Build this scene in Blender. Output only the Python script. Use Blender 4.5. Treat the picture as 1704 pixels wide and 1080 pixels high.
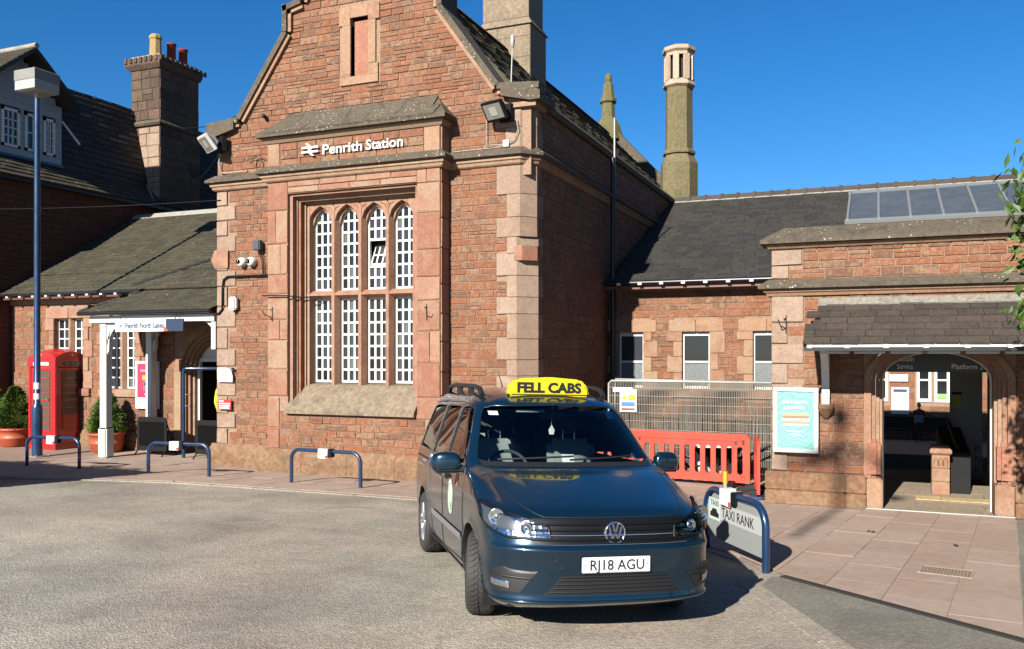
import bpy, bmesh, math, random
from mathutils import Vector, Matrix
random.seed(11)
R = math.radians
PI = math.pi
for o in list(bpy.data.objects):
    bpy.data.objects.remove(o)
SC = bpy.context.scene
COL = SC.collection

# ---------------------------------------------------------------- camera
EYE = 2.12
cam_d = bpy.data.cameras.new('camera')
cam = bpy.data.objects.new('camera', cam_d)
COL.objects.link(cam)
cam.location = (0, 0, EYE)
cam.rotation_euler = (R(90), 0, R(22.8))
cam_d.sensor_width = 36.0
cam_d.lens = 36.0 * 1450 / 1704
cam_d.shift_y = 48 / 1704
cam_d.clip_end = 2000
SC.camera = cam

# ---------------------------------------------------------------- sky, sun, exposure
SUN_EL = 28.0
SHX, SHY = 0.12, 0.9928            # direction in which shadows fall on the ground
w = bpy.data.worlds.new('World')
SC.world = w
w.use_nodes = True
nt = w.node_tree
bg = nt.nodes['Background']
sky = nt.nodes.new('ShaderNodeTexSky')
sky.sky_type = 'NISHITA'
sky.sun_disc = False
sky.sun_elevation = R(SUN_EL)
sky.sun_rotation = math.atan2(-SHX, -SHY)
sky.altitude = 300
sky.air_density = 0.9
sky.dust_density = 0.1
sky.ozone_density = 6.0
hs = nt.nodes.new('ShaderNodeHueSaturation')
hs.inputs['Saturation'].default_value = 1.22
nt.links.new(sky.outputs[0], hs.inputs['Color'])
nt.links.new(hs.outputs[0], bg.inputs[0])
bg.inputs[1].default_value = 0.052
sun_d = bpy.data.lights.new('sun', 'SUN')
sun_d.energy = 5.0
sun_d.angle = R(0.5)
sun_d.color = (1.0, 0.95, 0.86)
sun = bpy.data.objects.new('sun', sun_d)
COL.objects.link(sun)
ce, se = math.cos(R(SUN_EL)), math.sin(R(SUN_EL))
sun.rotation_euler = Vector((SHX * ce, SHY * ce, -se)).to_track_quat('-Z', 'Y').to_euler()
SC.view_settings.view_transform = 'Standard'
SC.view_settings.look = 'None'
SC.view_settings.gamma = 1
SC.view_settings.exposure = 1.38
SC.view_settings.use_curve_mapping = False
try:
    SC.cycles.max_bounces = 8
    SC.cycles.transparent_max_bounces = 12
except Exception:
    pass

# ---------------------------------------------------------------- materials
MATS = {}
ALB = 0.61        # measured tones brought down to real-world reflectances for this exposure
def new_mat(name):
    m = bpy.data.materials.new(name)
    m.use_nodes = True
    return m, m.node_tree, m.node_tree.nodes['Principled BSDF']

def plain(name, col, rough=0.5, metal=0.0, coat=0.0, emit=None, spec=None, alpha=None, trans=0.0, bump=0.0, bscale=80, var=0.0):
    if name in MATS: return MATS[name]
    if metal < .5: col = tuple(c * ALB for c in col)
    m, nt, b = new_mat(name)
    b.inputs['Base Color'].default_value = (*col, 1)
    b.inputs['Roughness'].default_value = rough
    b.inputs['Metallic'].default_value = metal
    b.inputs['Coat Weight'].default_value = coat
    b.inputs['Coat Roughness'].default_value = 0.04
    if trans: b.inputs['Transmission Weight'].default_value = trans
    if spec is not None: b.inputs['Specular IOR Level'].default_value = spec
    if bump or var:
        g = nt.nodes.new('ShaderNodeNewGeometry')
        n = nt.nodes.new('ShaderNodeTexNoise'); n.inputs['Scale'].default_value = bscale; n.inputs['Detail'].default_value = 4
        nt.links.new(g.outputs['Position'], n.inputs['Vector'])
        if bump:
            bp = nt.nodes.new('ShaderNodeBump'); bp.inputs['Strength'].default_value = bump; bp.inputs['Distance'].default_value = 0.01
            nt.links.new(n.outputs[0], bp.inputs['Height']); nt.links.new(bp.outputs[0], b.inputs['Normal'])
        if var:
            n2 = nt.nodes.new('ShaderNodeTexNoise'); n2.inputs['Scale'].default_value = 3.0; n2.inputs['Detail'].default_value = 6
            nt.links.new(g.outputs['Position'], n2.inputs['Vector'])
            mx = nt.nodes.new('ShaderNodeMix'); mx.data_type = 'RGBA'
            mx.inputs[6].default_value = (*[c * (1 - var) for c in col], 1)
            mx.inputs[7].default_value = (*[min(1, c * (1 + var)) for c in col], 1)
            nt.links.new(n2.outputs[0], mx.inputs[0]); nt.links.new(mx.outputs[2], b.inputs['Base Color'])
            rr = nt.nodes.new('ShaderNodeMapRange'); rr.inputs[3].default_value = max(0.02, rough - .12); rr.inputs[4].default_value = min(1, rough + .15)
            nt.links.new(n2.outputs[0], rr.inputs[0]); nt.links.new(rr.outputs[0], b.inputs['Roughness'])
    MATS[name] = m
    return m

def natural(name, cols, scale=6.0, rough=0.85, bump=0.4, bscale=60.0, rnd=0.7, stain=0.5, stain_col=(0.05, 0.045, 0.035), stain_scale=0.9, spots=None, stain_lo=0.52, dist=0.008, gain=1.0, mott=(.68, 1.28)):
    """stone, slate, paving: a colour per piece, mottled by noise, with stains and spots that have shapes of their own"""
    if name in MATS: return MATS[name]
    gain = gain * ALB
    cols = [tuple(v * gain for v in c) for c in cols]; stain_col = tuple(v * gain for v in stain_col)
    if spots: spots = (spots[0], spots[1], tuple(v * ALB for v in spots[2]))
    m, nt, b = new_mat(name)
    N, L = nt.nodes.new, nt.links.new
    g = N('ShaderNodeNewGeometry'); oi = N('ShaderNodeObjectInfo')
    ad = N('ShaderNodeMath'); ad.operation = 'ADD'
    L(g.outputs['Random Per Island'], ad.inputs[0]); L(oi.outputs['Random'], ad.inputs[1])
    fr = N('ShaderNodeMath'); fr.operation = 'FRACT'; L(ad.outputs[0], fr.inputs[0])
    n1 = N('ShaderNodeTexNoise'); n1.inputs['Scale'].default_value = scale; n1.inputs['Detail'].default_value = 8; n1.inputs['Roughness'].default_value = 0.65
    L(g.outputs['Position'], n1.inputs['Vector'])
    mp = N('ShaderNodeMapRange'); mp.inputs[1].default_value = 0.3; mp.inputs[2].default_value = 0.7
    L(n1.outputs[0], mp.inputs[0])
    mixf = N('ShaderNodeMix'); mixf.data_type = 'FLOAT'; mixf.inputs[0].default_value = rnd
    L(mp.outputs[0], mixf.inputs[2]); L(fr.outputs[0], mixf.inputs[3])
    cr = N('ShaderNodeValToRGB')
    el = cr.color_ramp.elements
    while len(el) < len(cols): el.new(0.5)
    for i, c in enumerate(cols):
        el[i].position = i / (len(cols) - 1); el[i].color = (*c, 1)
    L(mixf.outputs[0], cr.inputs[0])
    # value mottling
    n3 = N('ShaderNodeTexNoise'); n3.inputs['Scale'].default_value = scale * 5; n3.inputs['Detail'].default_value = 6
    L(g.outputs['Position'], n3.inputs['Vector'])
    mr = N('ShaderNodeMapRange'); mr.inputs[1].default_value = .25; mr.inputs[2].default_value = .75; mr.inputs[3].default_value = mott[0]; mr.inputs[4].default_value = mott[1]
    L(n3.outputs[0], mr.inputs[0])
    mu = N('ShaderNodeMix'); mu.data_type = 'RGBA'; mu.blend_type = 'MULTIPLY'; mu.inputs[0].default_value = 1
    L(cr.outputs[0], mu.inputs[6]); L(mr.outputs[0], mu.inputs[7])
    out = mu.outputs[2]
    if stain:
        n2 = N('ShaderNodeTexNoise'); n2.inputs['Scale'].default_value = stain_scale; n2.inputs['Detail'].default_value = 9; n2.inputs['Roughness'].default_value = 0.7
        L(g.outputs['Position'], n2.inputs['Vector'])
        ms = N('ShaderNodeMapRange'); ms.inputs[1].default_value = stain_lo; ms.inputs[2].default_value = stain_lo + 0.2; ms.inputs[4].default_value = stain
        L(n2.outputs[0], ms.inputs[0])
        m2 = N('ShaderNodeMix'); m2.data_type = 'RGBA'
        L(ms.outputs[0], m2.inputs[0]); L(out, m2.inputs[6]); m2.inputs[7].default_value = (*stain_col, 1)
        out = m2.outputs[2]
    if spots:
        v = N('ShaderNodeTexVoronoi'); v.inputs['Scale'].default_value = spots[0]
        L(g.outputs['Position'], v.inputs['Vector'])
        vm = N('ShaderNodeMapRange'); vm.inputs[1].default_value = spots[1]; vm.inputs[2].default_value = spots[1] * 0.6; vm.inputs[3].default_value = 0; vm.inputs[4].default_value = 1
        L(v.outputs['Distance'], vm.inputs[0])
        n4 = N('ShaderNodeTexNoise'); n4.inputs['Scale'].default_value = 1.7
        L(g.outputs['Position'], n4.inputs['Vector'])
        gt = N('ShaderNodeMapRange'); gt.inputs[1].default_value = 0.5; gt.inputs[2].default_value = 0.58
        L(n4.outputs[0], gt.inputs[0])
        mm = N('ShaderNodeMath'); mm.operation = 'MULTIPLY'; L(vm.outputs[0], mm.inputs[0]); L(gt.outputs[0], mm.inputs[1])
        m3 = N('ShaderNodeMix'); m3.data_type = 'RGBA'
        L(mm.outputs[0], m3.inputs[0]); L(out, m3.inputs[6]); m3.inputs[7].default_value = (*spots[2], 1)
        out = m3.outputs[2]
    L(out, b.inputs['Base Color'])
    b.inputs['Roughness'].default_value = rough
    b.inputs['Specular IOR Level'].default_value = 0.25
    nb = N('ShaderNodeTexNoise'); nb.inputs['Scale'].default_value = bscale; nb.inputs['Detail'].default_value = 5
    L(g.outputs['Position'], nb.inputs['Vector'])
    bp = N('ShaderNodeBump'); bp.inputs['Strength'].default_value = bump; bp.inputs['Distance'].default_value = dist
    L(nb.outputs[0], bp.inputs['Height']); L(bp.outputs[0], b.inputs['Normal'])
    MATS[name] = m
    return m

M_RED = natural('red_sandstone', [(.255, .098, .050), (.37, .137, .064), (.30, .13, .072), (.395, .197, .116), (.355, .123, .054), (.415, .242, .15), (.22, .118, .075), (.345, .15, .078), (.31, .19, .125)], scale=7, rnd=.62, stain=.7, stain_col=(.20, .125, .08), stain_scale=1.3, bump=.9, bscale=45, gain=.74, spots=(26, .20, (.40, .27, .19)), mott=(.66, 1.28))
M_PALE = natural('pale_ashlar', [(.46, .27, .175), (.52, .32, .20), (.42, .215, .14), (.50, .34, .22), (.44, .30, .19)], scale=5, rnd=.6, stain=.35, stain_col=(.25, .17, .11), stain_scale=2.2, bump=.35, bscale=55, gain=.74, mott=(.82, 1.16))
M_PINK = natural('pink_ashlar', [(.46, .235, .155), (.52, .30, .20), (.40, .17, .105), (.50, .33, .22), (.47, .22, .15)], scale=4, rnd=.7, stain=.2, stain_col=(.28, .19, .12), stain_scale=2.4, bump=.25, bscale=50, gain=.74, mott=(.82, 1.16))
M_QUOIN = natural('cream_quoin', [(.50, .345, .245), (.45, .30, .215), (.53, .385, .285), (.45, .255, .18)], scale=6, rnd=.5, stain=.5, stain_col=(.24, .18, .125), stain_scale=2.0, bump=.5, bscale=50, gain=.72, mott=(.80, 1.18))
M_PLINTH = natural('plinth_stone', [(.30, .17, .095), (.34, .21, .12), (.28, .14, .075), (.36, .24, .15)], scale=3.5, rnd=.35, stain=.75, stain_col=(.13, .095, .055), stain_scale=2.6, bump=.7, bscale=40, stain_lo=.48, gain=.82)
M_MORT = natural('mortar', [(.40, .24, .16), (.48, .32, .22), (.36, .20, .13)], scale=9, rnd=0, stain=.3, stain_col=(.22, .14, .09), bump=.5, gain=.74)
M_COPE = natural('weathered_coping', [(.115, .088, .06), (.15, .12, .085), (.085, .07, .05)], scale=5, rnd=.25, stain=.6, stain_col=(.055, .05, .036), stain_scale=2.5, spots=(16, .22, (.55, .52, .42)), bump=.8, bscale=35, gain=.85)
M_SLATE = natural('grey_slate', [(.046, .041, .036), (.064, .057, .048), (.038, .035, .032), (.054, .050, .046), (.074, .063, .050)], scale=5, rnd=.7, stain=.35, stain_col=(.085, .072, .05), stain_scale=1.3, bump=.4, bscale=70, rough=.7)
M_SLATE2 = natural('mossy_slate', [(.070, .060, .038), (.090, .078, .050), (.056, .050, .033), (.10, .086, .054)], scale=4, rnd=.55, stain=.55, stain_col=(.085, .085, .035), stain_scale=1.6, bump=.5, bscale=60, rough=.8, spots=(9, .12, (.5, .5, .42)))
M_SLATE3 = natural('brown_slate', [(.072, .056, .045), (.09, .07, .056), (.06, .05, .043), (.10, .08, .062)], scale=5, rnd=.75, stain=.35, stain_col=(.125, .095, .068), stain_scale=1.1, bump=.35, bscale=70, rough=.72)
M_CHIM = natural('sooty_stone', [(.17, .10, .065), (.24, .16, .105), (.12, .085, .06), (.27, .15, .10), (.20, .15, .11)], scale=4, rnd=.75, stain=.5, stain_col=(.07, .055, .04), stain_scale=2, bump=.5, gain=.62)
M_GREENST = natural('algae_stone', [(.21, .185, .085), (.25, .20, .11), (.18, .17, .07), (.27, .225, .14)], scale=3, rnd=.4, stain=.5, stain_col=(.13, .135, .04), stain_scale=1.4, bump=.5, gain=.78)
M_OLDST = natural('flaking_stone', [(.28, .22, .15), (.24, .19, .13), (.33, .24, .17)], scale=3, rnd=.2, stain=.7, stain_col=(.42, .25, .18), stain_scale=1.3, bump=.7, stain_lo=.55)
M_TARMAC = None
M_SLAB = natural('pink_paving', [(.405, .30, .235), (.445, .335, .265), (.39, .28, .215), (.43, .32, .255)], scale=2.0, rnd=.55, stain=.35, stain_col=(.33, .225, .175), stain_scale=1.8, bump=.35, bscale=120, dist=.003, gain=1.05, mott=(.88, 1.1))
M_SLABJ = natural('paving_joint', [(.33, .235, .18), (.37, .265, .205)], scale=6, rnd=0, stain=0, bump=.4)
M_STONEFL = natural('stone_flags', [(.33, .26, .185), (.37, .30, .215), (.30, .235, .17)], scale=3, rnd=.7, stain=.3, stain_col=(.24, .19, .13), bump=.3)
M_WHITE = plain('white_paint', (.80, .79, .75), .45, bump=.15, bscale=30, var=.06)
M_WFRAME = plain('white_window_paint', (.80, .79, .75), .45, var=.10)
M_BLUE = plain('blue_paint', (.008, .035, .095), .3, coat=.5, bump=.05, bscale=40, var=.25)
M_REDP = plain('red_gloss_paint', (.52, .010, .014), .28, coat=.6, bump=.06, bscale=25, var=.14)
M_REDPL = plain('red_plastic', (.62, .058, .026), .45, bump=.1, bscale=30, var=.2)
M_TERRA = plain('terracotta', (.47, .085, .032), .55, bump=.15, bscale=40, var=.15)
M_BLACK = plain('black_plastic', (.008, .008, .009), .6, spec=.2)
M_GUTTER = plain('black_gutter', (.010, .010, .011), .35)
M_CHROME = plain('chrome', (.75, .76, .78), .12, metal=1.0)
M_GALV = plain('galvanised_steel', (.42, .41, .38), .5, metal=.3, var=.15)
M_STEEL = plain('grey_metal', (.33, .34, .34), .45, metal=.4)
M_LEAD = natural('lead_flashing', [(.30, .28, .245), (.38, .36, .31), (.24, .23, .205)], scale=5, rnd=.2, stain=.4, stain_col=(.25, .23, .2), bump=.4, rough=.6)
M_RUBBER = plain('tyre_rubber', (.034, .032, .029), .75, bump=.2, bscale=150, var=.25)
M_ALLOY = plain('alloy', (.55, .56, .58), .3, metal=.9)
M_IRON = plain('black_iron', (.01, .01, .01), .6)
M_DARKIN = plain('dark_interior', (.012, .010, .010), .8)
M_CABIN = plain('cabin_trim', (.035, .038, .042), .7)
M_SEAT = plain('seat_cloth', (.26, .29, .29), .9, bump=.3, bscale=200)
M_YEL = plain('yellow_plastic', (.80, .62, .012), .35)
M_WTXT = plain('white_lettering', (.85, .85, .83), .5)
M_KTXT = plain('black_lettering', (.012, .012, .012), .5)
M_NAVY = plain('navy_panel', (.012, .03, .075), .5)
M_HIVIS = plain('hi_vis_yellow', (.62, .78, .02), .7)
M_SKIN = plain('skin', (.50, .28, .20), .6)
M_CLOTHK = plain('black_cloth', (.015, .015, .018), .9)
M_CLOTHR = plain('dark_red_cloth', (.12, .02, .02), .9)
M_CONC = natural('concrete', [(.36, .31, .25), (.42, .37, .30)], scale=5, rnd=.3, stain=.3, bump=.4)
M_DEBRIS = natural('rubble', [(.16, .11, .075), (.25, .18, .12), (.10, .075, .05)], scale=12, rnd=.5, stain=.3, bump=.8)
M_SIGNW = plain('white_sign', (.80, .82, .83), .45)
M_TABLE = plain('platform_asphalt', (.06, .058, .055), .9)
M_BOARDS = plain('grey_and_shade_toned_boards', (.40, .41, .42), .6, var=.12)  # grey of the partition; on the white dormer boards it paints in shade
M_FENCE = plain('dull_fence_wire', (.25, .23, .19), .6, metal=.2, var=.15)
M_OLDLEAD = natural('old_lead', [(.20, .18, .15), (.26, .24, .20), (.16, .145, .12)], scale=5, rnd=.2, stain=.5, stain_col=(.12, .11, .09), bump=.4, rough=.7)
M_BARK = natural('bark', [(.07, .05, .035), (.11, .08, .055)], scale=12, rnd=.1, stain=0, bump=1)

def glass_pane(name, col=(.018, .020, .024), rough=.04):
    if name in MATS: return MATS[name]
    m, nt, b = new_mat(name)
    oi = nt.nodes.new('ShaderNodeObjectInfo')
    cr = nt.nodes.new('ShaderNodeValToRGB'); cr.color_ramp.interpolation = 'CONSTANT'
    e = cr.color_ramp.elements
    e[0].position = 0; e[0].color = (*[c * .7 for c in col], 1)
    e[1].position = .42; e[1].color = (*[c * 1.5 for c in col], 1)
    for p_, c_ in ((.62, (.011, .012, .015)), (.78, (.038, .043, .050)), (.90, (.080, .082, .074))): e.new(p_).color = (*c_, 1)  # paler steps paint sky reflection into some panes' base colour
    nt.links.new(oi.outputs['Random'], cr.inputs[0]); nt.links.new(cr.outputs[0], b.inputs['Base Color'])
    b.inputs['Roughness'].default_value = rough
    MATS[name] = m
    return m
M_PANE = glass_pane('window_pane')
M_SKYL = plain('dusty_skylight_glass', (.10, .108, .108), .27, var=.35)
M_FROST = plain('obscured_glass', (.13, .145, .145), .35, bump=.5, bscale=90)

def clear_glass(name, tint=(.62, .74, .70), rough=0.0):
    m, nt, b = new_mat(name)
    nt.nodes.remove(b)
    o = nt.nodes['Material Output']
    t = nt.nodes.new('ShaderNodeBsdfTransparent'); t.inputs[0].default_value = (*tint, 1)
    gl = nt.nodes.new('ShaderNodeBsdfGlossy'); gl.inputs['Roughness'].default_value = 0.01
    lw = nt.nodes.new('ShaderNodeFresnel'); lw.inputs[0].default_value = 1.5
    mx = nt.nodes.new('ShaderNodeMixShader')
    nt.links.new(lw.outputs[0], mx.inputs[0]); nt.links.new(t.outputs[0], mx.inputs[1]); nt.links.new(gl.outputs[0], mx.inputs[2])
    nt.links.new(mx.outputs[0], o.inputs['Surface'])
    MATS[name] = m
    return m
M_CARGLASS = clear_glass('car_glass', (.84, .91, .89))
M_DARKGLASS = plain('privacy_glass', (.006, .007, .008), .02, coat=.3)
M_LENS = clear_glass('lamp_lens', (.93, .95, .96))

def tarmac(name, c0, c1, c2, patch):
    c0, c1, c2, patch = [tuple(v * ALB for v in c) for c in (c0, c1, c2, patch)]
    m, nt, b = new_mat(name)
    N, L = nt.nodes.new, nt.links.new
    g = N('ShaderNodeNewGeometry')
    v = N('ShaderNodeTexVoronoi'); v.inputs['Scale'].default_value = 60; L(g.outputs['Position'], v.inputs['Vector'])
    n1 = N('ShaderNodeTexNoise'); n1.inputs['Scale'].default_value = 24; n1.inputs['Detail'].default_value = 7; n1.inputs['Roughness'].default_value = .8; L(g.outputs['Position'], n1.inputs['Vector'])
    sx = N('ShaderNodeSeparateColor'); L(v.outputs['Color'], sx.inputs[0])
    mf = N('ShaderNodeMix'); mf.data_type = 'FLOAT'; mf.inputs[0].default_value = .5
    L(n1.outputs[0], mf.inputs[2]); L(sx.outputs[0], mf.inputs[3])
    cr = N('ShaderNodeValToRGB'); e = cr.color_ramp.elements
    e[0].position = .2; e[0].color = (*c0, 1); e[1].position = .82; e[1].color = (*c2, 1); x = e.new(.5); x.color = (*c1, 1)
    L(mf.outputs[0], cr.inputs[0])
    n2 = N('ShaderNodeTexNoise'); n2.inputs['Scale'].default_value = .55; n2.inputs['Detail'].default_value = 7; n2.inputs['Roughness'].default_value = .62; L(g.outputs['Position'], n2.inputs['Vector'])
    mr = N('ShaderNodeMapRange'); mr.inputs[1].default_value = .3; mr.inputs[2].default_value = .7; mr.inputs[3].default_value = .58; mr.inputs[4].default_value = 1.28; L(n2.outputs[0], mr.inputs[0])
    mu = N('ShaderNodeMix'); mu.data_type = 'RGBA'; mu.blend_type = 'MULTIPLY'; mu.inputs[0].default_value = 1; L(cr.outputs[0], mu.inputs[6]); L(mr.outputs[0], mu.inputs[7])
    # faint drift from pinkish to greenish grey over some metres
    nh = N('ShaderNodeTexNoise'); nh.inputs['Scale'].default_value = .38; nh.inputs['Detail'].default_value = 5; L(g.outputs['Position'], nh.inputs['Vector'])
    hm = N('ShaderNodeMapRange'); hm.inputs[1].default_value = .38; hm.inputs[2].default_value = .62; L(nh.outputs[0], hm.inputs[0])
    ht = N('ShaderNodeMix'); ht.data_type = 'RGBA'; ht.inputs[6].default_value = (1.06, .985, .93, 1); ht.inputs[7].default_value = (.97, 1.0, .95, 1); L(hm.outputs[0], ht.inputs[0])
    mh_ = N('ShaderNodeMix'); mh_.data_type = 'RGBA'; mh_.blend_type = 'MULTIPLY'; mh_.inputs[0].default_value = 1; L(mu.outputs[2], mh_.inputs[6]); L(ht.outputs[2], mh_.inputs[7]); mu = mh_
    # worn-through darker patches and a few ochre traces of old paint
    n5 = N('ShaderNodeTexNoise'); n5.inputs['Scale'].default_value = 1.5; n5.inputs['Detail'].default_value = 8; n5.inputs['Roughness'].default_value = .75; L(g.outputs['Position'], n5.inputs['Vector'])
    ms = N('ShaderNodeMapRange'); ms.inputs[1].default_value = .54; ms.inputs[2].default_value = .70; ms.inputs[4].default_value = .72; L(n5.outputs[0], ms.inputs[0])
    m2 = N('ShaderNodeMix'); m2.data_type = 'RGBA'; L(ms.outputs[0], m2.inputs[0]); L(mu.outputs[2], m2.inputs[6]); m2.inputs[7].default_value = (*patch, 1)
    # hairline cracks, only here and there
    vc = N('ShaderNodeTexVoronoi'); vc.feature = 'DISTANCE_TO_EDGE'; vc.inputs['Scale'].default_value = .42
    wn = N('ShaderNodeTexNoise'); wn.inputs['Scale'].default_value = 2.2; wn.inputs['Detail'].default_value = 6; L(g.outputs['Position'], wn.inputs['Vector'])
    wa = N('ShaderNodeVectorMath'); wa.operation = 'SCALE'; wa.inputs['Scale'].default_value = .55; L(wn.outputs['Color'], wa.inputs[0])
    wb = N('ShaderNodeVectorMath'); wb.operation = 'ADD'; L(g.outputs['Position'], wb.inputs[0]); L(wa.outputs[0], wb.inputs[1]); L(wb.outputs[0], vc.inputs['Vector'])
    cm = N('ShaderNodeMapRange'); cm.inputs[1].default_value = .010; cm.inputs[2].default_value = .003; cm.inputs[3].default_value = 0; cm.inputs[4].default_value = 1; L(vc.outputs['Distance'], cm.inputs[0])
    ck = N('ShaderNodeMapRange'); ck.inputs[1].default_value = .55; ck.inputs[2].default_value = .68; ck.inputs[4].default_value = .4; L(n2.outputs[0], ck.inputs[0])
    cx_ = N('ShaderNodeMath'); cx_.operation = 'MULTIPLY'; L(cm.outputs[0], cx_.inputs[0]); L(ck.outputs[0], cx_.inputs[1])
    m3 = N('ShaderNodeMix'); m3.data_type = 'RGBA'; L(cx_.outputs[0], m3.inputs[0]); L(m2.outputs[2], m3.inputs[6]); m3.inputs[7].default_value = (.08, .07, .056, 1)
    # a few dark oil drips
    vo = N('ShaderNodeTexVoronoi'); vo.inputs['Scale'].default_value = .55; L(wb.outputs[0], vo.inputs['Vector'])
    om = N('ShaderNodeMapRange'); om.inputs[1].default_value = .16; om.inputs[2].default_value = .03; om.inputs[3].default_value = 0; om.inputs[4].default_value = .4; L(vo.outputs['Distance'], om.inputs[0])
    m4 = N('ShaderNodeMix'); m4.data_type = 'RGBA'; L(om.outputs[0], m4.inputs[0]); L(m3.outputs[2], m4.inputs[6]); m4.inputs[7].default_value = (.10, .09, .078, 1)
    L(m4.outputs[2], b.inputs['Base Color'])
    b.inputs['Roughness'].default_value = .92
    b.inputs['Specular IOR Level'].default_value = .2
    bp = N('ShaderNodeBump'); bp.inputs['Strength'].default_value = .8; bp.inputs['Distance'].default_value = .006
    ma = N('ShaderNodeMath'); ma.operation = 'ADD'; L(v.outputs['Distance'], ma.inputs[0]); L(n1.outputs[0], ma.inputs[1])
    L(ma.outputs[0], bp.inputs['Height']); L(bp.outputs[0], b.inputs['Normal'])
    MATS[name] = m
    return m
M_TARMAC = tarmac('worn_tarmac', (.30, .265, .22), (.41, .365, .308), (.55, .50, .435), (.26, .22, .178))
M_TARMAC2 = tarmac('grey_tarmac', (.20, .185, .155), (.265, .25, .215), (.34, .325, .285), (.19, .17, .145))
# ---------------------------------------------------------------- helpers
def link(o):
    COL.objects.link(o); return o

def thing(name, label, cat, loc=(0, 0, 0), rz=0.0, group=None):
    o = bpy.data.objects.new(name, None)
    o.empty_display_size = .2
    o.location = loc; o.rotation_euler = (0, 0, rz)
    o['label'] = label; o['category'] = cat
    if group: o['group'] = group
    return link(o)

def tag(o, label=None, cat=None, group=None, kind=None):
    if label: o['label'] = label
    if cat: o['category'] = cat
    if group: o['group'] = group
    if kind: o['kind'] = kind
    return o

def root_of(o):
    while o.parent: o = o.parent
    return o

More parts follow.
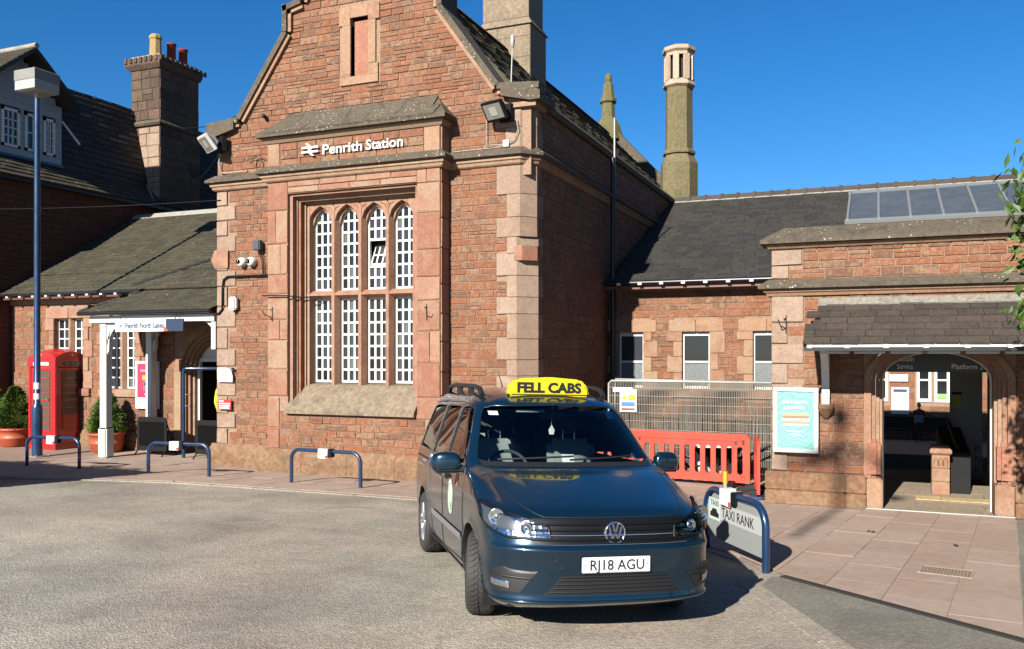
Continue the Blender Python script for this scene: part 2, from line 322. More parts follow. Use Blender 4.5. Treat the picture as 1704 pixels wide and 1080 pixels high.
class MB:
    """collects shapes; build() links them as one mesh object"""
    def __init__(s):
        s.v = []; s.f = []; s.sm = []
    def add(s, verts, faces, smooth=False):
        n = len(s.v)
        s.v += [tuple(p) for p in verts]
        s.f += [tuple(i + n for i in f) for f in faces]
        s.sm += [smooth] * len(faces)
        return s
    def box(s, x0, x1, y0, y1, z0, z1, bev=0.0):
        if bev <= 0:
            v = [(x0, y0, z0), (x1, y0, z0), (x1, y1, z0), (x0, y1, z0), (x0, y0, z1), (x1, y0, z1), (x1, y1, z1), (x0, y1, z1)]
            f = [(0, 3, 2, 1), (4, 5, 6, 7), (0, 1, 5, 4), (1, 2, 6, 5), (2, 3, 7, 6), (3, 0, 4, 7)]
            return s.add(v, f)
        bm = bmesh.new()
        bmesh.ops.create_cube(bm, size=1, matrix=Matrix.Translation(((x0 + x1) / 2, (y0 + y1) / 2, (z0 + z1) / 2)) @ Matrix.Diagonal((x1 - x0, y1 - y0, z1 - z0, 1)))
        bmesh.ops.bevel(bm, geom=list(bm.edges), offset=min(bev, .45 * min(x1 - x0, y1 - y0, z1 - z0)), segments=2, affect='EDGES')
        return s.bm(bm)
    def obox(s, c, size, rot, bev=0.0):
        t = MB(); t.box(-size[0] / 2, size[0] / 2, -size[1] / 2, size[1] / 2, -size[2] / 2, size[2] / 2, bev)
        M = Matrix.Translation(c) @ (rot.to_4x4() if hasattr(rot, 'to_4x4') else rot)
        return s.add([M @ Vector(p) for p in t.v], t.f)
    def bm(s, bm, smooth=False):
        bm.verts.index_update()
        s.add([v.co[:] for v in bm.verts], [[v.index for v in f.verts] for f in bm.faces], smooth)
        bm.free(); return s
    def prism(s, poly, a, b, axis='y'):
        """polygon in the other two axes, extruded from a to b"""
        def P(p, q):
            if axis == 'y': return (p[0], q, p[1])
            if axis == 'x': return (q, p[0], p[1])
            return (p[0], p[1], q)
        n = len(poly)
        v = [P(p, a) for p in poly] + [P(p, b) for p in poly]
        f = [tuple(range(n))[::-1], tuple(range(n, 2 * n))] + [(i, (i + 1) % n, n + (i + 1) % n, n + i) for i in range(n)]
        return s.add(v, f)
    def tube(s, pts, r, n=8, cap=True, smooth=True):
        pts = [Vector(p) for p in pts]
        rs = r if isinstance(r, (list, tuple)) else [r] * len(pts)
        v = []; f = []
        up = None
        for i, p in enumerate(pts):
            d = (pts[min(i + 1, len(pts) - 1)] - pts[max(i - 1, 0)]).normalized()
            if up is None:
                up = Vector((0, 0, 1)) if abs(d.z) < .9 else Vector((1, 0, 0))
            a = d.cross(up).normalized(); up = a.cross(d).normalized()
            for k in range(n):
                t = 2 * PI * k / n
                v.append(p + (a * math.cos(t) + up * math.sin(t)) * rs[i])
        for i in range(len(pts) - 1):
            for k in range(n):
                f.append((i * n + k, i * n + (k + 1) % n, (i + 1) * n + (k + 1) % n, (i + 1) * n + k))
        s.add(v, f, smooth)
        if cap:
            s.add(v[:n], [tuple(range(n))]); s.add(v[-n:], [tuple(range(n))[::-1]])
        return s
    def lathe(s, prof, c=(0, 0, 0), n=24, axis='z', smooth=True):
        v = []; f = []
        for (r, h) in prof:
            for k in range(n):
                t = 2 * PI * k / n
                a, b = r * math.cos(t), r * math.sin(t)
                p = (a, b, h) if axis == 'z' else ((h, a, b) if axis == 'x' else (a, h, b))
                v.append((p[0] + c[0], p[1] + c[1], p[2] + c[2]))
        for i in range(len(prof) - 1):
            for k in range(n):
                f.append((i * n + k, i * n + (k + 1) % n, (i + 1) * n + (k + 1) % n, (i + 1) * n + k))
        return s.add(v, f, smooth)
    def sweep(s, path, prof, closed_ends=True):
        """profile (out, z) along a plan path with mitred corners; out is to the right of travel"""
        n = len(path); offs = []
        P = [Vector(p) for p in path]
        for i in range(n):
            d0 = (P[i] - P[i - 1]).normalized() if i else None
            d1 = (P[i + 1] - P[i]).normalized() if i < n - 1 else None
            if d0 is None: d0 = d1
            if d1 is None: d1 = d0
            n0 = Vector((d0.y, -d0.x)); n1 = Vector((d1.y, -d1.x))
            m = (n0 + n1)
            m = m / max(.2, (1 + n0.dot(n1)))
            offs.append(m)
        v = []; k = len(prof)
        for i in range(n):
            for (o, z) in prof:
                q = P[i] + offs[i] * o
                v.append((q.x, q.y, z))
        f = []
        for i in range(n - 1):
            for j in range(k):
                f.append((i * k + j, i * k + (j + 1) % k, (i + 1) * k + (j + 1) % k, (i + 1) * k + j))
        if closed_ends:
            f.append(tuple(range(k))[::-1]); f.append(tuple((n - 1) * k + j for j in range(k)))
        return s.add(v, f)
    def mesh(s, name, mat=None, off=(0, 0, 0), fix=True):
        me = bpy.data.meshes.new(name)
        me.from_pydata([(a - off[0], b - off[1], c - off[2]) for a, b, c in s.v], [], s.f)
        me.polygons.foreach_set('use_smooth', s.sm)
        if fix:
            bm = bmesh.new(); bm.from_mesh(me)
            bmesh.ops.recalc_face_normals(bm, faces=bm.faces)
            bm.to_mesh(me); bm.free()
        if mat: me.materials.append(mat)
        return me
    def build(s, name, mat, parent=None, local=False, fix=True, weld=False):
        off = (0, 0, 0)
        if parent is not None and not local:
            off = tuple(root_of(parent).location)
        me = s.mesh(name, mat, off, fix)
        o = bpy.data.objects.new(name, me); link(o)
        if parent is not None: o.parent = parent
        return o

def place(name, me, parent, loc, scale=(1, 1, 1), rot=(0, 0, 0)):
    o = bpy.data.objects.new(name, me)
    link(o)
    if parent is not None:
        r = root_of(parent).location
        loc = (loc[0] - r.x, loc[1] - r.y, loc[2] - r.z)
        o.parent = parent
    o.location = loc; o.scale = scale; o.rotation_euler = rot
    return o

def copy_tree(o, parent=None):
    c = o.copy(); link(c); c.parent = parent
    for ch in list(o.children): copy_tree(ch, c)
    return c

_txt = {}
def text_mb(s, size, depth=.004, bold=0.0, align='LEFT', shear=0.0, space=1.0):
    """lettering as a mesh in the XY plane"""
    cu = bpy.data.curves.new('lettering', 'FONT')
    cu.body = s; cu.size = size; cu.extrude = depth; cu.offset = bold; cu.align_x = align; cu.shear = shear; cu.space_character = space
    cu.resolution_u = 3
    o = bpy.data.objects.new('lettering', cu); link(o)
    dg = bpy.context.evaluated_depsgraph_get()
    me = bpy.data.meshes.new_from_object(o.evaluated_get(dg))
    mb = MB()
    mb.add([v.co[:] for v in me.vertices], [tuple(p.vertices) for p in me.polygons])
    bpy.data.objects.remove(o); bpy.data.meshes.remove(me); bpy.data.curves.remove(cu)
    return mb

def put_text(s, size, org, parent, mat, depth=.004, bold=0., align='LEFT', width=None, name='lettering', rz=0., shear=0., local=False, tilt=0., space=1.0, vert=False):
    """lettering standing upright, facing -Y (turned by rz about z)"""
    t = text_mb(s, size, depth, bold, align, shear, space)
    if width:
        xs = [p[0] for p in t.v]; k = width / (max(xs) - min(xs))
        t.v = [(p[0] * k, p[1], p[2]) for p in t.v]
    M = Matrix.Translation(org) @ Matrix.Rotation(rz, 4, 'Z') @ Matrix.Rotation(R(90) - tilt, 4, 'X')
    t.v = [tuple(M @ Vector(p)) for p in t.v]
    return t.build(name, mat, parent, local)

# ---- masonry: every stone is a block with its own edges; the nearest 300 of a building are objects, the rest one mesh
def stone_mesh(seed, mat, inset=(.025, .05), rough=.05):
    rnd = random.Random(seed)
    mb = MB()
    j = lambda a: rnd.uniform(-a, a)
    ix, iz = inset
    back = [(-.5, 0, -.5), (.5, 0, -.5), (.5, 0, .5), (-.5, 0, .5)]
    side = [(-.5 + abs(j(.008)), -.55, -.5 + abs(j(.03))), (.5 - abs(j(.008)), -.55, -.5 + abs(j(.03))), (.5 - abs(j(.008)), -.55, .5 - abs(j(.03))), (-.5 + abs(j(.008)), -.55, .5 - abs(j(.03)))]
    fr = [(-.5 + ix + j(.012), -1 + j(.22), -.5 + iz + j(.03)), (.5 - ix + j(.012), -1 + j(.22), -.5 + iz + j(.03)), (.5 - ix + j(.012), -1 + j(.22), .5 - iz + j(.03)), (-.5 + ix + j(.012), -1 + j(.22), .5 - iz + j(.03))]
    mid = (j(.2), -1 + j(.25), j(.15))
    v = back + side + fr + [mid]
    f = []
    for i in range(4):
        k = (i + 1) % 4
        f += [(i, k, 4 + k, 4 + i), (4 + i, 4 + k, 8 + k, 8 + i), (8 + i, 8 + k, 12)]
    mb.add(v, f)
    return mb
STONE_T = {}
def stone_variants(mat):
    if mat.name not in STONE_T:
        L = []
        for i in range(7):
            mb = stone_mesh(i * 7 + 3, mat)
            L.append((mb, mb.mesh('stone', mat)))
        STONE_T[mat.name] = L
    return STONE_T[mat.name]

class Masonry:
    def __init__(s, name='stone', limit=300):
        s.items = []; s.name = name; s.limit = limit
    def stone(s, plane, u0, u1, z0, z1, d=.03, mat=None):
        s.items.append((plane, u0, u1, z0, z1, d, mat or M_RED))
    def fill(s, plane, u0, u1, z0, z1, ch=(.085, .145), ln=(.19, .5), holes=(), d=.015, mat=None, joint=.011, bounds=None):
        z = z0
        while z < z1 - .02:
            h = random.uniform(*ch)
            if z + h > z1 - ch[0] * .6: h = z1 - z
            zm = z + h / 2
            iv = [(u0, u1)] if bounds is None else bounds(zm)
            for (a, b, c, e) in holes:
                if c < z + h * .75 and e > z + h * .25:
                    nv = []
                    for (p, q) in iv:
                        if b <= p or a >= q: nv.append((p, q)); continue
                        if a > p: nv.append((p, a))
                        if b < q: nv.append((b, q))
                    iv = nv
            for (p, q) in iv:
                x = p
                while x < q - .01:
                    l = random.uniform(*ln) * (.75 + 1.8 * (h - ch[0]))
                    if x + l > q - ln[0] * .7: l = q - x
                    # now and then two thin stones instead of one
                    if h > ch[0] * 1.2 and random.random() < .22:
                        hm = z + h * random.uniform(.42, .58)
                        s.stone(plane, x + joint / 2, x + l - joint / 2, z + joint / 2, hm - joint / 2, d * random.uniform(.6, 1.25), mat)
                        s.stone(plane, x + joint / 2, x + l - joint / 2, hm + joint / 2, z + h - joint / 2, d * random.uniform(.6, 1.25), mat)
                    else:
                        s.stone(plane, x + joint / 2, x + l - joint / 2, z + joint / 2, z + h - joint / 2, d * random.uniform(.6, 1.25), mat)
                    x += l
            z += h
    def flush(s, parent):
        def size(it):
            (k, c), u0, u1, z0, z1 = it[0], it[1], it[2], it[3], it[4]
            um = (u0 + u1) / 2
            x, y = (um, c) if k == 'F' else (c, um)
            d2 = x * x + y * y + 4
            cosv = abs(y if k == 'F' else x) / math.sqrt(d2)
            return -(u1 - u0) * (z1 - z0) * cosv / d2 * (1 if k == 'F' else .25)
        s.items.sort(key=size)
        rest = {}
        for i, (pl, u0, u1, z0, z1, d, mat) in enumerate(s.items):
            var = stone_variants(mat)
            mb, me = var[random.randrange(len(var))]
            k, c = pl
            um, zm = (u0 + u1) / 2, (z0 + z1) / 2
            sx = (u1 - u0) * random.choice((1, -1)); sz = (z1 - z0)
            if i < s.limit:
                if k == 'F': place(s.name, me, parent, (um, c, zm), (abs(sx), d, sz))
                else: place(s.name, me, parent, (c, um, zm), (abs(sx), d, sz), (0, 0, R(90)))
            else:
                t = rest.setdefault(mat.name, (MB(), mat))[0]
                if k == 'F': vv = [(um + p[0] * abs(sx), c + p[1] * d, zm + p[2] * sz) for p in mb.v]
                else: vv = [(c - p[1] * d, um + p[0] * abs(sx), zm + p[2] * sz) for p in mb.v]
                t.add(vv, mb.f)
        for t, mat in rest.values():
            o = t.build(s.name, mat, parent, fix=False); o['kind'] = 'stuff'

def slates(p0, u, s, U, S, w=.28, exp=.2, th=.008, keep=None, jit=.004):
    """overlapping slates laid from the eave corner p0 along u (length U) and up the slope s (length S)"""
    p0 = Vector(p0); u = Vector(u).normalized(); s = Vector(s).normalized()
    n = u.cross(s)
    if n.z < 0: n = -n
    out = []
    rows = int(math.ceil(S / exp))
    for r in range(rows):
        a = r * exp; x = -random.uniform(.3, .7) * w if r % 2 else -random.uniform(0, .12) * w
        while x < U:
            l = w * random.uniform(.85, 1.15)
            x0, x1 = max(0, x + .003), min(U, x + l - .003)
            if x1 - x0 > .03 and (keep is None or keep((x0 + x1) / 2, a + exp / 2)):
                j = random.uniform(-jit, jit); t = th * random.uniform(.8, 1.5); k = random.uniform(0, .004)
                s0, s1 = a + j, min(S, a + exp * 1.12)
                b = [p0 + u * x0 + s * s0, p0 + u * x1 + s * (s0 + random.uniform(-jit, jit) * .6), p0 + u * x1 + s * s1, p0 + u * x0 + s * s1]
                lo = .004
                v = [b[0] + n * (t * 1.6 + k + lo), b[1] + n * (t * 1.6 + lo), b[2] + n * (lo), b[3] + n * (lo), b[0], b[1], b[2], b[3]]
                out.append(([tuple(q) for q in v], [(0, 1, 2, 3), (4, 5, 1, 0), (5, 6, 2, 1), (7, 4, 0, 3)]))
            x += l
    return out
def slate_stuff(lst, name, mat, parent):
    mb = MB()
    for v, f in lst: mb.add(v, f)
    o = mb.build(name, mat, parent, fix=False)
    o['kind'] = 'stuff'
    return o
# ---------------------------------------------------------------- ground
CPZ = -0.018
SLOPE = .046
def gz(y): return SLOPE * min(max(0.0, 12.86 - y), 16.0)     # the forecourt falls towards the station
def tilt(mb):
    mb.v = [(a, b, c + gz(b)) for a, b, c in mb.v]; return mb
def sheet(name, poly, z, mat, kind='structure', thick=0.0, parent=None):
    mb = MB()
    if thick: mb.prism(poly, z - thick, z, 'z')
    else: mb.add([(x, y, z) for x, y in poly], [tuple(range(len(poly)))])
    o = tilt(mb).build(name, mat, parent)
    if parent is None: o['kind'] = kind
    return o
mb = MB()
ys = [-300, -3.14, 12.86, 17.6]
mb.add([(x, y, CPZ) for y in ys for x in (-300, 300)], [(0, 1, 3, 2), (2, 3, 5, 4), (4, 5, 7, 6)])
tag(tilt(mb).build('car_park', M_TARMAC), kind='structure')
sheet('terrain', [(-400, 17.6), (400, 17.6), (400, 900), (-400, 900)], -2.6, M_TARMAC2)

KERB = [(-25, 7.6), (-19, 8.4), (-15.2, 9.1), (-12.66, 9.72), (-11.6, 10.22), (-10.2, 10.6), (-7.89, 10.70), (-5.92, 10.74), (-4.3, 10.5), (-3.1, 10.0), (-2.0, 9.25), (-1.2, 8.45), (-.71, 7.73), (.86, 6.42)]
PAVE = KERB + [(1.58, 12.5), (1.62, 12.86), (-1.3, 12.86), (-1.3, 17.5), (-25, 17.5)]
pav = sheet('pavement', KERB + [(1.58, 12.5), (1.62, 12.86), (-25, 12.86)], -.004, M_SLABJ, thick=.06)
sheet('pavement', [(-25, 12.86), (-1.3, 12.86), (-1.3, 17.5), (-25, 17.5)], -.004, M_SLABJ, thick=.06)
# tarmac footway to the right of the paving, flush kerb line on its left
FOOT = [(-.84, 7.66), (-.86, 7.22), (-.14, 5.75), (1.1, 3.6), (3.9, .6), (12, -3), (40, -3), (40, 12.84), (1.64, 12.84), (1.60, 12.5), (.87, 6.42), (-.71, 7.72)]
sheet('footway', FOOT, -.010, M_TARMAC2, thick=.05)

def clip_rect(subject, rect):
    out = subject
    for i in range(4):
        a, b = rect[i], rect[(i + 1) % 4]
        inp, out = out, []
        side = lambda p: (b[0] - a[0]) * (p[1] - a[1]) - (b[1] - a[1]) * (p[0] - a[0])
        for k in range(len(inp)):
            p, q = inp[k - 1], inp[k]
            sp, sq = side(p), side(q)
            if sp >= 0 or sq >= 0:
                if (sp >= 0) != (sq >= 0):
                    t = sp / (sp - sq); ip = (p[0] + (q[0] - p[0]) * t, p[1] + (q[1] - p[1]) * t)
                    out.append(ip)
                if sq >= 0: out.append(q)
        if not out: return []
    return out
def area(p):
    return .5 * abs(sum(p[i - 1][0] * p[i][1] - p[i][0] * p[i - 1][1] for i in range(len(p))))
ga = R(-7.4); gc, gs = math.cos(ga), math.sin(ga)
G2 = lambda a, b: (.86 + a * gc - b * gs, 6.42 + a * gs + b * gc)
SW, SL = .462, .78
slab_list = []
for i in range(-36, 3):
    off = .4 if i % 2 else 0.0
    for j in range(-9, 14):
        x0, y0 = i * SW - .0, j * SL + off
        g = .0022
        rect = [G2(x0 + g, y0 + g), G2(x0 + SW - g, y0 + g), G2(x0 + SW - g, y0 + SL - g), G2(x0 + g, y0 + SL - g)]
        cx_, cy_ = G2(x0 + SW / 2, y0 + SL / 2)
        if cx_ < -19.3 or cy_ > 15.2: continue
        cp = clip_rect(PAVE, rect)
        # drop repeated corners
        q = []
        for p in cp:
            if not q or (abs(p[0] - q[-1][0]) + abs(p[1] - q[-1][1])) > 1e-4: q.append(p)
        if len(q) >= 3 and area(q) > .004: slab_list.append((q, cx_, cy_))
slab_list.sort(key=lambda t: (t[1] ** 2 + t[2] ** 2))
rest = MB()
for n, (q, a, b) in enumerate(slab_list):
    mb = MB() if n < 300 else rest
    z = random.uniform(.0, .004)
    mb.prism(q, -.02, z, 'z')
    if n < 300: tilt(mb)
    if n < 300: mb.build('paving_slab', M_SLAB, pav)
if rest.v:
    o = tilt(rest).build('paving_slab', M_SLAB, pav); o['kind'] = 'stuff'

kerb = bpy.data.objects.new('kerb', None); link(kerb); kerb['kind'] = 'structure'
def kerb_run(path, wd, z, mat, ln=.9):
    P = [Vector((x, y, 0)) for x, y in path]
    for a, b in zip(P[:-1], P[1:]):
        d = b - a; L = d.length; k = max(1, round(L / ln)); d.normalize()
        nrm = Vector((d.y, -d.x, 0))
        for i in range(k):
            s0, s1 = a + d * (L * i / k + .004), a + d * (L * (i + 1) / k - .004)
            q = [s0, s1, s1 + nrm * wd, s0 + nrm * wd]
            tilt(MB().prism([(p.x, p.y) for p in q], -.2, z + random.uniform(-.003, .003), 'z')).build('kerb_stone', mat, kerb)
kerb_run(KERB[2:12], .13, -.006, M_CONC)
kerb_run([(-.90, 7.32), (-.20, 5.84), (1.02, 3.7)], .16, -.008, M_TARMAC, 1.2)

mb = MB()
d = Vector((1.57, -1.31, 0)).normalized(); n_ = Vector((d.y, -d.x, 0))
a = Vector((-.71, 7.73, 0)); bb = Vector((1.6, 5.81, 0))
for t0, t1, z in ((.015, .03, .004), (.07, .085, .004)):
    q = [a + n_ * t0, bb + n_ * t0, bb + n_ * t1, a + n_ * t1]
    mb.prism([(p.x, p.y) for p in q], -.05, z, 'z')
L = (bb - a).length; k = 0.0
while k < L:
    q = [a + d * k + n_ * .03, a + d * (k + .012) + n_ * .03, a + d * (k + .012) + n_ * .07, a + d * k + n_ * .07]
    mb.prism([(p.x, p.y) for p in q], -.05, .002, 'z'); k += .03
tag(tilt(mb).build('drainage_channel', plain('drain_iron', (.055, .05, .045), .6, metal=.4)), 'dark slotted drainage channel along the lower edge of the pink paving', 'drain')

mh = thing('manhole_cover', 'rectangular rusty manhole cover set in the pink paving slabs', 'manhole', (.55, 8.53, gz(8.53)), R(-7.4))
mh.rotation_euler.x = -SLOPE; mh.scale = (.86, .62, 1)
M_MH = natural('cast_iron_cover', [(.24, .17, .115), (.29, .21, .145), (.2, .145, .10)], scale=40, rnd=0, stain=.3, bump=.8)
mb = MB(); 
for a_, b_, c_, d_ in ((-.25, .25, -.30, -.275), (-.25, .25, .275, .30), (-.25, -.225, -.275, .275), (.225, .25, -.275, .275)): mb.box(a_, b_, c_, d_, -.03, .008)
mb.build('frame', M_CONC, mh, True)
mb = MB().box(-.222, .222, -.272, .272, -.03, .004)
for i in range(14):
    for j in range(16):
        mb.box(-.212 + i * .0305, -.196 + i * .0305, -.262 + j * .033, -.243 + j * .033, .003, .0075)
mb.build('cover_plate', M_MH, mh, True)

# worn yellow line along the left kerb
mb = MB()
pts = [(-19, 8.05), (-15.2, 8.75), (-12.66, 9.37), (-11.7, 9.8), (-11.2, 10.0)]
for p, q in zip(pts[:-1], pts[1:]):
    dv = (Vector(q) - Vector(p)).normalized(); nv = Vector((dv.y, -dv.x)) * .08
    mb.add([(p[0], p[1], CPZ + .004), (q[0], q[1], CPZ + .004), (q[0] + nv.x, q[1] + nv.y, CPZ + .004), (p[0] + nv.x, p[1] + nv.y, CPZ + .004)], [(0, 1, 2, 3)])
tag(tilt(mb).build('road_marking', natural('worn_yellow_paint', [(.42, .36, .18), (.48, .40, .17), (.34, .30, .22)], scale=15, rnd=0, stain=.8, stain_col=(.28, .26, .22), stain_scale=6, bump=.3)), kind='structure')

# fallen leaves
M_DLEAF = plain('dead_leaf', (.10, .055, .022), .8)
for i, (x, y, lab) in enumerate(((-.07, 10.6, 'curled brown dead leaf on the paving left of the manhole'), (.72, 10.05, 'small dead leaf on the paving near the doorway'))):
    mb = MB(); rr = random.Random(i)
    for k in range(3):
        a = rr.uniform(0, 6); s = .035
        mb.add([(x, y, .006), (x + s * math.cos(a), y + s * math.sin(a), .03), (x + s * 1.5 * math.cos(a + .5), y + s * 1.5 * math.sin(a + .5), .012), (x + s * math.cos(a + 1), y + s * math.sin(a + 1), .028)], [(0, 1, 2), (0, 2, 3)])
    tag(tilt(mb).build('dead_leaf', M_DLEAF), lab, 'leaf')
# ---------------------------------------------------------------- gabled main building
GB = thing('station_building', 'tall red sandstone station building with curved gable and big mullioned window', 'building', (-8.32, 13, 0))
XL, XR, XC, YF = -11.52, -5.12, -8.32, 13.0
BL, BR_, YB = -10.11, -6.60, 12.70         # the projecting bay
WL, WR, WB, WT = -9.64, -7.07, 1.12, 4.95  # its window opening
HALF = [(3.2, 6.38), (2.62, 6.38), (1.50, 7.92), (1.50, 8.36), (1.22, 8.40), (.42, 9.75), (.42, 10.15), (0, 10.5)]
def ztop(x):
    h = abs(x - XC)
    for (a, za), (b, zb) in zip(HALF[:-1], HALF[1:]):
        if b <= h <= a:
            if a == b: return zb
            return za + (zb - za) * (a - h) / (a - b)
    return 6.38
wall = MB()
wall.box(XL + .02, WL - .02, YF + .02, 13.42, 0, 5.0)
wall.box(WR + .02, XR - .30, YF + .02, 13.42, 0, 5.0)
wall.box(WL - .02, WR + .02, YF + .02, 13.42, 0, WB)
# gable above, in strips so that the slit window stays open
SL0, SL1, SB, ST = -8.535, -8.175, 6.97, 8.0
brk = sorted(set([XL + .02, XR - .02, SL0, SL1] + [XC - h for h, _ in HALF if h < 3.1] + [XC + h for h, _ in HALF if h < 3.1]))
for a, b in zip(brk[:-1], brk[1:]):
    e = 1e-4
    za, zb = ztop(a + e) - .05, ztop(b - e) - .05
    if SL0 - e <= a and b <= SL1 + e:
        wall.prism([(a, 5.0), (b, 5.0), (b, SB), (a, SB)], YF + .02, 13.42)
        wall.prism([(a, ST), (b, ST), (b, zb), (a, za)], YF + .02, 13.42)
    else:
        wall.prism([(a, 5.0), (b, 5.0), (b, zb), (a, za)], YF + .02, 13.42)
wall.box(SL0, SL1, YF + .16, 13.40, SB, ST)
# side and back walls
wall.box(XR - .42, XR - .02, 13.43, 28, 0, 6.2)
wall.box(XL + .02, XL + .42, 13.43, 28, 0, 6.2)
wall.box(XL + .43, XR - .43, 27.6, 28, 0, 6.2)
# bay core
wall.box(BL + .02, WL - .02, YB + .02, YF, 0, 5.94)
wall.box(WR + .02, BR_ - .02, YB + .02, YF, 0, 5.94)
wall.box(WL - .02, WR + .02, YB + .02, YF, 0, WB - .02)
wall.box(WL - .02, WR + .02, YB + .02, YF, WT, 5.94)
gwall = wall.build('wall', M_MORT, GB)
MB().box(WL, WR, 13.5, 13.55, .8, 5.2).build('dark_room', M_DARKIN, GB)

ms = Masonry('stone', 300); mq = Masonry('quoin', 120); ma = Masonry('ashlar', 160)
FR = ('F', YF + .02)
ql, qr = .30, .34
def quoin_edges(z0, z1, seed):
    r = random.Random(seed); L = []; z = z0; k = 0
    while z < z1 - .05:
        h = r.uniform(.26, .42)
        if z + h > z1 - .2: h = z1 - z
        L.append((z, z + h, k % 2)); z += h; k += 1
    return L
holes = []
for (a, b, k) in quoin_edges(.42, 5.16, 4):          # left corner
    wd = .46 if k else .27
    mq.stone(FR, XL + .02, XL + wd - .006, a + .005, b - .005, .032, M_QUOIN)
    holes.append((XL, XL + wd, a, b))
ms.fill(FR, XL + .3, BL, .42, 5.18, holes=holes)
QR = []
for (a, b, k) in quoin_edges(.42, 5.16, 9):          # right corner, chamfered
    QR.append((a, b, .62 if k else .44))
holes = [(XR - wd, XR, a, b) for a, b, wd in QR]
ms.fill(FR, BR_, XR - .38, .42, 5.18, holes=holes)
def corner_block(a, b, wd, cham, y0=YF, name='quoin', mat=M_QUOIN):
    sd = .30 if wd > .5 else .48
    poly = [(XR - wd + .006, y0 - .012), (XR - cham, y0 - .012), (XR + .012, y0 + cham), (XR + .012, y0 + sd - .006), (XR - .35, y0 + sd - .006), (XR - .35, y0 + .08), (XR - wd + .006, y0 + .08)]
    MB().prism(poly, a + .005, b - .005, 'z').build(name, mat, GB)
for a, b, wd in QR: corner_block(a, b, wd, .26 if a < 3.75 else .20)
for a, b, wd in ((5.44, 5.78, .46), (5.78, 6.08, .64)): corner_block(a, b, wd, .20)
# stop of the chamfer
MB().prism([(XR - .30, YF - .02), (XR - .16, YF - .03), (XR + .035, YF + .16), (XR + .02, YF + .34), (XR - .3, YF + .3)], 3.62, 3.86, 'z').build('chamfer_stop', M_PINK, GB)
MB().add([(XL - .02, YF - .02, 3.72), (XL - .09, YF - .04, 3.88), (XL - .02, YF - .03, 4.06), (XL + .3, YF - .03, 4.06), (XL + .3, YF - .03, 3.72), (XL - .02, 13.3, 3.72), (XL - .09, 13.3, 3.88), (XL - .02, 13.3, 4.06)], [(0, 1, 2, 3, 4), (0, 5, 6, 1), (1, 6, 7, 2), (2, 7, 3)]).build('chamfer_stop', M_PINK, GB)
# stones of the gable
def gb(z):
    lo, hi = XL + .03, XR - .02
    if z > 6.3:
        h = 3.2
        for (a, za), (b, zb) in zip(HALF[:-1], HALF[1:]):
            if za <= z <= zb and zb > za: h = a + (b - a) * (z - za) / (zb - za)
        lo, hi = XC - h + .05, XC + h - .05
    return [(lo, hi)]
sl_hole = [(-8.77, -7.95, 6.82, 8.20)]
bay_hole = [(BL - .02, BR_ + .02, 5.3, 6.25)]
ms.fill(FR, 0, 0, 5.44, 9.9, holes=sl_hole + bay_hole + [(XR - .64, XR, 5.78, 6.08), (XR - .46, XR, 5.44, 5.78), (XR - .42, XR, 6.08, 6.3)], bounds=gb, d=.016)
# bay: rubble under the window, sign panel, ashlar piers
FB = ('F', YB + .02)
ms.fill(FB, BL + .28, BR_ - .30, .42, 1.10, ch=(.085, .14), ln=(.18, .5), d=.016)
ms.fill(FB, BL + .30, BR_ - .32, 5.42, 5.85, ch=(.13, .16), ln=(.3, .6), d=.02)
for x0, x1, sd in ((BL, WL, 1), (WR, BR_, 2)):
    r = random.Random(sd); z = .42
    while z < 5.17:
        h = r.uniform(.34, .62)
        if z + h > 4.95: h = 5.17 - z
        lim = (x0 + .02, x1 - .02)
        if z < 1.1 - .1: lim = (x0 + .02, x0 + .27) if sd == 1 else (x1 - .29, x1 - .02)
        if r.random() < .4 and z > 1.1:
            mdl = lim[0] + (lim[1] - lim[0]) * r.uniform(.4, .65)
            ma.stone(FB, lim[0], mdl - .004, z + .004, z + h - .004, .022, M_PINK)
            ma.stone(FB, mdl + .004, lim[1], z + .004, z + h - .004, .022, M_PINK)
        else:
            ma.stone(FB, lim[0], lim[1], z + .004, z + h - .004, .022, M_PINK)
        z += h
for zz0, zz1 in ((WT + .01, 5.06), (5.068, 5.17)):
    x = WL - .02
    while x < WR + .02:
        l = random.uniform(.45, .8)
        if x + l > WR - .2: l = WR + .02 - x
        ma.stone(FB, x + .004, x + l - .004, zz0, zz1, .022, M_PINK); x += l
ma.stone(FB, BL + .02, BL + .285, 5.425, 5.86, .026, M_PALE)
ma.stone(FB, BR_ - .315, BR_ - .02, 5.425, 5.86, .026, M_PALE)
# right return of the bay
z = .42
while z < 5.1:
    h = random.uniform(.35, .6)
    ma.stone(('R', BR_ - .02), YB + .03, YF, z + .004, min(5.16, z + h) - .004, .02, M_PINK); z += h
ma.stone(('R', BR_ - .02), YB + .03, YF, 5.43, 5.86, .02, M_PALE)
# side wall in the shade
SD = ('R', XR - .02)
ms.fill(SD, YF + .5, 24.0, .42, 6.12, ch=(.13, .2), ln=(.3, .7), d=.016)
ms.flush(gwall); mq.flush(gwall); ma.flush(gwall)

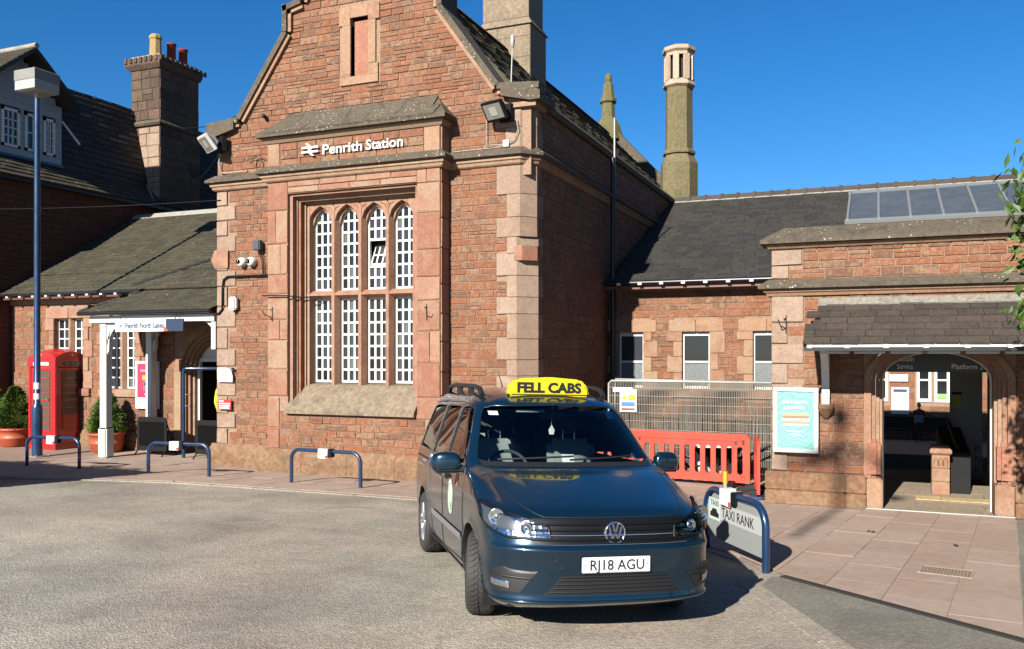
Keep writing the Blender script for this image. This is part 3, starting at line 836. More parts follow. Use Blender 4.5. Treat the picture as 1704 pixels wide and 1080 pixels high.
# plinth blocks
def plinth_run(p, q, parent, z1=.43, out=.11, ln=1.0, mat=M_PLINTH):
    P, Q = Vector(p), Vector(q); d = Q - P; L = d.length; d.normalize(); n = max(1, round(L / ln))
    o = Vector((d.y, -d.x))
    prof = [(0, 0), (out, 0), (out + .015, .17), (out, .175), (out, z1 - .11), (out * .25, z1), (0, z1)]
    for i in range(n):
        a = P + d * (L * i / n + (.003 if i else 0)); b = P + d * (L * (i + 1) / n - (.003 if i < n - 1 else 0))
        MB().sweep([tuple(a), tuple(b)], prof).build('plinth_block', mat, parent)
plinth_run((XL - .08, YF), (BL - .12, YF), GB, ln=1.3)
plinth_run((BL - .12, YB), (BR_ + .12, YB), GB, ln=.95)
MB().box(BL - .118, BL + .03, YB - .004, YF, 0, .40).box(BR_ - .03, BR_ + .118, YB - .004, YF, 0, .40).build('plinth_block', M_PLINTH, GB)
plinth_run((BR_ + .12, YF), (XR - .2, YF), GB, ln=1.0)
plinth_run((XR, YF), (XR, 20), GB, ln=1.6)
# string course: weathered drip above, pale moulding below
path = [(XL - .02, 14.5), (XL - .02, YF), (BL, YF), (BL, YB), (BR_, YB), (BR_, YF), (XR - .20, YF), (XR, YF + .20), (XR, 24)]
path = [(p[0], p[1]) for p in path]
path[0], path[1] = (XL, 14.5), (XL, YF)
MB().sweep(path, [(-.05, 5.46), (.02, 5.46), (.15, 5.36), (.15, 5.315), (.10, 5.29), (-.05, 5.29)]).build('string_course', M_COPE, GB)
MB().sweep(path, [(-.05, 5.288), (.085, 5.288), (.085, 5.25), (.06, 5.235), (.045, 5.19), (.02, 5.17), (-.05, 5.17)]).build('moulding', M_PALE, GB)
# bay roof of stone slabs
MB().sweep([(BL + .0, YF), (BL + .0, YB), (BR_, YB), (BR_, YF)], [(-.1, 5.955), (.06, 5.955), (.06, 5.93), (.03, 5.89), (.01, 5.865), (-.1, 5.865)]).build('moulding', M_PALE, GB)
v = []
for (o, zz, y) in ((.14, 5.96, YB - .14), (.14, 6.03, YB - .14), (-.03, 6.21, YB + .09), (-.24, 6.45, YF + .04)):
    v += [(BL - o, y, zz), (BR_ + o, y, zz), (BR_ + o, YF + .05, zz), (BL - o, YF + .05, zz)]
f = []
for i in range(3):
    for k in range(4):
        f.append((i * 4 + k, i * 4 + (k + 1) % 4, i * 4 + 4 + (k + 1) % 4, i * 4 + 4 + k))
f += [(3, 2, 1, 0), (12, 13, 14, 15)]
mb = MB().add(v, f)
cap = mb.build('bay_roof', M_COPE, GB)
o_, zz, y = -.03, 6.21, YB + .09
for x0, x1 in ((BL + .06, -9.2), (-9.19, -8.0), (-7.99, BR_ - .06)):
    MB().add([(x0, YB - .155, 6.035), (x1, YB - .155, 6.035), (x1, YB + .08, 6.235), (x0, YB + .08, 6.235), (x0, YB - .14, 6.0), (x1, YB - .14, 6.0), (x1, YB + .12, 6.22), (x0, YB + .12, 6.22)], [(0, 1, 2, 3), (0, 4, 5, 1), (2, 6, 7, 3), (0, 3, 7, 4), (1, 5, 6, 2)]).build('roof_slab', M_COPE, cap)
for x0, x1 in ((BL + .22, -9.5), (-9.49, -8.5), (-8.49, -7.4), (-7.39, BR_ - .2)):
    MB().add([(x0, YB + .075, 6.225), (x1, YB + .075, 6.225), (x1, YF + .0, 6.455), (x0, YF + .0, 6.455), (x0, YB + .09, 6.195), (x1, YB + .09, 6.195), (x1, YF, 6.40), (x0, YF, 6.40)], [(0, 1, 2, 3), (0, 4, 5, 1), (0, 3, 7, 4), (1, 5, 6, 2)]).build('roof_slab', M_COPE, cap)

# gable copings, follow the outline
def coping(sgn):
    pts = [(3.36, 6.34), (3.36, 6.44), (2.66, 6.50), (1.62, 7.93), (1.62, 8.40), (1.26, 8.48), (.52, 9.75), (.52, 10.2), (0, 10.62)]
    for (a, za), (b, zb) in zip(pts[1:-1], pts[2:]):
        d = Vector((b - a, zb - za)); L = d.length; d.normalize()
        nn = Vector((-d.y, d.x)) * -1
        if nn.y < 0 or (abs(nn.y) < .01 and nn.x < 0): nn = -nn
        k = max(1, round(L / .75))
        for i in range(k):
            p = Vector((a, za)) + d * (L * i / k + (0 if i == 0 else .004)); q = Vector((a, za)) + d * (L * (i + 1) / k)
            if i == k - 1: q = q + d * .03
            t = .10
            poly = [p, q, q - nn * t, p - nn * t]
            MB().prism([(XC + sgn * c.x, c.y) for c in poly], YF - .10, 13.50).build('coping_stone', M_COPE, GB)
            poly = [p - nn * (t + .002), q - nn * (t + .002), q - nn * (t + .07), p - nn * (t + .07)]
            MB().prism([(XC + sgn * c.x, c.y) for c in poly], YF - .055, 13.2).build('moulding', M_PALE, GB)
coping(1); coping(-1)
# kneelers
for sgn in (1, -1):
    MB().prism([(XC + sgn * 3.38, 6.16), (XC + sgn * 3.38, 6.30), (XC + sgn * 3.1, 6.42), (XC + sgn * 2.7, 6.44), (XC + sgn * 2.7, 6.28), (XC + sgn * 3.2, 6.16)], YF - .12, 13.6).build('kneeler', M_COPE, GB)
MB().prism([(XR - .44, 6.08), (XR + .09, 6.08), (XR + .09, 6.158), (XR - .44, 6.158)], YF - .06, 13.45).build('moulding', M_PALE, GB)
# slit niche in the gable
nb = MB()
nb.box(-8.77, SL0, YF - .02, 13.2, 6.82, ST + .19); nb2 = MB().box(SL1, -7.95, YF - .02, 13.2, 6.82, ST + .19)
MB().box(SL0 - .23, SL0 - .004, YF - .018, 13.2, ST - .12, ST + .2).box(SL0, SL1, YF - .018, 13.2, ST, ST + .2).box(SL1 + .004, SL1 + .23, YF - .018, 13.2, ST - .08, ST + .2).build('niche_surround', M_PALE, GB)
MB().box(SL0 - .17, SL0, YF - .015, 13.2, SB + .05, ST - .124).box(SL1, SL1 + .15, YF - .015, 13.2, SB + .2, ST - .084).build('niche_surround', M_PALE, GB)
MB().box(SL0 - .22, SL1 + .20, YF - .017, 13.2, SB - .14, SB - .0).box(SL1, SL1 + .2, YF - .016, 13.2, SB + .004, SB + .19).box(SL0 - .22, SL0, YF - .016, 13.2, SB + .004, SB + .045).build('niche_surround', M_PALE, GB)
MB().box(SL0 + .045, SL1 - .0, YF + .06, YF + .165, SB + .0, ST - .05).build('niche_panel', natural('smooth_red_stone', [(.38, .16, .10), (.42, .19, .13)], rnd=.1, stain=.3, bump=.2), GB)

# window: stepped reveals
steps = [(.0, .07), (.045, .17), (.075, .20), (.12, .30), (.16, .35)]
for i in range(4):
    o0, y0 = steps[i]; o1 = steps[i + 1][0]; ya = YB + y0
    MB().box(WL + o0 - .02, WL + o1, ya, 13.3, WB - .05, WT - o1 - .003).build('window_reveal', M_PINK, GB)
    MB().box(WR - o1, WR - o0 + .02, ya, 13.3, WB - .05, WT - o1 - .003).build('window_reveal', M_PINK, GB)
    MB().box(WL + o0 - .02, WR - o0 + .02, ya, 13.3, WT - o1, WT - o0 + .02).build('window_reveal', M_PINK, GB)
# weathered sill
MB().prism([(YB - .07, 1.06), (YB - .07, 1.13), (YB + .34, 1.56), (13.3, 1.60), (13.3, 1.06)], WL - .04, WR - .0, 'x').build('window_sill', natural('stained_sill', [(.22, .17, .115), (.27, .21, .145), (.18, .14, .095)], scale=3, rnd=.1, stain=.7, stain_col=(.11, .095, .065), stain_scale=3, bump=.5), GB)
IL, IR = WL + .16, WR - .16
YM0, YM1 = 13.02, 13.28
LC = [-8.365 + (i - 1.5) * .556 for i in range(4)]
LW = .205
z_lo, z_t0, z_t1, z_sp, z_ap = 1.60, 3.10, 3.24, 4.42, 4.70
tr = MB()
edges = [IL] + [e for c in LC for e in (c - LW, c + LW)] + [IR]
for i in range(0, len(edges), 2):
    a, b = edges[i], edges[i + 1]
    m = (a + b) / 2; hw = (b - a) / 2
    tr.prism([(a, YM1), (a, YM0 + .12), (m - min(.03, hw * .6), YM0), (m + min(.03, hw * .6), YM0), (b, YM0 + .12), (b, YM1)], z_lo - .06, 4.74, 'z')
tr.build('mullion', M_PINK, GB)
MB().prism([(YM1, z_t0), (YM0 + .09, z_t0), (YM0 + .004, z_t0 + .05), (YM0 + .004, z_t1 - .06), (YM0 + .09, z_t1), (YM1, z_t1)], IL, IR, 'x').build('transom', M_PINK, GB)
def arch_pts(c, hw, zs, za, n=9):
    """four-centred (depressed) arch from left springing to right"""
    out = []
    for i in range(n):
        t = i / (n - 1) * 2 - 1
        a = abs(t)
        z = zs + (za - zs) * (0.62 * math.sqrt(max(0, 1 - a ** 2.6)) + .38 * (1 - a))
        out.append((c + hw * t, z))
    return out
heads = MB()
for c in LC:
    for (hw, y, up) in ((LW + .06, YM0 + .01, .055), (LW, YM0 + .10, .0)):
        ap = arch_pts(c, hw, z_sp, z_ap + up)
        for p, q in zip(ap[:-1], ap[1:]):
            heads.prism([p, q, (q[0], 4.80), (p[0], 4.80)], y, YM1)
heads.build('arched_head', M_PINK, GB)
mb = MB()
for i in range(3):   # carved spandrels
    m = (LC[i] + LC[i + 1]) / 2
    for sx in (-1, 1):
        mb.tube([(m + sx * .02, YM0 + .005, 4.62), (m + sx * .05, YM0, 4.70), (m + sx * .13, YM0 + .005, 4.735)], .008, 5)
mb.build('spandrel_carving', M_PINK, GB)
# white glazing, one frame per light, each pane a part
def pane_mesh():
    mb = MB().add([(-.5, 0, -.5), (.5, 0, -.5), (.5, 0, .5), (-.5, 0, .5)], [(0, 1, 2, 3)])
    return mb.mesh('pane', M_PANE)
PANE = pane_mesh()
def glazing(parent, x0, x1, z0, z1, y, cols, rows, bar=.036, frame=.034, arch=None, skip=(), mat=M_WFRAME, name='window', pane=None):
    fr = MB()
    fr.box(x0, x0 + frame, y - .025, y + .03, z0, z1).box(x1 - frame, x1, y - .025, y + .03, z0, z1)
    fr.box(x0 + frame, x1 - frame, y - .025, y + .03, z0, z0 + frame * 1.2).box(x0 + frame, x1 - frame, y - .025, y + .03, z1 - frame, z1)
    pw = (x1 - x0 - 2 * frame - (cols - 1) * bar) / cols; ph = (z1 - z0 - 2.2 * frame - (rows - 1) * bar) / rows
    for c in range(1, cols):
        x = x0 + frame + c * pw + (c - 1) * bar
        fr.box(x, x + bar, y - .018, y + .02, z0 + frame, z1 - frame)
    for r in range(1, rows):
        z = z0 + 1.2 * frame + r * ph + (r - 1) * bar
        if r in skip: continue
        fr.box(x0 + frame, x1 - frame, y - .016, y + .02, z, z + bar)
    if arch:
        ap = arch_pts((x0 + x1) / 2, (x1 - x0) / 2, *arch)
        for p, q in zip(ap[:-1], ap[1:]):
            fr.prism([(p[0], p[1] - .035), (q[0], q[1] - .035), (q[0], q[1] + .05), (p[0], p[1] + .05)], y - .027, y + .01)
    wo = fr.build(name, mat, parent)
    for c in range(cols):
        for r in range(rows):
            if r in skip and r - 1 in skip: continue
            xc = x0 + frame + c * (pw + bar) + pw / 2; zc = z0 + 1.2 * frame + r * (ph + bar) + ph / 2
            place('pane', pane or PANE, wo, (xc, y + .004, zc), (pw + .006, 1, ph + .006), (random.uniform(-.012, .012), 0, random.uniform(-.012, .012)))
    return wo
for i, c in enumerate(LC):
    glazing(GB, c - LW, c + LW, z_lo, z_t0 - .0, 13.21, 3, 7)
    if i == 2:
        zz = z_t1; H = z_ap - z_t1
        # the light with the open hopper: fixed parts below and above, tilted sash between
        glazing(GB, c - LW, c + LW, zz, zz + .42, 13.21, 3, 2)
        glazing(GB, c - LW, c + LW, zz + .86, z_ap, 13.21, 3, 3, arch=(z_sp, z_ap))
        fr = MB().box(c - LW, c - LW + .03, 13.185, 13.24, zz + .42, zz + .86).box(c + LW - .03, c + LW, 13.185, 13.24, zz + .42, zz + .86)
        fr.build('window', M_WFRAME, GB)
        MB().box(c - LW, c + LW, 13.36, 13.37, zz + .40, zz + .9).build('dark_gap', M_DARKIN, GB)
        hp = MB(); pn = []
        a = R(24); M4 = Matrix.Translation((c, 13.215, zz + .43)) @ Matrix.Rotation(-a, 4, 'X')
        w2 = LW - .032; hh = .40
        def hb(x0, x1, z0, z1):
            t = MB().box(x0, x1, -.015, .015, z0, z1); hp.add([M4 @ Vector(p) for p in t.v], t.f)
        hb(-w2, -w2 + .03, 0, hh); hb(w2 - .03, w2, 0, hh); hb(-w2, w2, -.0, .03); hb(-w2, w2, hh - .03, hh); hb(-w2, w2, hh / 2 - .015, hh / 2 + .015)
        for k in (-1, 1): hb(k * w2 / 3 - .014, k * w2 / 3 + .014, 0, hh)
        ho = hp.build('hopper_sash', M_WFRAME, GB)
        for k in (-1, 0, 1):
            for j in (0, 1):
                p = M4 @ Vector((k * w2 * .64, .004, hh * (.27 + .46 * j)))
                place('pane', PANE, ho, p, (.085, 1, .155), (-a, 0, 0))
    else:
        glazing(GB, c - LW, c + LW, z_t1, z_ap, 13.21, 3, 7, arch=(z_sp, z_ap))

# roof, ridge and parapet
ez, rz_, ridge_x = 6.30, 9.45, XC
MB().add([(XR - .22, 13.45, ez), (ridge_x, 13.45, rz_), (ridge_x, 28, rz_), (XR - .22, 28, ez), (XL + .22, 13.45, ez), (XL + .22, 28, ez)], [(0, 1, 2, 3), (4, 5, 2, 1), (0, 4, 1), (3, 2, 5)]).build('roof_deck', M_SLATE2, GB)
sv = Vector((ridge_x - (XR - .22), 0, rz_ - ez)); SLn = sv.length
slate_stuff(slates((XR - .22, 13.5, ez), (0, 1, 0), sv, 14.4, SLn, .3, .22, .012), 'slates', M_SLATE2, GB)
mb = MB()
y = 13.6
while y < 27.8:
    mb.prism([(ridge_x - .16, rz_ - .06), (ridge_x, rz_ + .10), (ridge_x + .16, rz_ - .06)], y, y + .44); y += .45
mb.build('ridge_tiles', M_COPE, GB)['kind'] = 'stuff'
MB().sweep([(XR, 13.55), (XR, 28)], [(-.4, 6.2), (.06, 6.14), (.1, 6.22), (.02, 6.32), (-.4, 6.34)]).build('parapet_coping', M_COPE, GB)
# main chimney astride the ridge
CH = [(-8.92, -7.60, 19.2, 20.25)]
x0, x1, y0, y1 = CH[0]
ch = MB().box(x0, x1, y0, y1, 8.0, 9.95).add([(x0 - .05, y0 - .05, 9.95), (x1 + .05, y0 - .05, 9.95), (x1 + .05, y1 + .05, 9.95), (x0 - .05, y1 + .05, 9.95), (x0 + .06, y0 + .06, 10.12), (x1 - .06, y0 + .06, 10.12), (x1 - .06, y1 - .06, 10.12), (x0 + .06, y1 - .06, 10.12)], [(0, 1, 5, 4), (1, 2, 6, 5), (2, 3, 7, 6), (3, 0, 4, 7), (0, 3, 2, 1)]).box(x0 + .06, x1 - .06, y0 + .06, y1 - .06, 10.1, 12.5)
cho = ch.build('chimney', M_OLDST, GB)
mc = Masonry('chimney_stone', 80)
mc.fill(('F', y0 + .0), x0, x1, 8.2, 9.93, ch=(.45, .6), ln=(.6, 1.2), d=.015, mat=M_OLDST)
mc.fill(('F', y0 + .06), x0 + .06, x1 - .06, 10.13, 12.4, ch=(.45, .6), ln=(.6, 1.2), d=.015, mat=M_OLDST)
mc.flush(cho)
# lamp spike on the kneeler
mb = MB().tube([(XR - .45, 13.2, 6.45), (XR - .42, 13.2, 7.15)], .012, 6).lathe([(.001, 7.38), (.03, 7.34), (.045, 7.26), (.03, 7.17), (.012, 7.13)], (XR - .42, 13.2, 0), 10)
tag(mb.build('weather_mast', M_GALV), 'thin metal mast with a small pod on the right gable shoulder', 'mast')
# rear gable with finial
fx, fy = XC, 28.0
MB().prism([(XR + .02, 5.8), (XR - .2, 6.25), (fx, 9.4), (XL + .2, 6.25), (XL - .02, 5.8)], fy, fy + .5).build('rear_gable', M_CHIM, GB)
fin = MB().lathe([(.55, 9.2), (.40, 9.7), (.24, 10.0), (.22, 10.45), (.29, 10.5), (.29, 10.6), (.22, 10.66), (.17, 11.1), (.11, 11.16), (.13, 11.28), (.11, 11.42), (.03, 11.48)], (fx, fy + .1, 0), 8, smooth=False)
fin.build('finial', M_GREENST, GB)
MB().add([(fx, fy - .12, 9.4), (fx, fy + .6, 9.4), (XR - .1, fy + .6, 6.1), (XR - .1, fy - .12, 6.1), (fx, fy - .12, 9.85), (fx, fy + .6, 9.85), (XR - .1, fy + .6, 6.55), (XR - .1, fy - .12, 6.55)], [(0, 1, 2, 3), (4, 5, 6, 7), (0, 3, 7, 4), (1, 2, 6, 5), (0, 4, 5, 1), (3, 7, 6, 2)]).build('rear_coping', M_COPE, GB)
# tall octagonal chimney
ox, oy = -5.1, 24.1
MB().lathe([(.52, 5.6), (.52, 7.35), (.44, 7.52), (.40, 7.6), (.46, 7.62), (.46, 7.68), (.385, 7.76), (.375, 9.44)], (ox, oy, 0), 8, smooth=False).build('octagonal_chimney', M_GREENST, GB)
oc = MB().lathe([(.375, 9.44), (.46, 9.50), (.46, 9.55), (.40, 9.60), (.40, 9.66)], (ox, oy, 0), 8, smooth=False)
oc.lathe([(.40, 10.32), (.40, 10.40), (.47, 10.46), (.47, 10.55), (.36, 10.60), (.02, 10.62)], (ox, oy, 0), 8, smooth=False)
for k in range(8):
    t = 2 * PI * k / 8
    oc.obox((ox + .365 * math.cos(t), oy + .365 * math.sin(t), 9.99), (.075, .16, .68), Matrix.Rotation(t, 3, 'Z'))
oc.build('chimney_crown', natural('new_stone', [(.50, .36, .25), (.55, .41, .30)], rnd=.3, stain=.15, bump=.2), GB)
MB().lathe([(.26, 9.58), (.26, 10.38)], (ox, oy, 0), 8, smooth=False).build('chimney_flue', M_DARKIN, GB)
# lead pipe down the shaded side, leaning downpipe
MB().tube([(XR + .14, 17.15, 6.1), (XR + .14, 17.15, .1)], .05, 8).build('downpipe', M_GUTTER, GB)
MB().tube([(XR + .13, 17.3, 5.75), (XR + .13, 17.3, 6.95)], .022, 8).build('vent_pipe', M_GALV, GB)
# ---------------------------------------------------------------- helpers for walls with openings
def wall_boxes(mb, x0, x1, z0, z1, y0, y1, holes):
    xs = sorted(set([x0, x1] + [min(max(h[i], x0), x1) for h in holes for i in (0, 1)]))
    zs = sorted(set([z0, z1] + [min(max(h[i], z0), z1) for h in holes for i in (2, 3)]))
    for a, b in zip(xs[:-1], xs[1:]):
        start = None
        for c, d in zip(zs[:-1], zs[1:]):
            xm, zm = (a + b) / 2, (c + d) / 2
            solid = not any(h[0] < xm < h[1] and h[2] < zm < h[3] for h in holes)
            if solid and start is None: start = c
            if not solid and start is not None: mb.box(a, b, y0, y1, start, c); start = None
        if start is not None: mb.box(a, b, y0, y1, start, zs[-1])
def arch_ring(mb, c, r0, r1, zs, y0, y1, z0=0.0, n=16, ky=1.0):
    """jambs and a half-round head, between radii r0 < r1"""
    mb.box(c - r1, c - r0, y0, y1, z0, zs).box(c + r0, c + r1, y0, y1, z0, zs)
    for i in range(n):
        a, b = PI * i / n, PI * (i + 1) / n
        k0, k1 = r0 * ky, r1 - r0 + r0 * ky
        mb.prism([(c + r0 * math.cos(a), zs + k0 * math.sin(a)), (c + r1 * math.cos(a), zs + k1 * math.sin(a)), (c + r1 * math.cos(b), zs + k1 * math.sin(b)), (c + r0 * math.cos(b), zs + k0 * math.sin(b))], y0, y1)
def arch_fill(mb, c, r, zs, z1, y0, y1, n=16, ky=1.0):
    for i in range(n):
        a, b = PI - PI * i / n, PI - PI * (i + 1) / n
        p, q = (c + r * math.cos(a), zs + r * ky * math.sin(a)), (c + r * math.cos(b), zs + r * ky * math.sin(b))
        mb.prism([p, q, (q[0], z1), (p[0], z1)], y0, y1)
def surround(parent, plane_y, x0, x1, z0, z1, lights, mat=M_PALE, jw=.14, seed=1):
    """dressed stones round a window opening [x0,x1] x [z0,z1]; returns the outer rectangle"""
    r = random.Random(seed)
    mb = lambda a, b, c, d, y=plane_y - .018, dy=.2: MB().box(a, b, y, y + dy, c, d, .008).build('dressed_stone', mat, parent)
    mb(x0 - jw - .1, (x0 + x1) / 2 - .004, z1, z1 + .24); mb((x0 + x1) / 2 + .004, x1 + jw + .1, z1, z1 + .24)
    mb(x0 - jw - .06, x1 + jw + .06, z0 - .17, z0 - .004, plane_y - .05, .25)
    for s in (0, 1):
        z = z0; k = r.randrange(2)
        while z < z1 - .02:
            h = min(r.uniform(.26, .4), z1 - z)
            if z1 - z - h < .12: h = z1 - z
            wd = jw + (.13 if k else 0)
            if s == 0: mb(x0 - wd, x0 + .02, z + .003, z + h - .003)
            else: mb(x1 - .02, x1 + wd, z + .003, z + h - .003)
            z += h; k = 1 - k
    return (x0 - jw, x1 + jw, z0 - .17, z1 + .24)

# ---------------------------------------------------------------- left wing
LWG = thing('station_wing', 'low sandstone station wing with slate roof behind the telephone box', 'building', (-15.2, 14.4, 0))
YL = 14.4
ARC, ARR, ARS = -12.86, .68, 1.72
opens = [(-17.50, -16.54, 1.33, 2.92), (-15.88, -14.99, 1.33, 2.92), (ARC - ARR - .3, ARC + ARR + .3, 0, 2.75)]
mb = MB()
wall_boxes(mb, -18.88, XL + .02, 0, 3.5, YL + .02, YL + .4, opens)
arch_fill(mb, ARC, ARR + .3, ARS, 2.75, YL + .02, YL + .4)
lw = mb.build('wall', M_MORT, LWG)
ml = Masonry('stone', 300)
hl = [(-17.68, -16.36, 1.15, 3.16), (-16.06, -14.81, 1.15, 3.16), (ARC - ARR - .36, ARC + ARR + .36, 0, 2.8)]
ml.fill(('F', YL + .02), -18.86, XL, .38, 3.36, holes=hl, ch=(.11, .17), ln=(.25, .6))
ml.flush(lw)
plinth_run((-18.86, YL), (ARC - ARR - .36, YL), LWG, z1=.4, out=.08, ln=1.0)
for k, (x0, x1) in enumerate(((-17.50, -16.54), (-15.88, -14.99))):
    surround(LWG, YL, x0, x1, 1.33, 2.92, 2, M_PINK, seed=k)
    m = (x0 + x1) / 2
    MB().prism([(m - .08, YL + .2), (m - .08, YL + .1), (m - .03, YL + .02), (m + .03, YL + .02), (m + .08, YL + .1), (m + .08, YL + .2)], 1.33, 2.92, 'z').build('mullion', M_PINK, LWG)
    for a, b in ((x0 + .02, m - .08), (m + .08, x1 - .02)):
        glazing(LWG, a, b, 1.34, 2.91, YL + .14, 2, 7, bar=.03, frame=.03)
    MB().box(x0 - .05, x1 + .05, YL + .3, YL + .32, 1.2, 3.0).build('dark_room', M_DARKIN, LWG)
# entrance arch with roll mouldings
for (r0, r1, y0, y1) in ((ARR + .16, ARR + .34, YL - .03, YL + .3), (ARR + .10, ARR + .158, YL + .06, YL + .34), (ARR + .04, ARR + .098, YL + .13, YL + .37), (ARR - .02, ARR + .038, YL + .2, YL + .395)):
    m_ = MB(); arch_ring(m_, ARC, r0, r1, ARS, y0, y1); m_.build('arch_moulding', M_PALE, LWG)
MB().box(ARC - .70, ARC - .60, YL + .28, YL + .36, 0, 2.02).box(ARC - .60, ARC + .7, YL + .28, YL + .36, 1.94, 2.02).box(ARC - .7, ARC + .7, YL + .31, YL + .33, 2.02, 2.45).build('door_frame', M_WHITE, LWG)
# dark hall behind the arch
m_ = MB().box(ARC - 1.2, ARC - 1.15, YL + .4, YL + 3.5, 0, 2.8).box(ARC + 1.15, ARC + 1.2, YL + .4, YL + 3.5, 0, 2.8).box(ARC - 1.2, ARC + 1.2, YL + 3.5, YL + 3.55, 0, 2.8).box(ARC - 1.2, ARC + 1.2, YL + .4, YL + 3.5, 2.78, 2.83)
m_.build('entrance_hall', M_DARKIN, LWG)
# eave and roof
ey, ez_, ry, rz2 = 14.12, 3.50, 18.1, 5.84
MB().box(-18.88, XL, 14.14, 14.20, 3.36, 3.46).build('fascia', plain('brown_fascia', (.16, .055, .035), .5), LWG)
MB().box(-18.88, -14.6, 14.06, 14.135, 3.44, 3.50).build('gutter', M_GUTTER, LWG)
m_ = MB()
x = -18.6
while x < -14.9:
    m_.box(x, x + .07, 14.03, 14.14, 3.395, 3.43); x += .42
m_.build('gutter_brackets', M_WHITE, LWG)
MB().box(-18.88, XL, 14.20, 14.42, 3.37, 3.40).box(-18.88, XL, 14.36, 14.40, 3.25, 3.37).build('soffit', M_PALE, LWG)
MB().add([(-18.88, ey, ez_ - .01), (XL, ey, ez_ - .01), (XL, ry, rz2 - .01), (-18.88, ry, rz2 - .01), (XL, 22, ez_), (-18.88, 22, ez_)], [(0, 1, 2, 3), (3, 2, 4, 5)]).build('roof_deck', M_SLATE2, LWG)
sv = Vector((0, ry - ey, rz2 - ez_))
slate_stuff(slates((-18.88, ey - .05, ez_ - .02), (1, 0, 0), sv, 7.36, sv.length, .26, .165, .009), 'slates', M_SLATE2, LWG)
MB().prism([(ry - .14, rz2 - .05), (ry, rz2 + .09), (ry + .14, rz2 - .05)], -18.88, XL, 'x').build('ridge_flashing', M_LEAD, LWG)
# dark valley gutter running up the roof from the porch
a, b = Vector((-14.9, ey + .1, ez_ + .03 + .06)), Vector((-12.2, 16.4, 4.86 + .03))
MB().tube([a, b], .03, 5).build('valley_gutter', M_GUTTER, LWG)

# ---------------------------------------------------------------- timber porch
PR = thing('entrance_porch', 'slate roofed porch on white timber posts in front of the left entrance', 'porch', (-13.2, 13.6, 0))
px0, px1, pyf, pyb, pzf, pzb = -14.96, -11.56, 12.92, 14.36, 2.96, 3.55
hipx = -14.32
MB().add([(px0, pyf, pzf), (px1, pyf, pzf), (px1, pyb, pzb), (hipx, pyb, pzb), (px0, pyb, pzf), (px0, pyf, pzf - .03), (px1, pyf, pzf - .03), (px1, pyb, pzb - .04), (hipx, pyb, pzb - .04), (px0, pyb, pzf - .03)], [(0, 1, 2, 3), (0, 3, 4), (5, 8, 7, 6), (5, 9, 8), (0, 5, 6, 1), (0, 4, 9, 5)]).build('roof_deck', M_SLATE2, PR)
sv = Vector((0, pyb - pyf, pzb - pzf)); LS = sv.length
ps = slates((px0, pyf - .04, pzf - .01), (1, 0, 0), sv, px1 - px0, LS, .27, .19, .011, keep=lambda x, s: x > (hipx - px0) * s / LS)
for v, f in ps[:300]: MB().add(v, f).build('slate', M_SLATE2, PR, fix=False)
svl = Vector((hipx - px0, 0, pzb - pzf)); L2 = svl.length
slate_stuff(slates((px0 - .02, pyb, pzf), (0, -1, 0), svl, pyb - pyf, L2, .27, .19, .011, keep=lambda x, s: x < (pyb - pyf) * (1 - s / L2)), 'hip_slates', M_SLATE2, PR)
MB().tube([(px0, pyf, pzf + .02), (hipx, pyb, pzb + .03)], .03, 6).build('hip_flashing', M_SLATE2, PR)
MB().tube([(px0 + .02, pyf - .06, pzf - .04), (px1, pyf - .06, pzf - .04)], .04, 8).build('gutter', M_GUTTER, PR)
MB().box(px0 + .2, px1, pyf + .06, pyf + .20, pzf - .22, pzf - .09).box(px0 + .2, px0 + .34, pyf + .2, pyb, pzf - .22, pzf - .09).build('beam', M_WHITE, PR)
def post(x, y, base=True):
    m_ = MB().box(x - .085, x + .085, y - .085, y + .085, .0, pzf - .2, .012)
    if base: m_.box(x - .115, x + .115, y - .115, y + .115, 0, .62, .03)
    m_.build('post', M_WHITE, PR)
post(-14.46, 13.12); post(-14.40, 14.26, False)
def brace(x, y, sx, r=.55):
    pts = [(x, pzf - .22 - r - .15)]
    n = 10; out = []; inn = []
    for i in range(n + 1):
        a = PI / 2 * i / n
        out.append((x + sx * (r - r * math.cos(a)), pzf - .22 - r + r * math.sin(a)))
    poly = [(x, pzf - .22)] + [(x, pzf - .22 - r - .06)] + out + [(x + sx * r, pzf - .22)]
    m_ = MB()
    for p, q in zip(out[:-1], out[1:]):
        m_.prism([p, q, (q[0] - sx * .0, q[1] + .10 if q[1] + .10 < pzf - .22 else pzf - .22), (max(min(p[0], p[0]), -99) - sx * .0, min(p[1] + .10, pzf - .22))], y - .05, y + .05)
    m_.prism([(x, pzf - .22), (x, pzf - .22 - r - .1), (x + sx * .05, pzf - .22 - r), out[3], (x + sx * .12, pzf - .22)], y - .05, y + .05)
    m_.prism([out[4], out[5], out[7], (x + sx * r * .8, pzf - .22), (x, pzf - .22), (x, pzf - .22 - r * .55)], y - .045, y + .045)
    m_.build('curved_brace', M_WHITE, PR)
brace(-14.375, 13.12, 1); brace(-14.315, 14.26, 1, .5); brace(-11.60, 13.12, -1, .38)
m_ = MB().box(-11.66, -11.56, 13.02, 13.22, 2.2, 2.76); m_.build('wall_bracket', M_WHITE, PR)

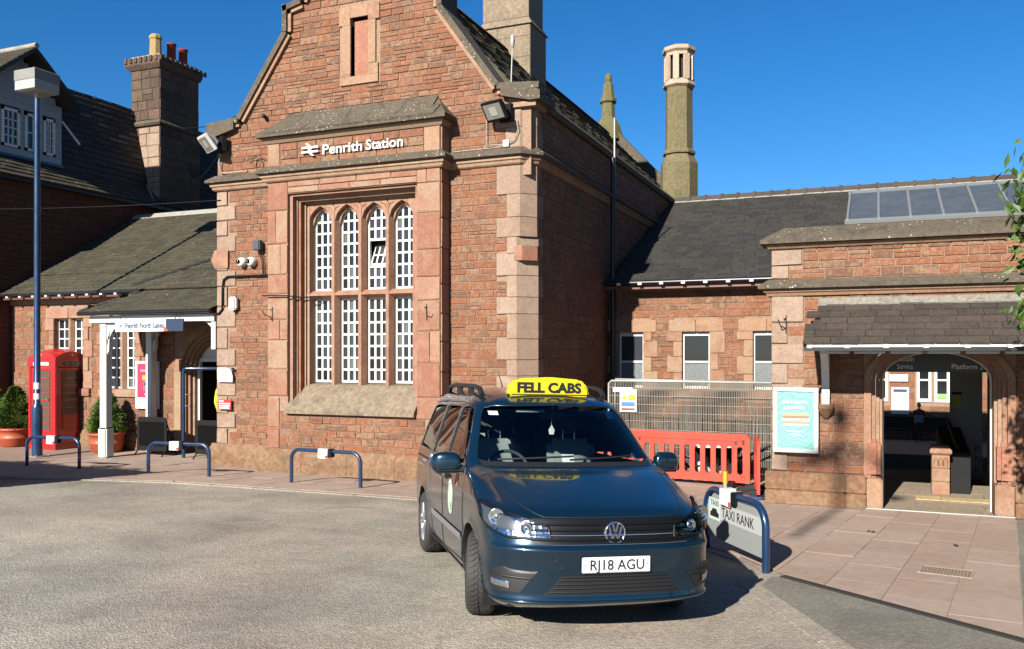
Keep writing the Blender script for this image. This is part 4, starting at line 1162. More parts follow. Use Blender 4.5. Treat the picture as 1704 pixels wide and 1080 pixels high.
sg = thing('station_name_sign', 'white and navy hanging sign reading Penrith North Lakes under the porch eave', 'sign', (-13.05, 12.86, 2.55))
MB().box(-13.92, -12.62, 12.855, 12.885, 2.545, 2.785).build('sign_board', M_SIGNW, sg)
MB().box(-12.618, -12.19, 12.855, 12.885, 2.545, 2.785).build('navy_end', M_NAVY, sg)
MB().prism([(-12.67, 2.547), (-12.55, 2.547), (-12.67, 2.66)], 12.846, 12.853).build('orange_corner', plain('orange_print', (.65, .10, .04), .5), sg)
M_GTXT = plain('grey_lettering', (.07, .10, .15), .5)
put_text('Penrith North Lakes', .145, (-13.66, 12.852, 2.615), sg, M_GTXT, .002, bold=.004, width=.98)
def rail_symbol(x, z, h, y, mat, parent, th=.004):
    """the double arrow: two level bars joined by a zig-zag"""
    w_ = h * 1.6; t = h * .15
    m_ = MB()
    m_.prism([(x, z + h * .60), (x + w_, z + h * .60), (x + w_, z + h * .60 + t), (x, z + h * .60 + t)], y - th, y)
    m_.prism([(x, z + h * .25), (x + w_, z + h * .25), (x + w_, z + h * .25 + t), (x, z + h * .25 + t)], y - th, y)
    def bar(a, b):
        a, b = Vector(a), Vector(b); k = t * .75
        m_.prism([(a.x - k, a.y), (a.x + k, a.y), (b.x + k, b.y), (b.x - k, b.y)], y - th * 1.1, y - .0002)
    bar((x + w_ * .30, z + h), (x + w_ * .58, z + h * .68)); bar((x + w_ * .62, z + h * .66), (x + w_ * .36, z + h * .32)); bar((x + w_ * .42, z + h * .32), (x + w_ * .70, z))
    return m_.build('double_arrow', mat, parent)
rail_symbol(-13.84, 2.625, .075, 12.853, M_GTXT, sg, .002)
for x in (-13.8, -12.4): MB().tube([(x, 12.87, 2.785), (x, 12.9, 2.88)], .008, 5).build('hanger', M_IRON, sg)

# ---------------------------------------------------------------- right wing
RW = thing('station_wing', 'long low sandstone wing with slate roof and skylights behind the steel fence', 'building', (-2, 17.3, 0))
YR = 17.3
wins = [(-4.92, -4.37), (-3.62, -3.04), (-2.25, -1.70)]
opens = [(a, b, 1.42, 2.55) for a, b in wins] + [(-.3, 1.8, 0, 2.45)]
mb = MB(); wall_boxes(mb, XR + .02, 6, 0, 3.5, YR + .02, YR + .4, opens)
rw = mb.build('wall', M_MORT, RW)
mr_ = Masonry('stone', 300)
hr = [(a - .14, b + .14, 1.25, 2.79) for a, b in wins]
mr_.fill(('F', YR + .02), XR + .03, -1.2, .3, 3.36, holes=hr, ch=(.11, .16), ln=(.25, .6))
mr_.flush(rw)
for k, (a, b) in enumerate(wins):
    surround(RW, YR, a, b, 1.42, 2.55, 1, M_PALE, jw=.15, seed=20 + k)
    w_ = MB().box(a, a + .05, YR + .08, YR + .14, 1.42, 2.55).box(b - .05, b, YR + .08, YR + .14, 1.42, 2.55).box(a + .05, b - .05, YR + .08, YR + .14, 2.47, 2.55).box(a + .05, b - .05, YR + .075, YR + .14, 1.93, 1.97).box(a + .05, b - .05, YR + .08, YR + .14, 1.42, 1.47)
    wo = w_.build('window', M_WFRAME, RW)
    place('pane', PANE, wo, ((a + b) / 2, YR + .11, 2.22), (b - a - .1, 1, .52))
    MB().add([(a + .05, YR + .105, 1.47), (b - .05, YR + .105, 1.47), (b - .05, YR + .105, 1.93), (a + .05, YR + .105, 1.93)], [(0, 1, 2, 3)]).build('pane', M_FROST, wo)
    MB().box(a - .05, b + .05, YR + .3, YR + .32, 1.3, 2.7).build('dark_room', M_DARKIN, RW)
ey, ez3, ry3, rz3 = 16.98, 3.56, 23.3, 6.2
MB().box(XR + .02, 6, 16.99, 17.05, 3.40, 3.52).build('fascia', plain('brown_fascia', (.16, .055, .035), .5), RW)
MB().tube([(XR + .05, 16.93, 3.52), (6, 16.93, 3.52)], .05, 8).build('gutter', M_GUTTER, RW)
m_ = MB(); x = XR + .3
while x < -1.4:
    m_.box(x, x + .075, 16.86, 16.97, 3.475, 3.52); x += .43
m_.build('gutter_brackets', M_WHITE, RW)
MB().box(XR + .02, 6, 17.05, 17.3, 3.40, 3.43).box(XR + .02, -1.3, 17.24, 17.30, 3.36, 3.40).build('soffit', M_PALE, RW)
MB().add([(XR, ey, ez3 - .01), (9, ey, ez3 - .01), (9, ry3, rz3 - .01), (XR, ry3, rz3 - .01), (9, 29.0, 3.9), (XR, 29.0, 3.9), (XR, ey, ez3 - .08), (9, ey, ez3 - .08)], [(0, 1, 2, 3), (3, 2, 4, 5), (6, 7, 1, 0)]).build('roof_deck', M_SLATE, RW)
sv = Vector((0, ry3 - ey, rz3 - ez3)); sl_n = Vector((1, 0, 0)).cross(sv).normalized()
slate_stuff(slates((XR + .03, ey - .06, ez3 - .02), (1, 0, 0), sv, 9.5, sv.length, .27, .2, .011), 'slates', M_SLATE, RW)
x = XR + .1
while x < 4.6:
    MB().prism([(ry3 - .2, rz3 - .06), (ry3 - .04, rz3 + .10), (ry3 + .04, rz3 + .10), (ry3 + .2, rz3 - .06)], x, x + .40, 'x').prism([(ry3 - .22, rz3 - .05), (ry3 - .05, rz3 + .125), (ry3 + .05, rz3 + .125), (ry3 + .22, rz3 - .05)], x + .34, x + .415, 'x').build('ridge_tile', M_SLATE3, RW); x += .42
MB().prism([(ry3 - .26, rz3 - .10), (ry3 - .2, rz3 - .04), (ry3 - .19, rz3 - .1)], XR + .1, 5, 'x').build('ridge_bedding', M_LEAD, RW)
# skylight strip
def rp(x, t, n=0.0):
    p = Vector((x, ey, ez3)) + sv * t + sl_n * n
    return tuple(p)
sky_t0, sky_t1 = .535, .905
X0 = -.62
fr = MB(); nP = 8; pwid = .625
for i in range(nP + 1):
    x = X0 + i * pwid
    fr.add([rp(x - .03, sky_t0 - .012, .02), rp(x + .03, sky_t0 - .012, .02), rp(x + .03, sky_t1, .02), rp(x - .03, sky_t1, .02), rp(x - .025, sky_t0 - .012, .11), rp(x + .025, sky_t0 - .012, .11), rp(x + .025, sky_t1, .11), rp(x - .025, sky_t1, .11)], [(4, 5, 6, 7), (0, 1, 5, 4), (0, 4, 7, 3), (1, 2, 6, 5)])
for t0, t1 in ((sky_t0 - .03, sky_t0 - .008), (sky_t1 - .004, sky_t1 + .02)):
    fr.add([rp(X0 - .05, t0, .015), rp(X0 + nP * pwid, t0, .015), rp(X0 + nP * pwid, t1, .015), rp(X0 - .05, t1, .015), rp(X0 - .05, t0, .07), rp(X0 + nP * pwid, t0, .07), rp(X0 + nP * pwid, t1, .09), rp(X0 - .05, t1, .09)], [(4, 5, 6, 7), (0, 1, 5, 4), (0, 4, 7, 3), (2, 3, 7, 6)])
sk = fr.build('skylight', M_STEEL, RW)
for i in range(nP):
    a, b = X0 + i * pwid + .025, X0 + (i + 1) * pwid - .025
    j = random.uniform(0, .01)
    MB().add([rp(a, sky_t0, .055 + j), rp(b, sky_t0, .055), rp(b, sky_t1, .06 + j), rp(a, sky_t1, .06)], [(0, 1, 2, 3)]).build('pane', M_SKYL, sk)
# unseen awning added to shade the lower wall of the far platform
MB().box(-6, 9, 25.5, 31.6, 4.1, 4.22).build('added_awning', M_SLATE, RW)

# ---------------------------------------------------------------- right entrance block
EB = thing('entrance_block', 'flat topped sandstone entrance block with slate canopy over an open arched doorway', 'building', (.7, 12.85, 0))
YE = 12.85; EX0, EX1 = -1.42, 3.4
DC, DR, DS, DKY = .725, .675, 1.76, .56
opens = [(DC - DR - .2, DC + DR + .2, 0, DS + DR + .3)]
mb = MB(); wall_boxes(mb, EX0 + .02, EX1, 0, 3.62, YE + .02, YE + .42, opens)
arch_fill(mb, DC, DR + .2, DS, DS + DR + .3, YE + .02, YE + .42, ky=.68)
mb.box(EX0 + .02, EX0 + .42, YE + .43, YR, 0, 3.62).box(EX1 - .4, EX1, YE + .43, YR, 0, 3.62).box(EX0 + .43, EX1 - .41, YE + .43, YR, 3.3, 3.5)
eb = mb.build('wall', M_MORT, EB)
me_ = Masonry('stone', 300); mq2 = Masonry('quoin', 40)
holes = []
for a, b, k in quoin_edges(.46, 2.98, 31):
    wd = .46 if k else .24
    mq2.stone(('F', YE + .02), EX0 + .02, EX0 + wd - .005, a + .004, b - .004, .03, M_QUOIN); holes.append((EX0, EX0 + wd, a, b))
for a, b, k in ((3.17, 3.36, 0), (3.36, 3.58, 1)):
    wd = .44 if k else .26
    mq2.stone(('F', YE + .02), EX0 + .02, EX0 + wd - .005, a + .004, b - .004, .03, M_QUOIN); holes.append((EX0, EX0 + wd, a, b))
dh = [(DC - DR - .23, DC + DR + .23, 0, DS + .64)]
me_.fill(('F', YE + .02), EX0 + .24, EX1, .46, 2.98, holes=holes + dh, ch=(.10, .16), ln=(.25, .65))
me_.fill(('F', YE + .02), EX0 + .26, EX1, 3.17, 3.60, holes=holes, ch=(.10, .15), ln=(.25, .6))
me_.flush(eb); mq2.flush(eb)
# plinth of big blocks
x = EX0 - .05; k = 0
for x0, x1 in ((EX0 - .06, -.42), (-.415, -.155), (1.62, 2.3), (2.305, 3.4)):
    for z0, z1, o in ((0, .20, .10), (.205, .46, .085)):
        MB().box(x0, x1, YE - o, YE + .1, z0, z1, .012).build('plinth_block', M_PLINTH, EB)
# door arch mouldings
for (r0, r1, y0, y1) in ((DR + .14, DR + .23, YE - .02, YE + .3), (DR + .085, DR + .138, YE + .04, YE + .32), (DR + .04, DR + .083, YE + .09, YE + .34), (DR + .0, DR + .038, YE + .14, YE + .40)):
    m_ = MB(); arch_ring(m_, DC, r0, r1, DS, y0, y1, z0=.42, ky=DKY); m_.build('arch_moulding', M_PALE, EB)
for sx in (-1, 1):
    xa, xb = DC + sx * (DR - .005), DC + sx * (DR + .21)
    MB().box(min(xa, xb), max(xa, xb), YE - .03, YE + .4, 0, .42, .02).build('jamb_base', M_PALE, EB)
    xa, xb = DC + sx * (DR + .02), DC + sx * (DR + .245)
    MB().box(min(xa, xb), max(xa, xb), YE - .035, YE + .2, .424, .95, .05).build('jamb_patch', natural('repair_stone', [(.34, .14, .085), (.38, .17, .11)], scale=5, rnd=.3, stain=.5, stain_col=(.45, .32, .24), stain_scale=4, bump=.6), EB)
m_ = MB(); arch_ring(m_, DC, DR - .022, DR - .002, DS, YE + .36, YE + .43, ky=DKY); m_.build('door_trim', M_WHITE, EB)
# cornice and parapet cap
for path in ([(EX0, YR), (EX0, YE), (EX1, YE)],):
    MB().sweep(path, [(-.05, 3.165), (.02, 3.165), (.15, 3.07), (.15, 3.03), (.1, 3.01), (-.05, 3.01)]).build('string_course', M_COPE, EB)
    MB().sweep(path, [(-.05, 3.008), (.08, 3.008), (.08, 2.985), (.05, 2.965), (.03, 2.93), (-.05, 2.93)]).build('moulding', M_PALE, EB)
    MB().sweep(path, [(-.05, 3.66), (.05, 3.66), (.05, 3.635), (.02, 3.60), (-.05, 3.60)]).build('moulding', M_PALE, EB)
x = EX0 - .13; segs = [EX0 - .13, -.35, .62, 1.25, 2.2, 3.4]
for i, (a, b) in enumerate(zip(segs[:-1], segs[1:])):
    e = .3 if i == 0 else 0
    v = [(a, YE - .12, 3.665), (b, YE - .12, 3.665), (b, YE + .5, 3.665), (a, YE + .5, 3.665), (a, YE - .12, 3.715), (b, YE - .12, 3.715), (b, YE + .22, 3.92), (a + e, YE + .22, 3.92), (b, YE + .5, 3.9), (a + e, YE + .5, 3.9), (a, YE + .5, 3.715)]
    MB().add(v, [(0, 1, 5, 4), (4, 5, 6, 7), (7, 6, 8, 9), (0, 4, 10, 3), (4, 7, 9, 10), (1, 2, 8, 6, 5), (0, 3, 2, 1), (3, 10, 9, 8, 2)]).build('cap_stone', M_COPE, EB)
# slate canopy over the door
CZ0, CZ1, CYF = 2.25, 2.80, 11.88
cx0, cx1 = -.90, 3.3
can = MB().add([(cx0, CYF, CZ0 - .02), (cx1, CYF, CZ0 - .02), (cx1, YE - .03, CZ1 - .02), (cx0 + .16, YE - .03, CZ1 - .02), (cx0, CYF, CZ0 - .05), (cx1, CYF, CZ0 - .05), (cx1, YE - .03, CZ1 - .06), (cx0 + .16, YE - .03, CZ1 - .06)], [(0, 1, 2, 3), (7, 6, 5, 4), (0, 4, 5, 1), (0, 3, 7, 4)]).build('canopy', plain('dark_boards', (.05, .035, .025), .8), EB)
sv = Vector((0, YE - .03 - CYF, CZ1 - CZ0)); LS = sv.length
for v, f in slates((cx0, CYF - .05, CZ0 - .015), (1, 0, 0), sv, cx1 - cx0, LS, .30, .178, .010, keep=lambda x, s: x > .16 * s / LS):
    MB().add(v, f).build('slate', M_SLATE3, can, fix=False)
MB().add([(cx0 + .13, YE - .11, CZ1 - .02), (cx1, YE - .11, CZ1 - .02), (cx1, YE - .02, CZ1 + .09), (cx0 + .14, YE - .02, CZ1 + .09)], [(0, 1, 2, 3)]).build('lead_flashing', M_OLDLEAD, can)
MB().box(cx0 + .05, cx1, CYF - .035, CYF - .005, CZ0 - .055, CZ0 - .01).build('fascia', M_WHITE, can)
MB().box(cx0 + .02, cx1, CYF - .12, CYF - .04, CZ0 - .10, CZ0 - .05).build('gutter', M_GUTTER, can)
x = cx0 + .2
while x < cx1:
    MB().box(x, x + .36, CYF + .0, CYF + .03, CZ0 - .135, CZ0 - .105).build('soffit_board', M_WHITE, can); x += .42
x = cx0 + .06
while x < cx1:
    MB().box(x, x + .06, CYF - .13, CYF - .02, CZ0 - .062, CZ0 - .028).build('gutter_bracket', M_WHITE, can); x += .45
# white timber bracket and its corbel
m_ = MB(); out = []
for i in range(11):
    a = PI / 2 * i / 10
    out.append((YE - .06 - .75 * (1 - math.cos(a)), 1.42 + .78 * math.sin(a)))
inn = [(y - .0, z) for y, z in out]
for p, q in zip(out[:-1], out[1:]):
    m_.prism([(p[0], p[1]), (q[0], q[1]), (q[0] + .07, q[1] + .07), (p[0] + .07, p[1] + .02)], cx0 + .18, cx0 + .28, 'x')
m_.box(cx0 + .18, cx0 + .28, YE - .10, YE - .005, 1.42, 2.72)
m_.build('bracket', M_WHITE, EB)
MB().add([(cx0 + .13, YE - .14, 1.42), (cx0 + .33, YE - .14, 1.42), (cx0 + .33, YE, 1.42), (cx0 + .13, YE, 1.42), (cx0 + .13, YE - .14, 1.36), (cx0 + .33, YE - .14, 1.36), (cx0 + .2, YE - .03, 1.22), (cx0 + .26, YE - .03, 1.22), (cx0 + .33, YE, 1.3), (cx0 + .13, YE, 1.3)], [(0, 1, 2, 3), (0, 4, 5, 1), (4, 6, 7, 5), (4, 0, 3, 9, 6), (5, 7, 8, 2, 1)]).build('corbel', M_PLINTH, EB)
# passage
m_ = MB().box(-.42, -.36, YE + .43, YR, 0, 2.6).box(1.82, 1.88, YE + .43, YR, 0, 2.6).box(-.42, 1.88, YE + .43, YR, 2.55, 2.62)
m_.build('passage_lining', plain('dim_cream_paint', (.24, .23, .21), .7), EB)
pf = MB().box(-.4, 1.86, YE - .04, 15.9, -.3, -.012).build('passage_floor', M_SLABJ); pf['kind'] = 'structure'
r = random.Random(5); y = YE - .04
while y < 15.85:
    h = min(r.uniform(.4, .6), 15.9 - y); x = -.4
    while x < 1.85:
        l = min(r.uniform(.5, .9), 1.86 - x)
        if 13.75 < y + h / 2 < 14.25 and x > .3:
            pass
        MB().box(x + .004, x + l - .004, y + .004, y + h - .004, -.05, r.uniform(-.003, .003)).build('flagstone', M_STONEFL, pf); x += l
    y += h
M_TACT = natural('buff_tactile', [(.55, .40, .20), (.60, .45, .24)], rnd=.5, stain=.2, bump=.3)
for i in range(4):
    MB().box(.50 + i * .34, .835 + i * .34, 13.92, 14.22, 0, .012).build('tactile_slab', M_TACT, pf)
MB().tube([(DC - DR - .3, YE - .06, .012), (DC + DR + .4, YE - .06, .012)], .012, 5).build('threshold_strip', M_GALV, pf)
# ---------------------------------------------------------------- house at the far left
HS = thing('house', 'shaded house with white boarded dormer, mansard slate roof and tall stone chimney', 'house', (-21, 16, 0))
HX, HY0, HY1 = -18.9, 13.4, 24.0
M_HRED = natural('shade_darkened_red_stone', [(.10, .040, .026), (.14, .055, .035), (.085, .036, .026)], scale=7, rnd=.6, stain=.5, stain_col=(.05, .03, .022), stain_scale=1.6, bump=.8, bscale=45)  # house stone darkened throughout to stand in for deep shade
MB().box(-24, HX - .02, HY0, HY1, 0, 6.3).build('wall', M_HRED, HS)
hw_ = [c for c in HS.children if c.name.startswith('wall')][0]
mh_ = Masonry('stone', 120)
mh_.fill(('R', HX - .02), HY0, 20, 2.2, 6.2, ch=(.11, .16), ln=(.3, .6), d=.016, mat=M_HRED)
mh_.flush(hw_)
# skirt roof, steep slope, flatter top
A, B, C_, D_ = (HX + .22, 6.30), (HX - .42, 6.86), (HX - 1.0, 9.1), (HX - 2.0, 9.5)
prof = [A, B, C_, D_, (HX - 5.5, 8.2), (HX - 5.5, 6.2), (HX - .1, 6.2)]
MB().prism(prof, HY0 - .2, HY1, 'y').build('roof_deck', M_SLATE, HS)
for (p, q, mt, nm) in ((A, B, M_SLATE2, 'skirt_slates'), (B, C_, M_SLATE, 'upper_slates'), (C_, D_, M_SLATE2, 'top_slates')):
    s_ = Vector((q[0] - p[0], 0, q[1] - p[1]))
    slate_stuff(slates((p[0] + .02, HY0 - .2, p[1]), (0, 1, 0), s_, HY1 - HY0, s_.length, .34, .17, .014), nm, mt, HS)
MB().box(HX + .1, HX + .2, HY0, HY1, 6.2, 6.28).build('gutter', M_GUTTER, HS)
# dormer with white boards, gable facing the forecourt
DX = HX - .38; dy0, dy1, dap = 13.75, 16.1, 14.94
eave_z, ap_z = 8.40, 9.42
# front wall of boards
z = 6.92; k = 0
while z < ap_z - .1:
    zt = min(z + .17, ap_z - .06)
    if zt <= eave_z: a, b = dy0 + .02, dy1 - .02
    else:
        t = (zt - eave_z) / (ap_z - eave_z); a, b = dy0 + (dap - dy0) * t, dy1 - (dy1 - dap) * t
    segs = [(a, b)]
    if 7.08 < z + .08 < 8.04:
        segs = [(a, 14.40), (14.92, 15.02), (15.34, 15.54), (15.90, b)]
    for (p, q) in segs:
        if q - p > .03:
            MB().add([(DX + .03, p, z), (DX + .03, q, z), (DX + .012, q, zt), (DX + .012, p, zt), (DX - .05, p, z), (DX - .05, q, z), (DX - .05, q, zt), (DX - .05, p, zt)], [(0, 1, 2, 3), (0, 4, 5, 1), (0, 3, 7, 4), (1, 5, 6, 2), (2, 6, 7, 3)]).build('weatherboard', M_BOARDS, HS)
    z += .165
MB().box(DX - .12, DX - .06, dy0, dy1, 6.6, eave_z + .4).build('dormer_lining', M_DARKIN, HS)
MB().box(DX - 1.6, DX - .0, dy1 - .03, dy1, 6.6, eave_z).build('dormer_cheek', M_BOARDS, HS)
M_HWIN = plain('dormer_pane', (.03, .055, .085), .06)  # even dark blue tint for the dormer glass
for i, (a, b) in enumerate(((14.42, 14.90), (15.04, 15.32), (15.56, 15.88))):
    m_ = MB()
    for (p, q, c, d) in ((a, a + .06, 7.10, 8.02), (b - .06, b, 7.10, 8.02), (a, b, 7.10, 7.16), (a, b, 7.95, 8.02)):
        m_.box(DX - .04, DX + .05, p, q, c, d)
    nc, nr = (3, 4) if i != 1 else (1, 2)
    for k in range(1, nc):
        y = a + .06 + (b - a - .12) * k / nc; m_.box(DX - .02, DX + .03, y - .012, y + .012, 7.12, 8.0)
    for k in range(1, nr):
        z = 7.16 + .79 * k / nr; m_.box(DX - .02, DX + .03, a + .05, b - .05, z - .014, z + .014)
    wo = m_.build('window', M_WFRAME, HS)
    for k in range(nc):
        for j in range(nr):
            y0, y1 = a + .06 + (b - a - .12) * k / nc, a + .06 + (b - a - .12) * (k + 1) / nc
            z0, z1 = 7.16 + .79 * j / nr, 7.16 + .79 * (j + 1) / nr
            MB().add([(DX, y0, z0), (DX, y1, z0), (DX, y1, z1), (DX, y0, z1)], [(0, 1, 2, 3)]).build('pane', M_HWIN, wo)
MB().box(DX - .05, DX + .09, dy0, dy1, 6.84, 6.91).build('dormer_sill', M_BLUE, HS)
# dormer roof: two slopes running back, overhanging verge with dark underside
ov = .55
for sgn, ye in ((-1, dy0 - .25), (1, dy1 + .10)):
    ze = ap_z - (ap_z - eave_z) * abs(ye - dap) / (dap - dy0 if sgn < 0 else dy1 - dap) * .96
    MB().add([(DX + ov, dap, ap_z + .10), (DX + ov, ye, ze + .08), (DX - 3, ye, ze + .08), (DX - 3, dap, ap_z + .10), (DX + ov, dap, ap_z), (DX + ov, ye, ze - .02), (DX - 3, ye, ze - .02), (DX - 3, dap, ap_z)], [(0, 1, 2, 3), (4, 7, 6, 5), (0, 4, 5, 1), (1, 5, 6, 2)]).build('dormer_roof', M_SLATE, HS)
    if sgn < 0:
        s_ = Vector((0, dap - ye, ap_z - ze)); slate_stuff(slates((DX - 3, ye, ze + .09), (1, 0, 0), s_, 3 + ov, s_.length, .3, .18, .012), 'dormer_slates', M_SLATE2, HS)
MB().tube([(DX + ov + .02, dap, ap_z + .13), (DX - 3, dap, ap_z + .13)], .07, 6).build('dormer_ridge', M_LEAD, HS)
MB().tube([(DX + .03, dy1 - .0, eave_z - .35), (DX + .5, dy1 + .12, eave_z - .95)], .03, 5).build('roof_brace', M_WHITE, HS)
# chimney stack
cx0_, cx1_, cy0_, cy1_ = -19.98, -18.88, 19.0, 20.6
st = MB().box(cx0_, cx1_, cy0_, cy1_, 4.5, 8.7).box(cx0_ + .03, cx1_ - .03, cy0_ + .03, cy1_ - .03, 8.7, 10.38)
sto = st.build('chimney', M_CHIM, HS)
mc = Masonry('chimney_stone', 160)
mc.fill(('F', cy0_), cx0_ + .34, cx1_ - .0, 6.2, 8.6, ch=(.26, .36), ln=(.3, .7), d=.02, mat=M_QUOIN)
mc.fill(('F', cy0_), cx0_, cx0_ + .34, 6.2, 8.6, ch=(.26, .36), ln=(.3, .7), d=.02, mat=M_CHIM)
mc.fill(('F', cy0_ + .03), cx0_ + .03, cx1_ - .03, 8.82, 10.28, ch=(.26, .34), ln=(.3, .6), d=.02, mat=M_CHIM)
mc.fill(('R', cx1_), cy0_, cy1_, 5.6, 8.6, ch=(.26, .36), ln=(.4, .9), d=.02, mat=M_CHIM)
mc.fill(('R', cx1_ - .03), cy0_ + .03, cy1_ - .03, 8.82, 10.28, ch=(.26, .36), ln=(.4, .9), d=.02, mat=M_CHIM)
mc.flush(sto)
rect = [(cx0_, cy1_), (cx0_, cy0_), (cx1_, cy0_), (cx1_, cy1_)]
MB().sweep(rect, [(-.1, 8.66), (.06, 8.64), (.10, 8.70), (.02, 8.80), (-.1, 8.80)]).build('chimney_band', M_COPE, HS)
MB().sweep(rect, [(-.3, 10.28), (.02, 10.28), (.10, 10.38), (.12, 10.42), (.12, 10.58), (.02, 10.64), (-.5, 10.64)]).build('chimney_cap', M_CHIM, HS)
m_ = MB(); y = cy0_ - .1
while y < cy1_ + .05: m_.box(cx1_ + .12, cx1_ + .155, y, y + .10, 10.46, 10.60); y += .19
x = cx0_ - .1
while x < cx1_ + .05: m_.box(x, x + .1, cy0_ - .155, cy0_ - .12, 10.46, 10.60); x += .19
m_.build('cap_dentils', M_CHIM, HS)['kind'] = 'stuff'
MB().box(cx0_ + .0, cx1_, cy0_, cy1_, 10.62, 10.68).build('chimney_top', M_CONC, HS)
MB().lathe([(.20, 10.68), (.17, 10.78), (.155, 11.23), (.18, 11.26), (.18, 11.33), (.14, 11.38), (.12, 11.38)], (-19.38, 19.35, 0), 8, smooth=False).build('chimney_pot', natural('buff_pot', [(.38, .27, .10), (.42, .31, .13)], rnd=0, stain=.3, bump=.3), HS)
for y, h in ((19.88, 11.28), (20.35, 11.26)):
    MB().lathe([(.15, 10.68), (.13, 10.73), (.125, h - .06), (.145, h - .05), (.145, h), (.11, h)], (-19.30, y, 0), 14).build('chimney_pot', natural('red_pot', [(.20, .035, .03), (.25, .045, .035)], rnd=0, stain=.3, bump=.2), HS)
MB().add([(HX + .24, 18.6, 6.32), (HX + .05, 18.98, 6.32), (HX - .4, 18.98, 6.95), (HX - .4, 18.9, 6.93)], [(0, 1, 2, 3)]).build('lead_flashing', M_LEAD, HS)
# far gable behind the chimney
MB().prism([(-21.0, 6.2), (-16.3, 6.2), (-18.65, 9.1)], 24.1, 24.4).build('rear_gable', M_PALE, HS)
# overhead wires
for i, (p, q, sag, lab) in enumerate((((-19.5, 20, 8.95), (-10.8, 13.0, 6.62), .2, 'upper thin overhead wire from the chimney to the gable'),
                                 ((-24, 18, 9.2), (-19.4, 20.2, 9.15), .05, 'thin overhead wire passing behind the lamp head to the chimney'),
                                 ((-19.2, 20.6, 7.35), (-11.4, 13.0, 5.95), .15, 'lower thin overhead wire running towards the white floodlight'),
                                 ((-22, 12.4, 5.5), (-11.4, 12.98, 5.0), .12, 'thin wire crossing below the house eave'))):
    pts = []
    for k in range(13):
        t = k / 12; a = Vector(p).lerp(Vector(q), t); a.z -= sag * 4 * t * (1 - t); pts.append(a)
    tag(MB().tube(pts, .009, 5).build('overhead_wire', M_BLACK), lab, 'wire')
# ---------------------------------------------------------------- signs and fittings on the main building
ss = thing('station_sign', 'raised white Penrith Station lettering with double arrow on the bay', 'sign', (-8.3, 12.68, 5.5))
put_text('Penrith', .235, (-8.905, 12.672, 5.575), ss, M_WTXT, .010, bold=.0028, width=.80)
put_text('Station', .235, (-8.02, 12.672, 5.575), ss, M_WTXT, .010, bold=.0028, width=.715)
rail_symbol(-9.32, 5.565, .22, 12.672, M_WTXT, ss, .03)

def floodlight(label, loc, rz, tilt, body, face, w_=.42, h_=.34):
    t = thing('floodlight', label, 'floodlight', loc, rz, 'floodlights on the station gable')
    Mx = Matrix.Rotation(tilt, 4, 'X')
    b = MB(); q = MB().box(-w_ / 2, w_ / 2, -.06, .0, -h_ / 2, h_ / 2, .012)
    q.add([(-w_ * .42, 0, -h_ * .4), (w_ * .42, 0, -h_ * .4), (w_ * .42, 0, h_ * .4), (-w_ * .42, 0, h_ * .4), (-w_ * .25, .13, -h_ * .2), (w_ * .25, .13, -h_ * .2), (w_ * .25, .13, h_ * .2), (-w_ * .25, .13, h_ * .2)], [(0, 1, 5, 4), (1, 2, 6, 5), (2, 3, 7, 6), (3, 0, 4, 7), (4, 5, 6, 7)])
    b.add([Mx @ Vector(p) for p in q.v], q.f); b.build('housing', body, t, True)
    g = MB(); q = MB().box(-w_ * .40, w_ * .40, -.068, -.061, -h_ * .38, h_ * .38); g.add([Mx @ Vector(p) for p in q.v], q.f)
    g.build('glass', face, t, True)
    g = MB(); q = MB().box(-.07, .07, -.074, -.069, -.07, .07); g.add([Mx @ Vector(p) for p in q.v], q.f); g.build('lamp', plain('lamp_reflector', (.7, .68, .6), .3, metal=.4), t, True)
    MB().box(-.03, .03, .08, .30, -.03, .03).box(-.12, .12, .22, .30, -.14, .14).build('bracket', M_BLACK, t, True)
    return t
M_FGLASS = plain('floodlight_glass', (.30, .29, .26), .25, metal=.5)
floodlight('white framed floodlight on the left shoulder of the station gable', (-11.42, 12.68, 6.02), R(-28), R(38), M_WHITE, M_FGLASS)
floodlight('black floodlight on the right shoulder of the station gable', (-5.62, 12.70, 6.0), R(-18), R(35), M_BLACK, M_FGLASS, .44, .32)
jb = thing('junction_box', 'small white junction box below the black floodlight', 'junction box', (-5.55, 12.97, 5.5))
MB().box(-5.60, -5.50, 12.93, 12.985, 5.46, 5.57, .01).build('box', M_WHITE, jb)
MB().tube([(-5.50, 12.95, 5.52), (-5.40, 12.95, 5.56), (-5.33, 12.93, 5.72), (-5.36, 12.92, 5.9)], .009, 6).tube([(-5.6, 12.96, 5.5), (-5.9, 12.96, 5.52), (-5.9, 12.96, 5.95)], .008, 6).tube([(-5.6, 12.965, 5.48), (-5.8, 12.965, 5.465), (-6.5, 12.965, 5.463)], .009, 6).build('cable', M_LEAD, jb)
tag(MB().tube([(-11.33, 12.9, 5.85), (-11.40, 12.93, 5.7), (-11.38, 12.95, 5.52), (-11.28, 12.95, 5.49), (-10.75, 12.95, 5.49)], .014, 6).build('cable', M_LEAD), 'pale cable looping under the white floodlight', 'cable')
tag(MB().tube([(-10.75, 12.93, 5.68), (-10.5, 12.93, 5.75), (-10.3, 12.9, 5.68), (-10.16, 12.9, 5.5)], .009, 6).tube([(-10.52 + .085 * math.cos(a / 8 * PI), 12.92, 5.62 + .1 * math.sin(a / 8 * PI)) for a in range(17)], .008, 5, cap=False).build('cable', plain('brown_cable', (.10, .05, .03), .6)), 'thin brown cable with a coiled loop beside the bay roof', 'cable')
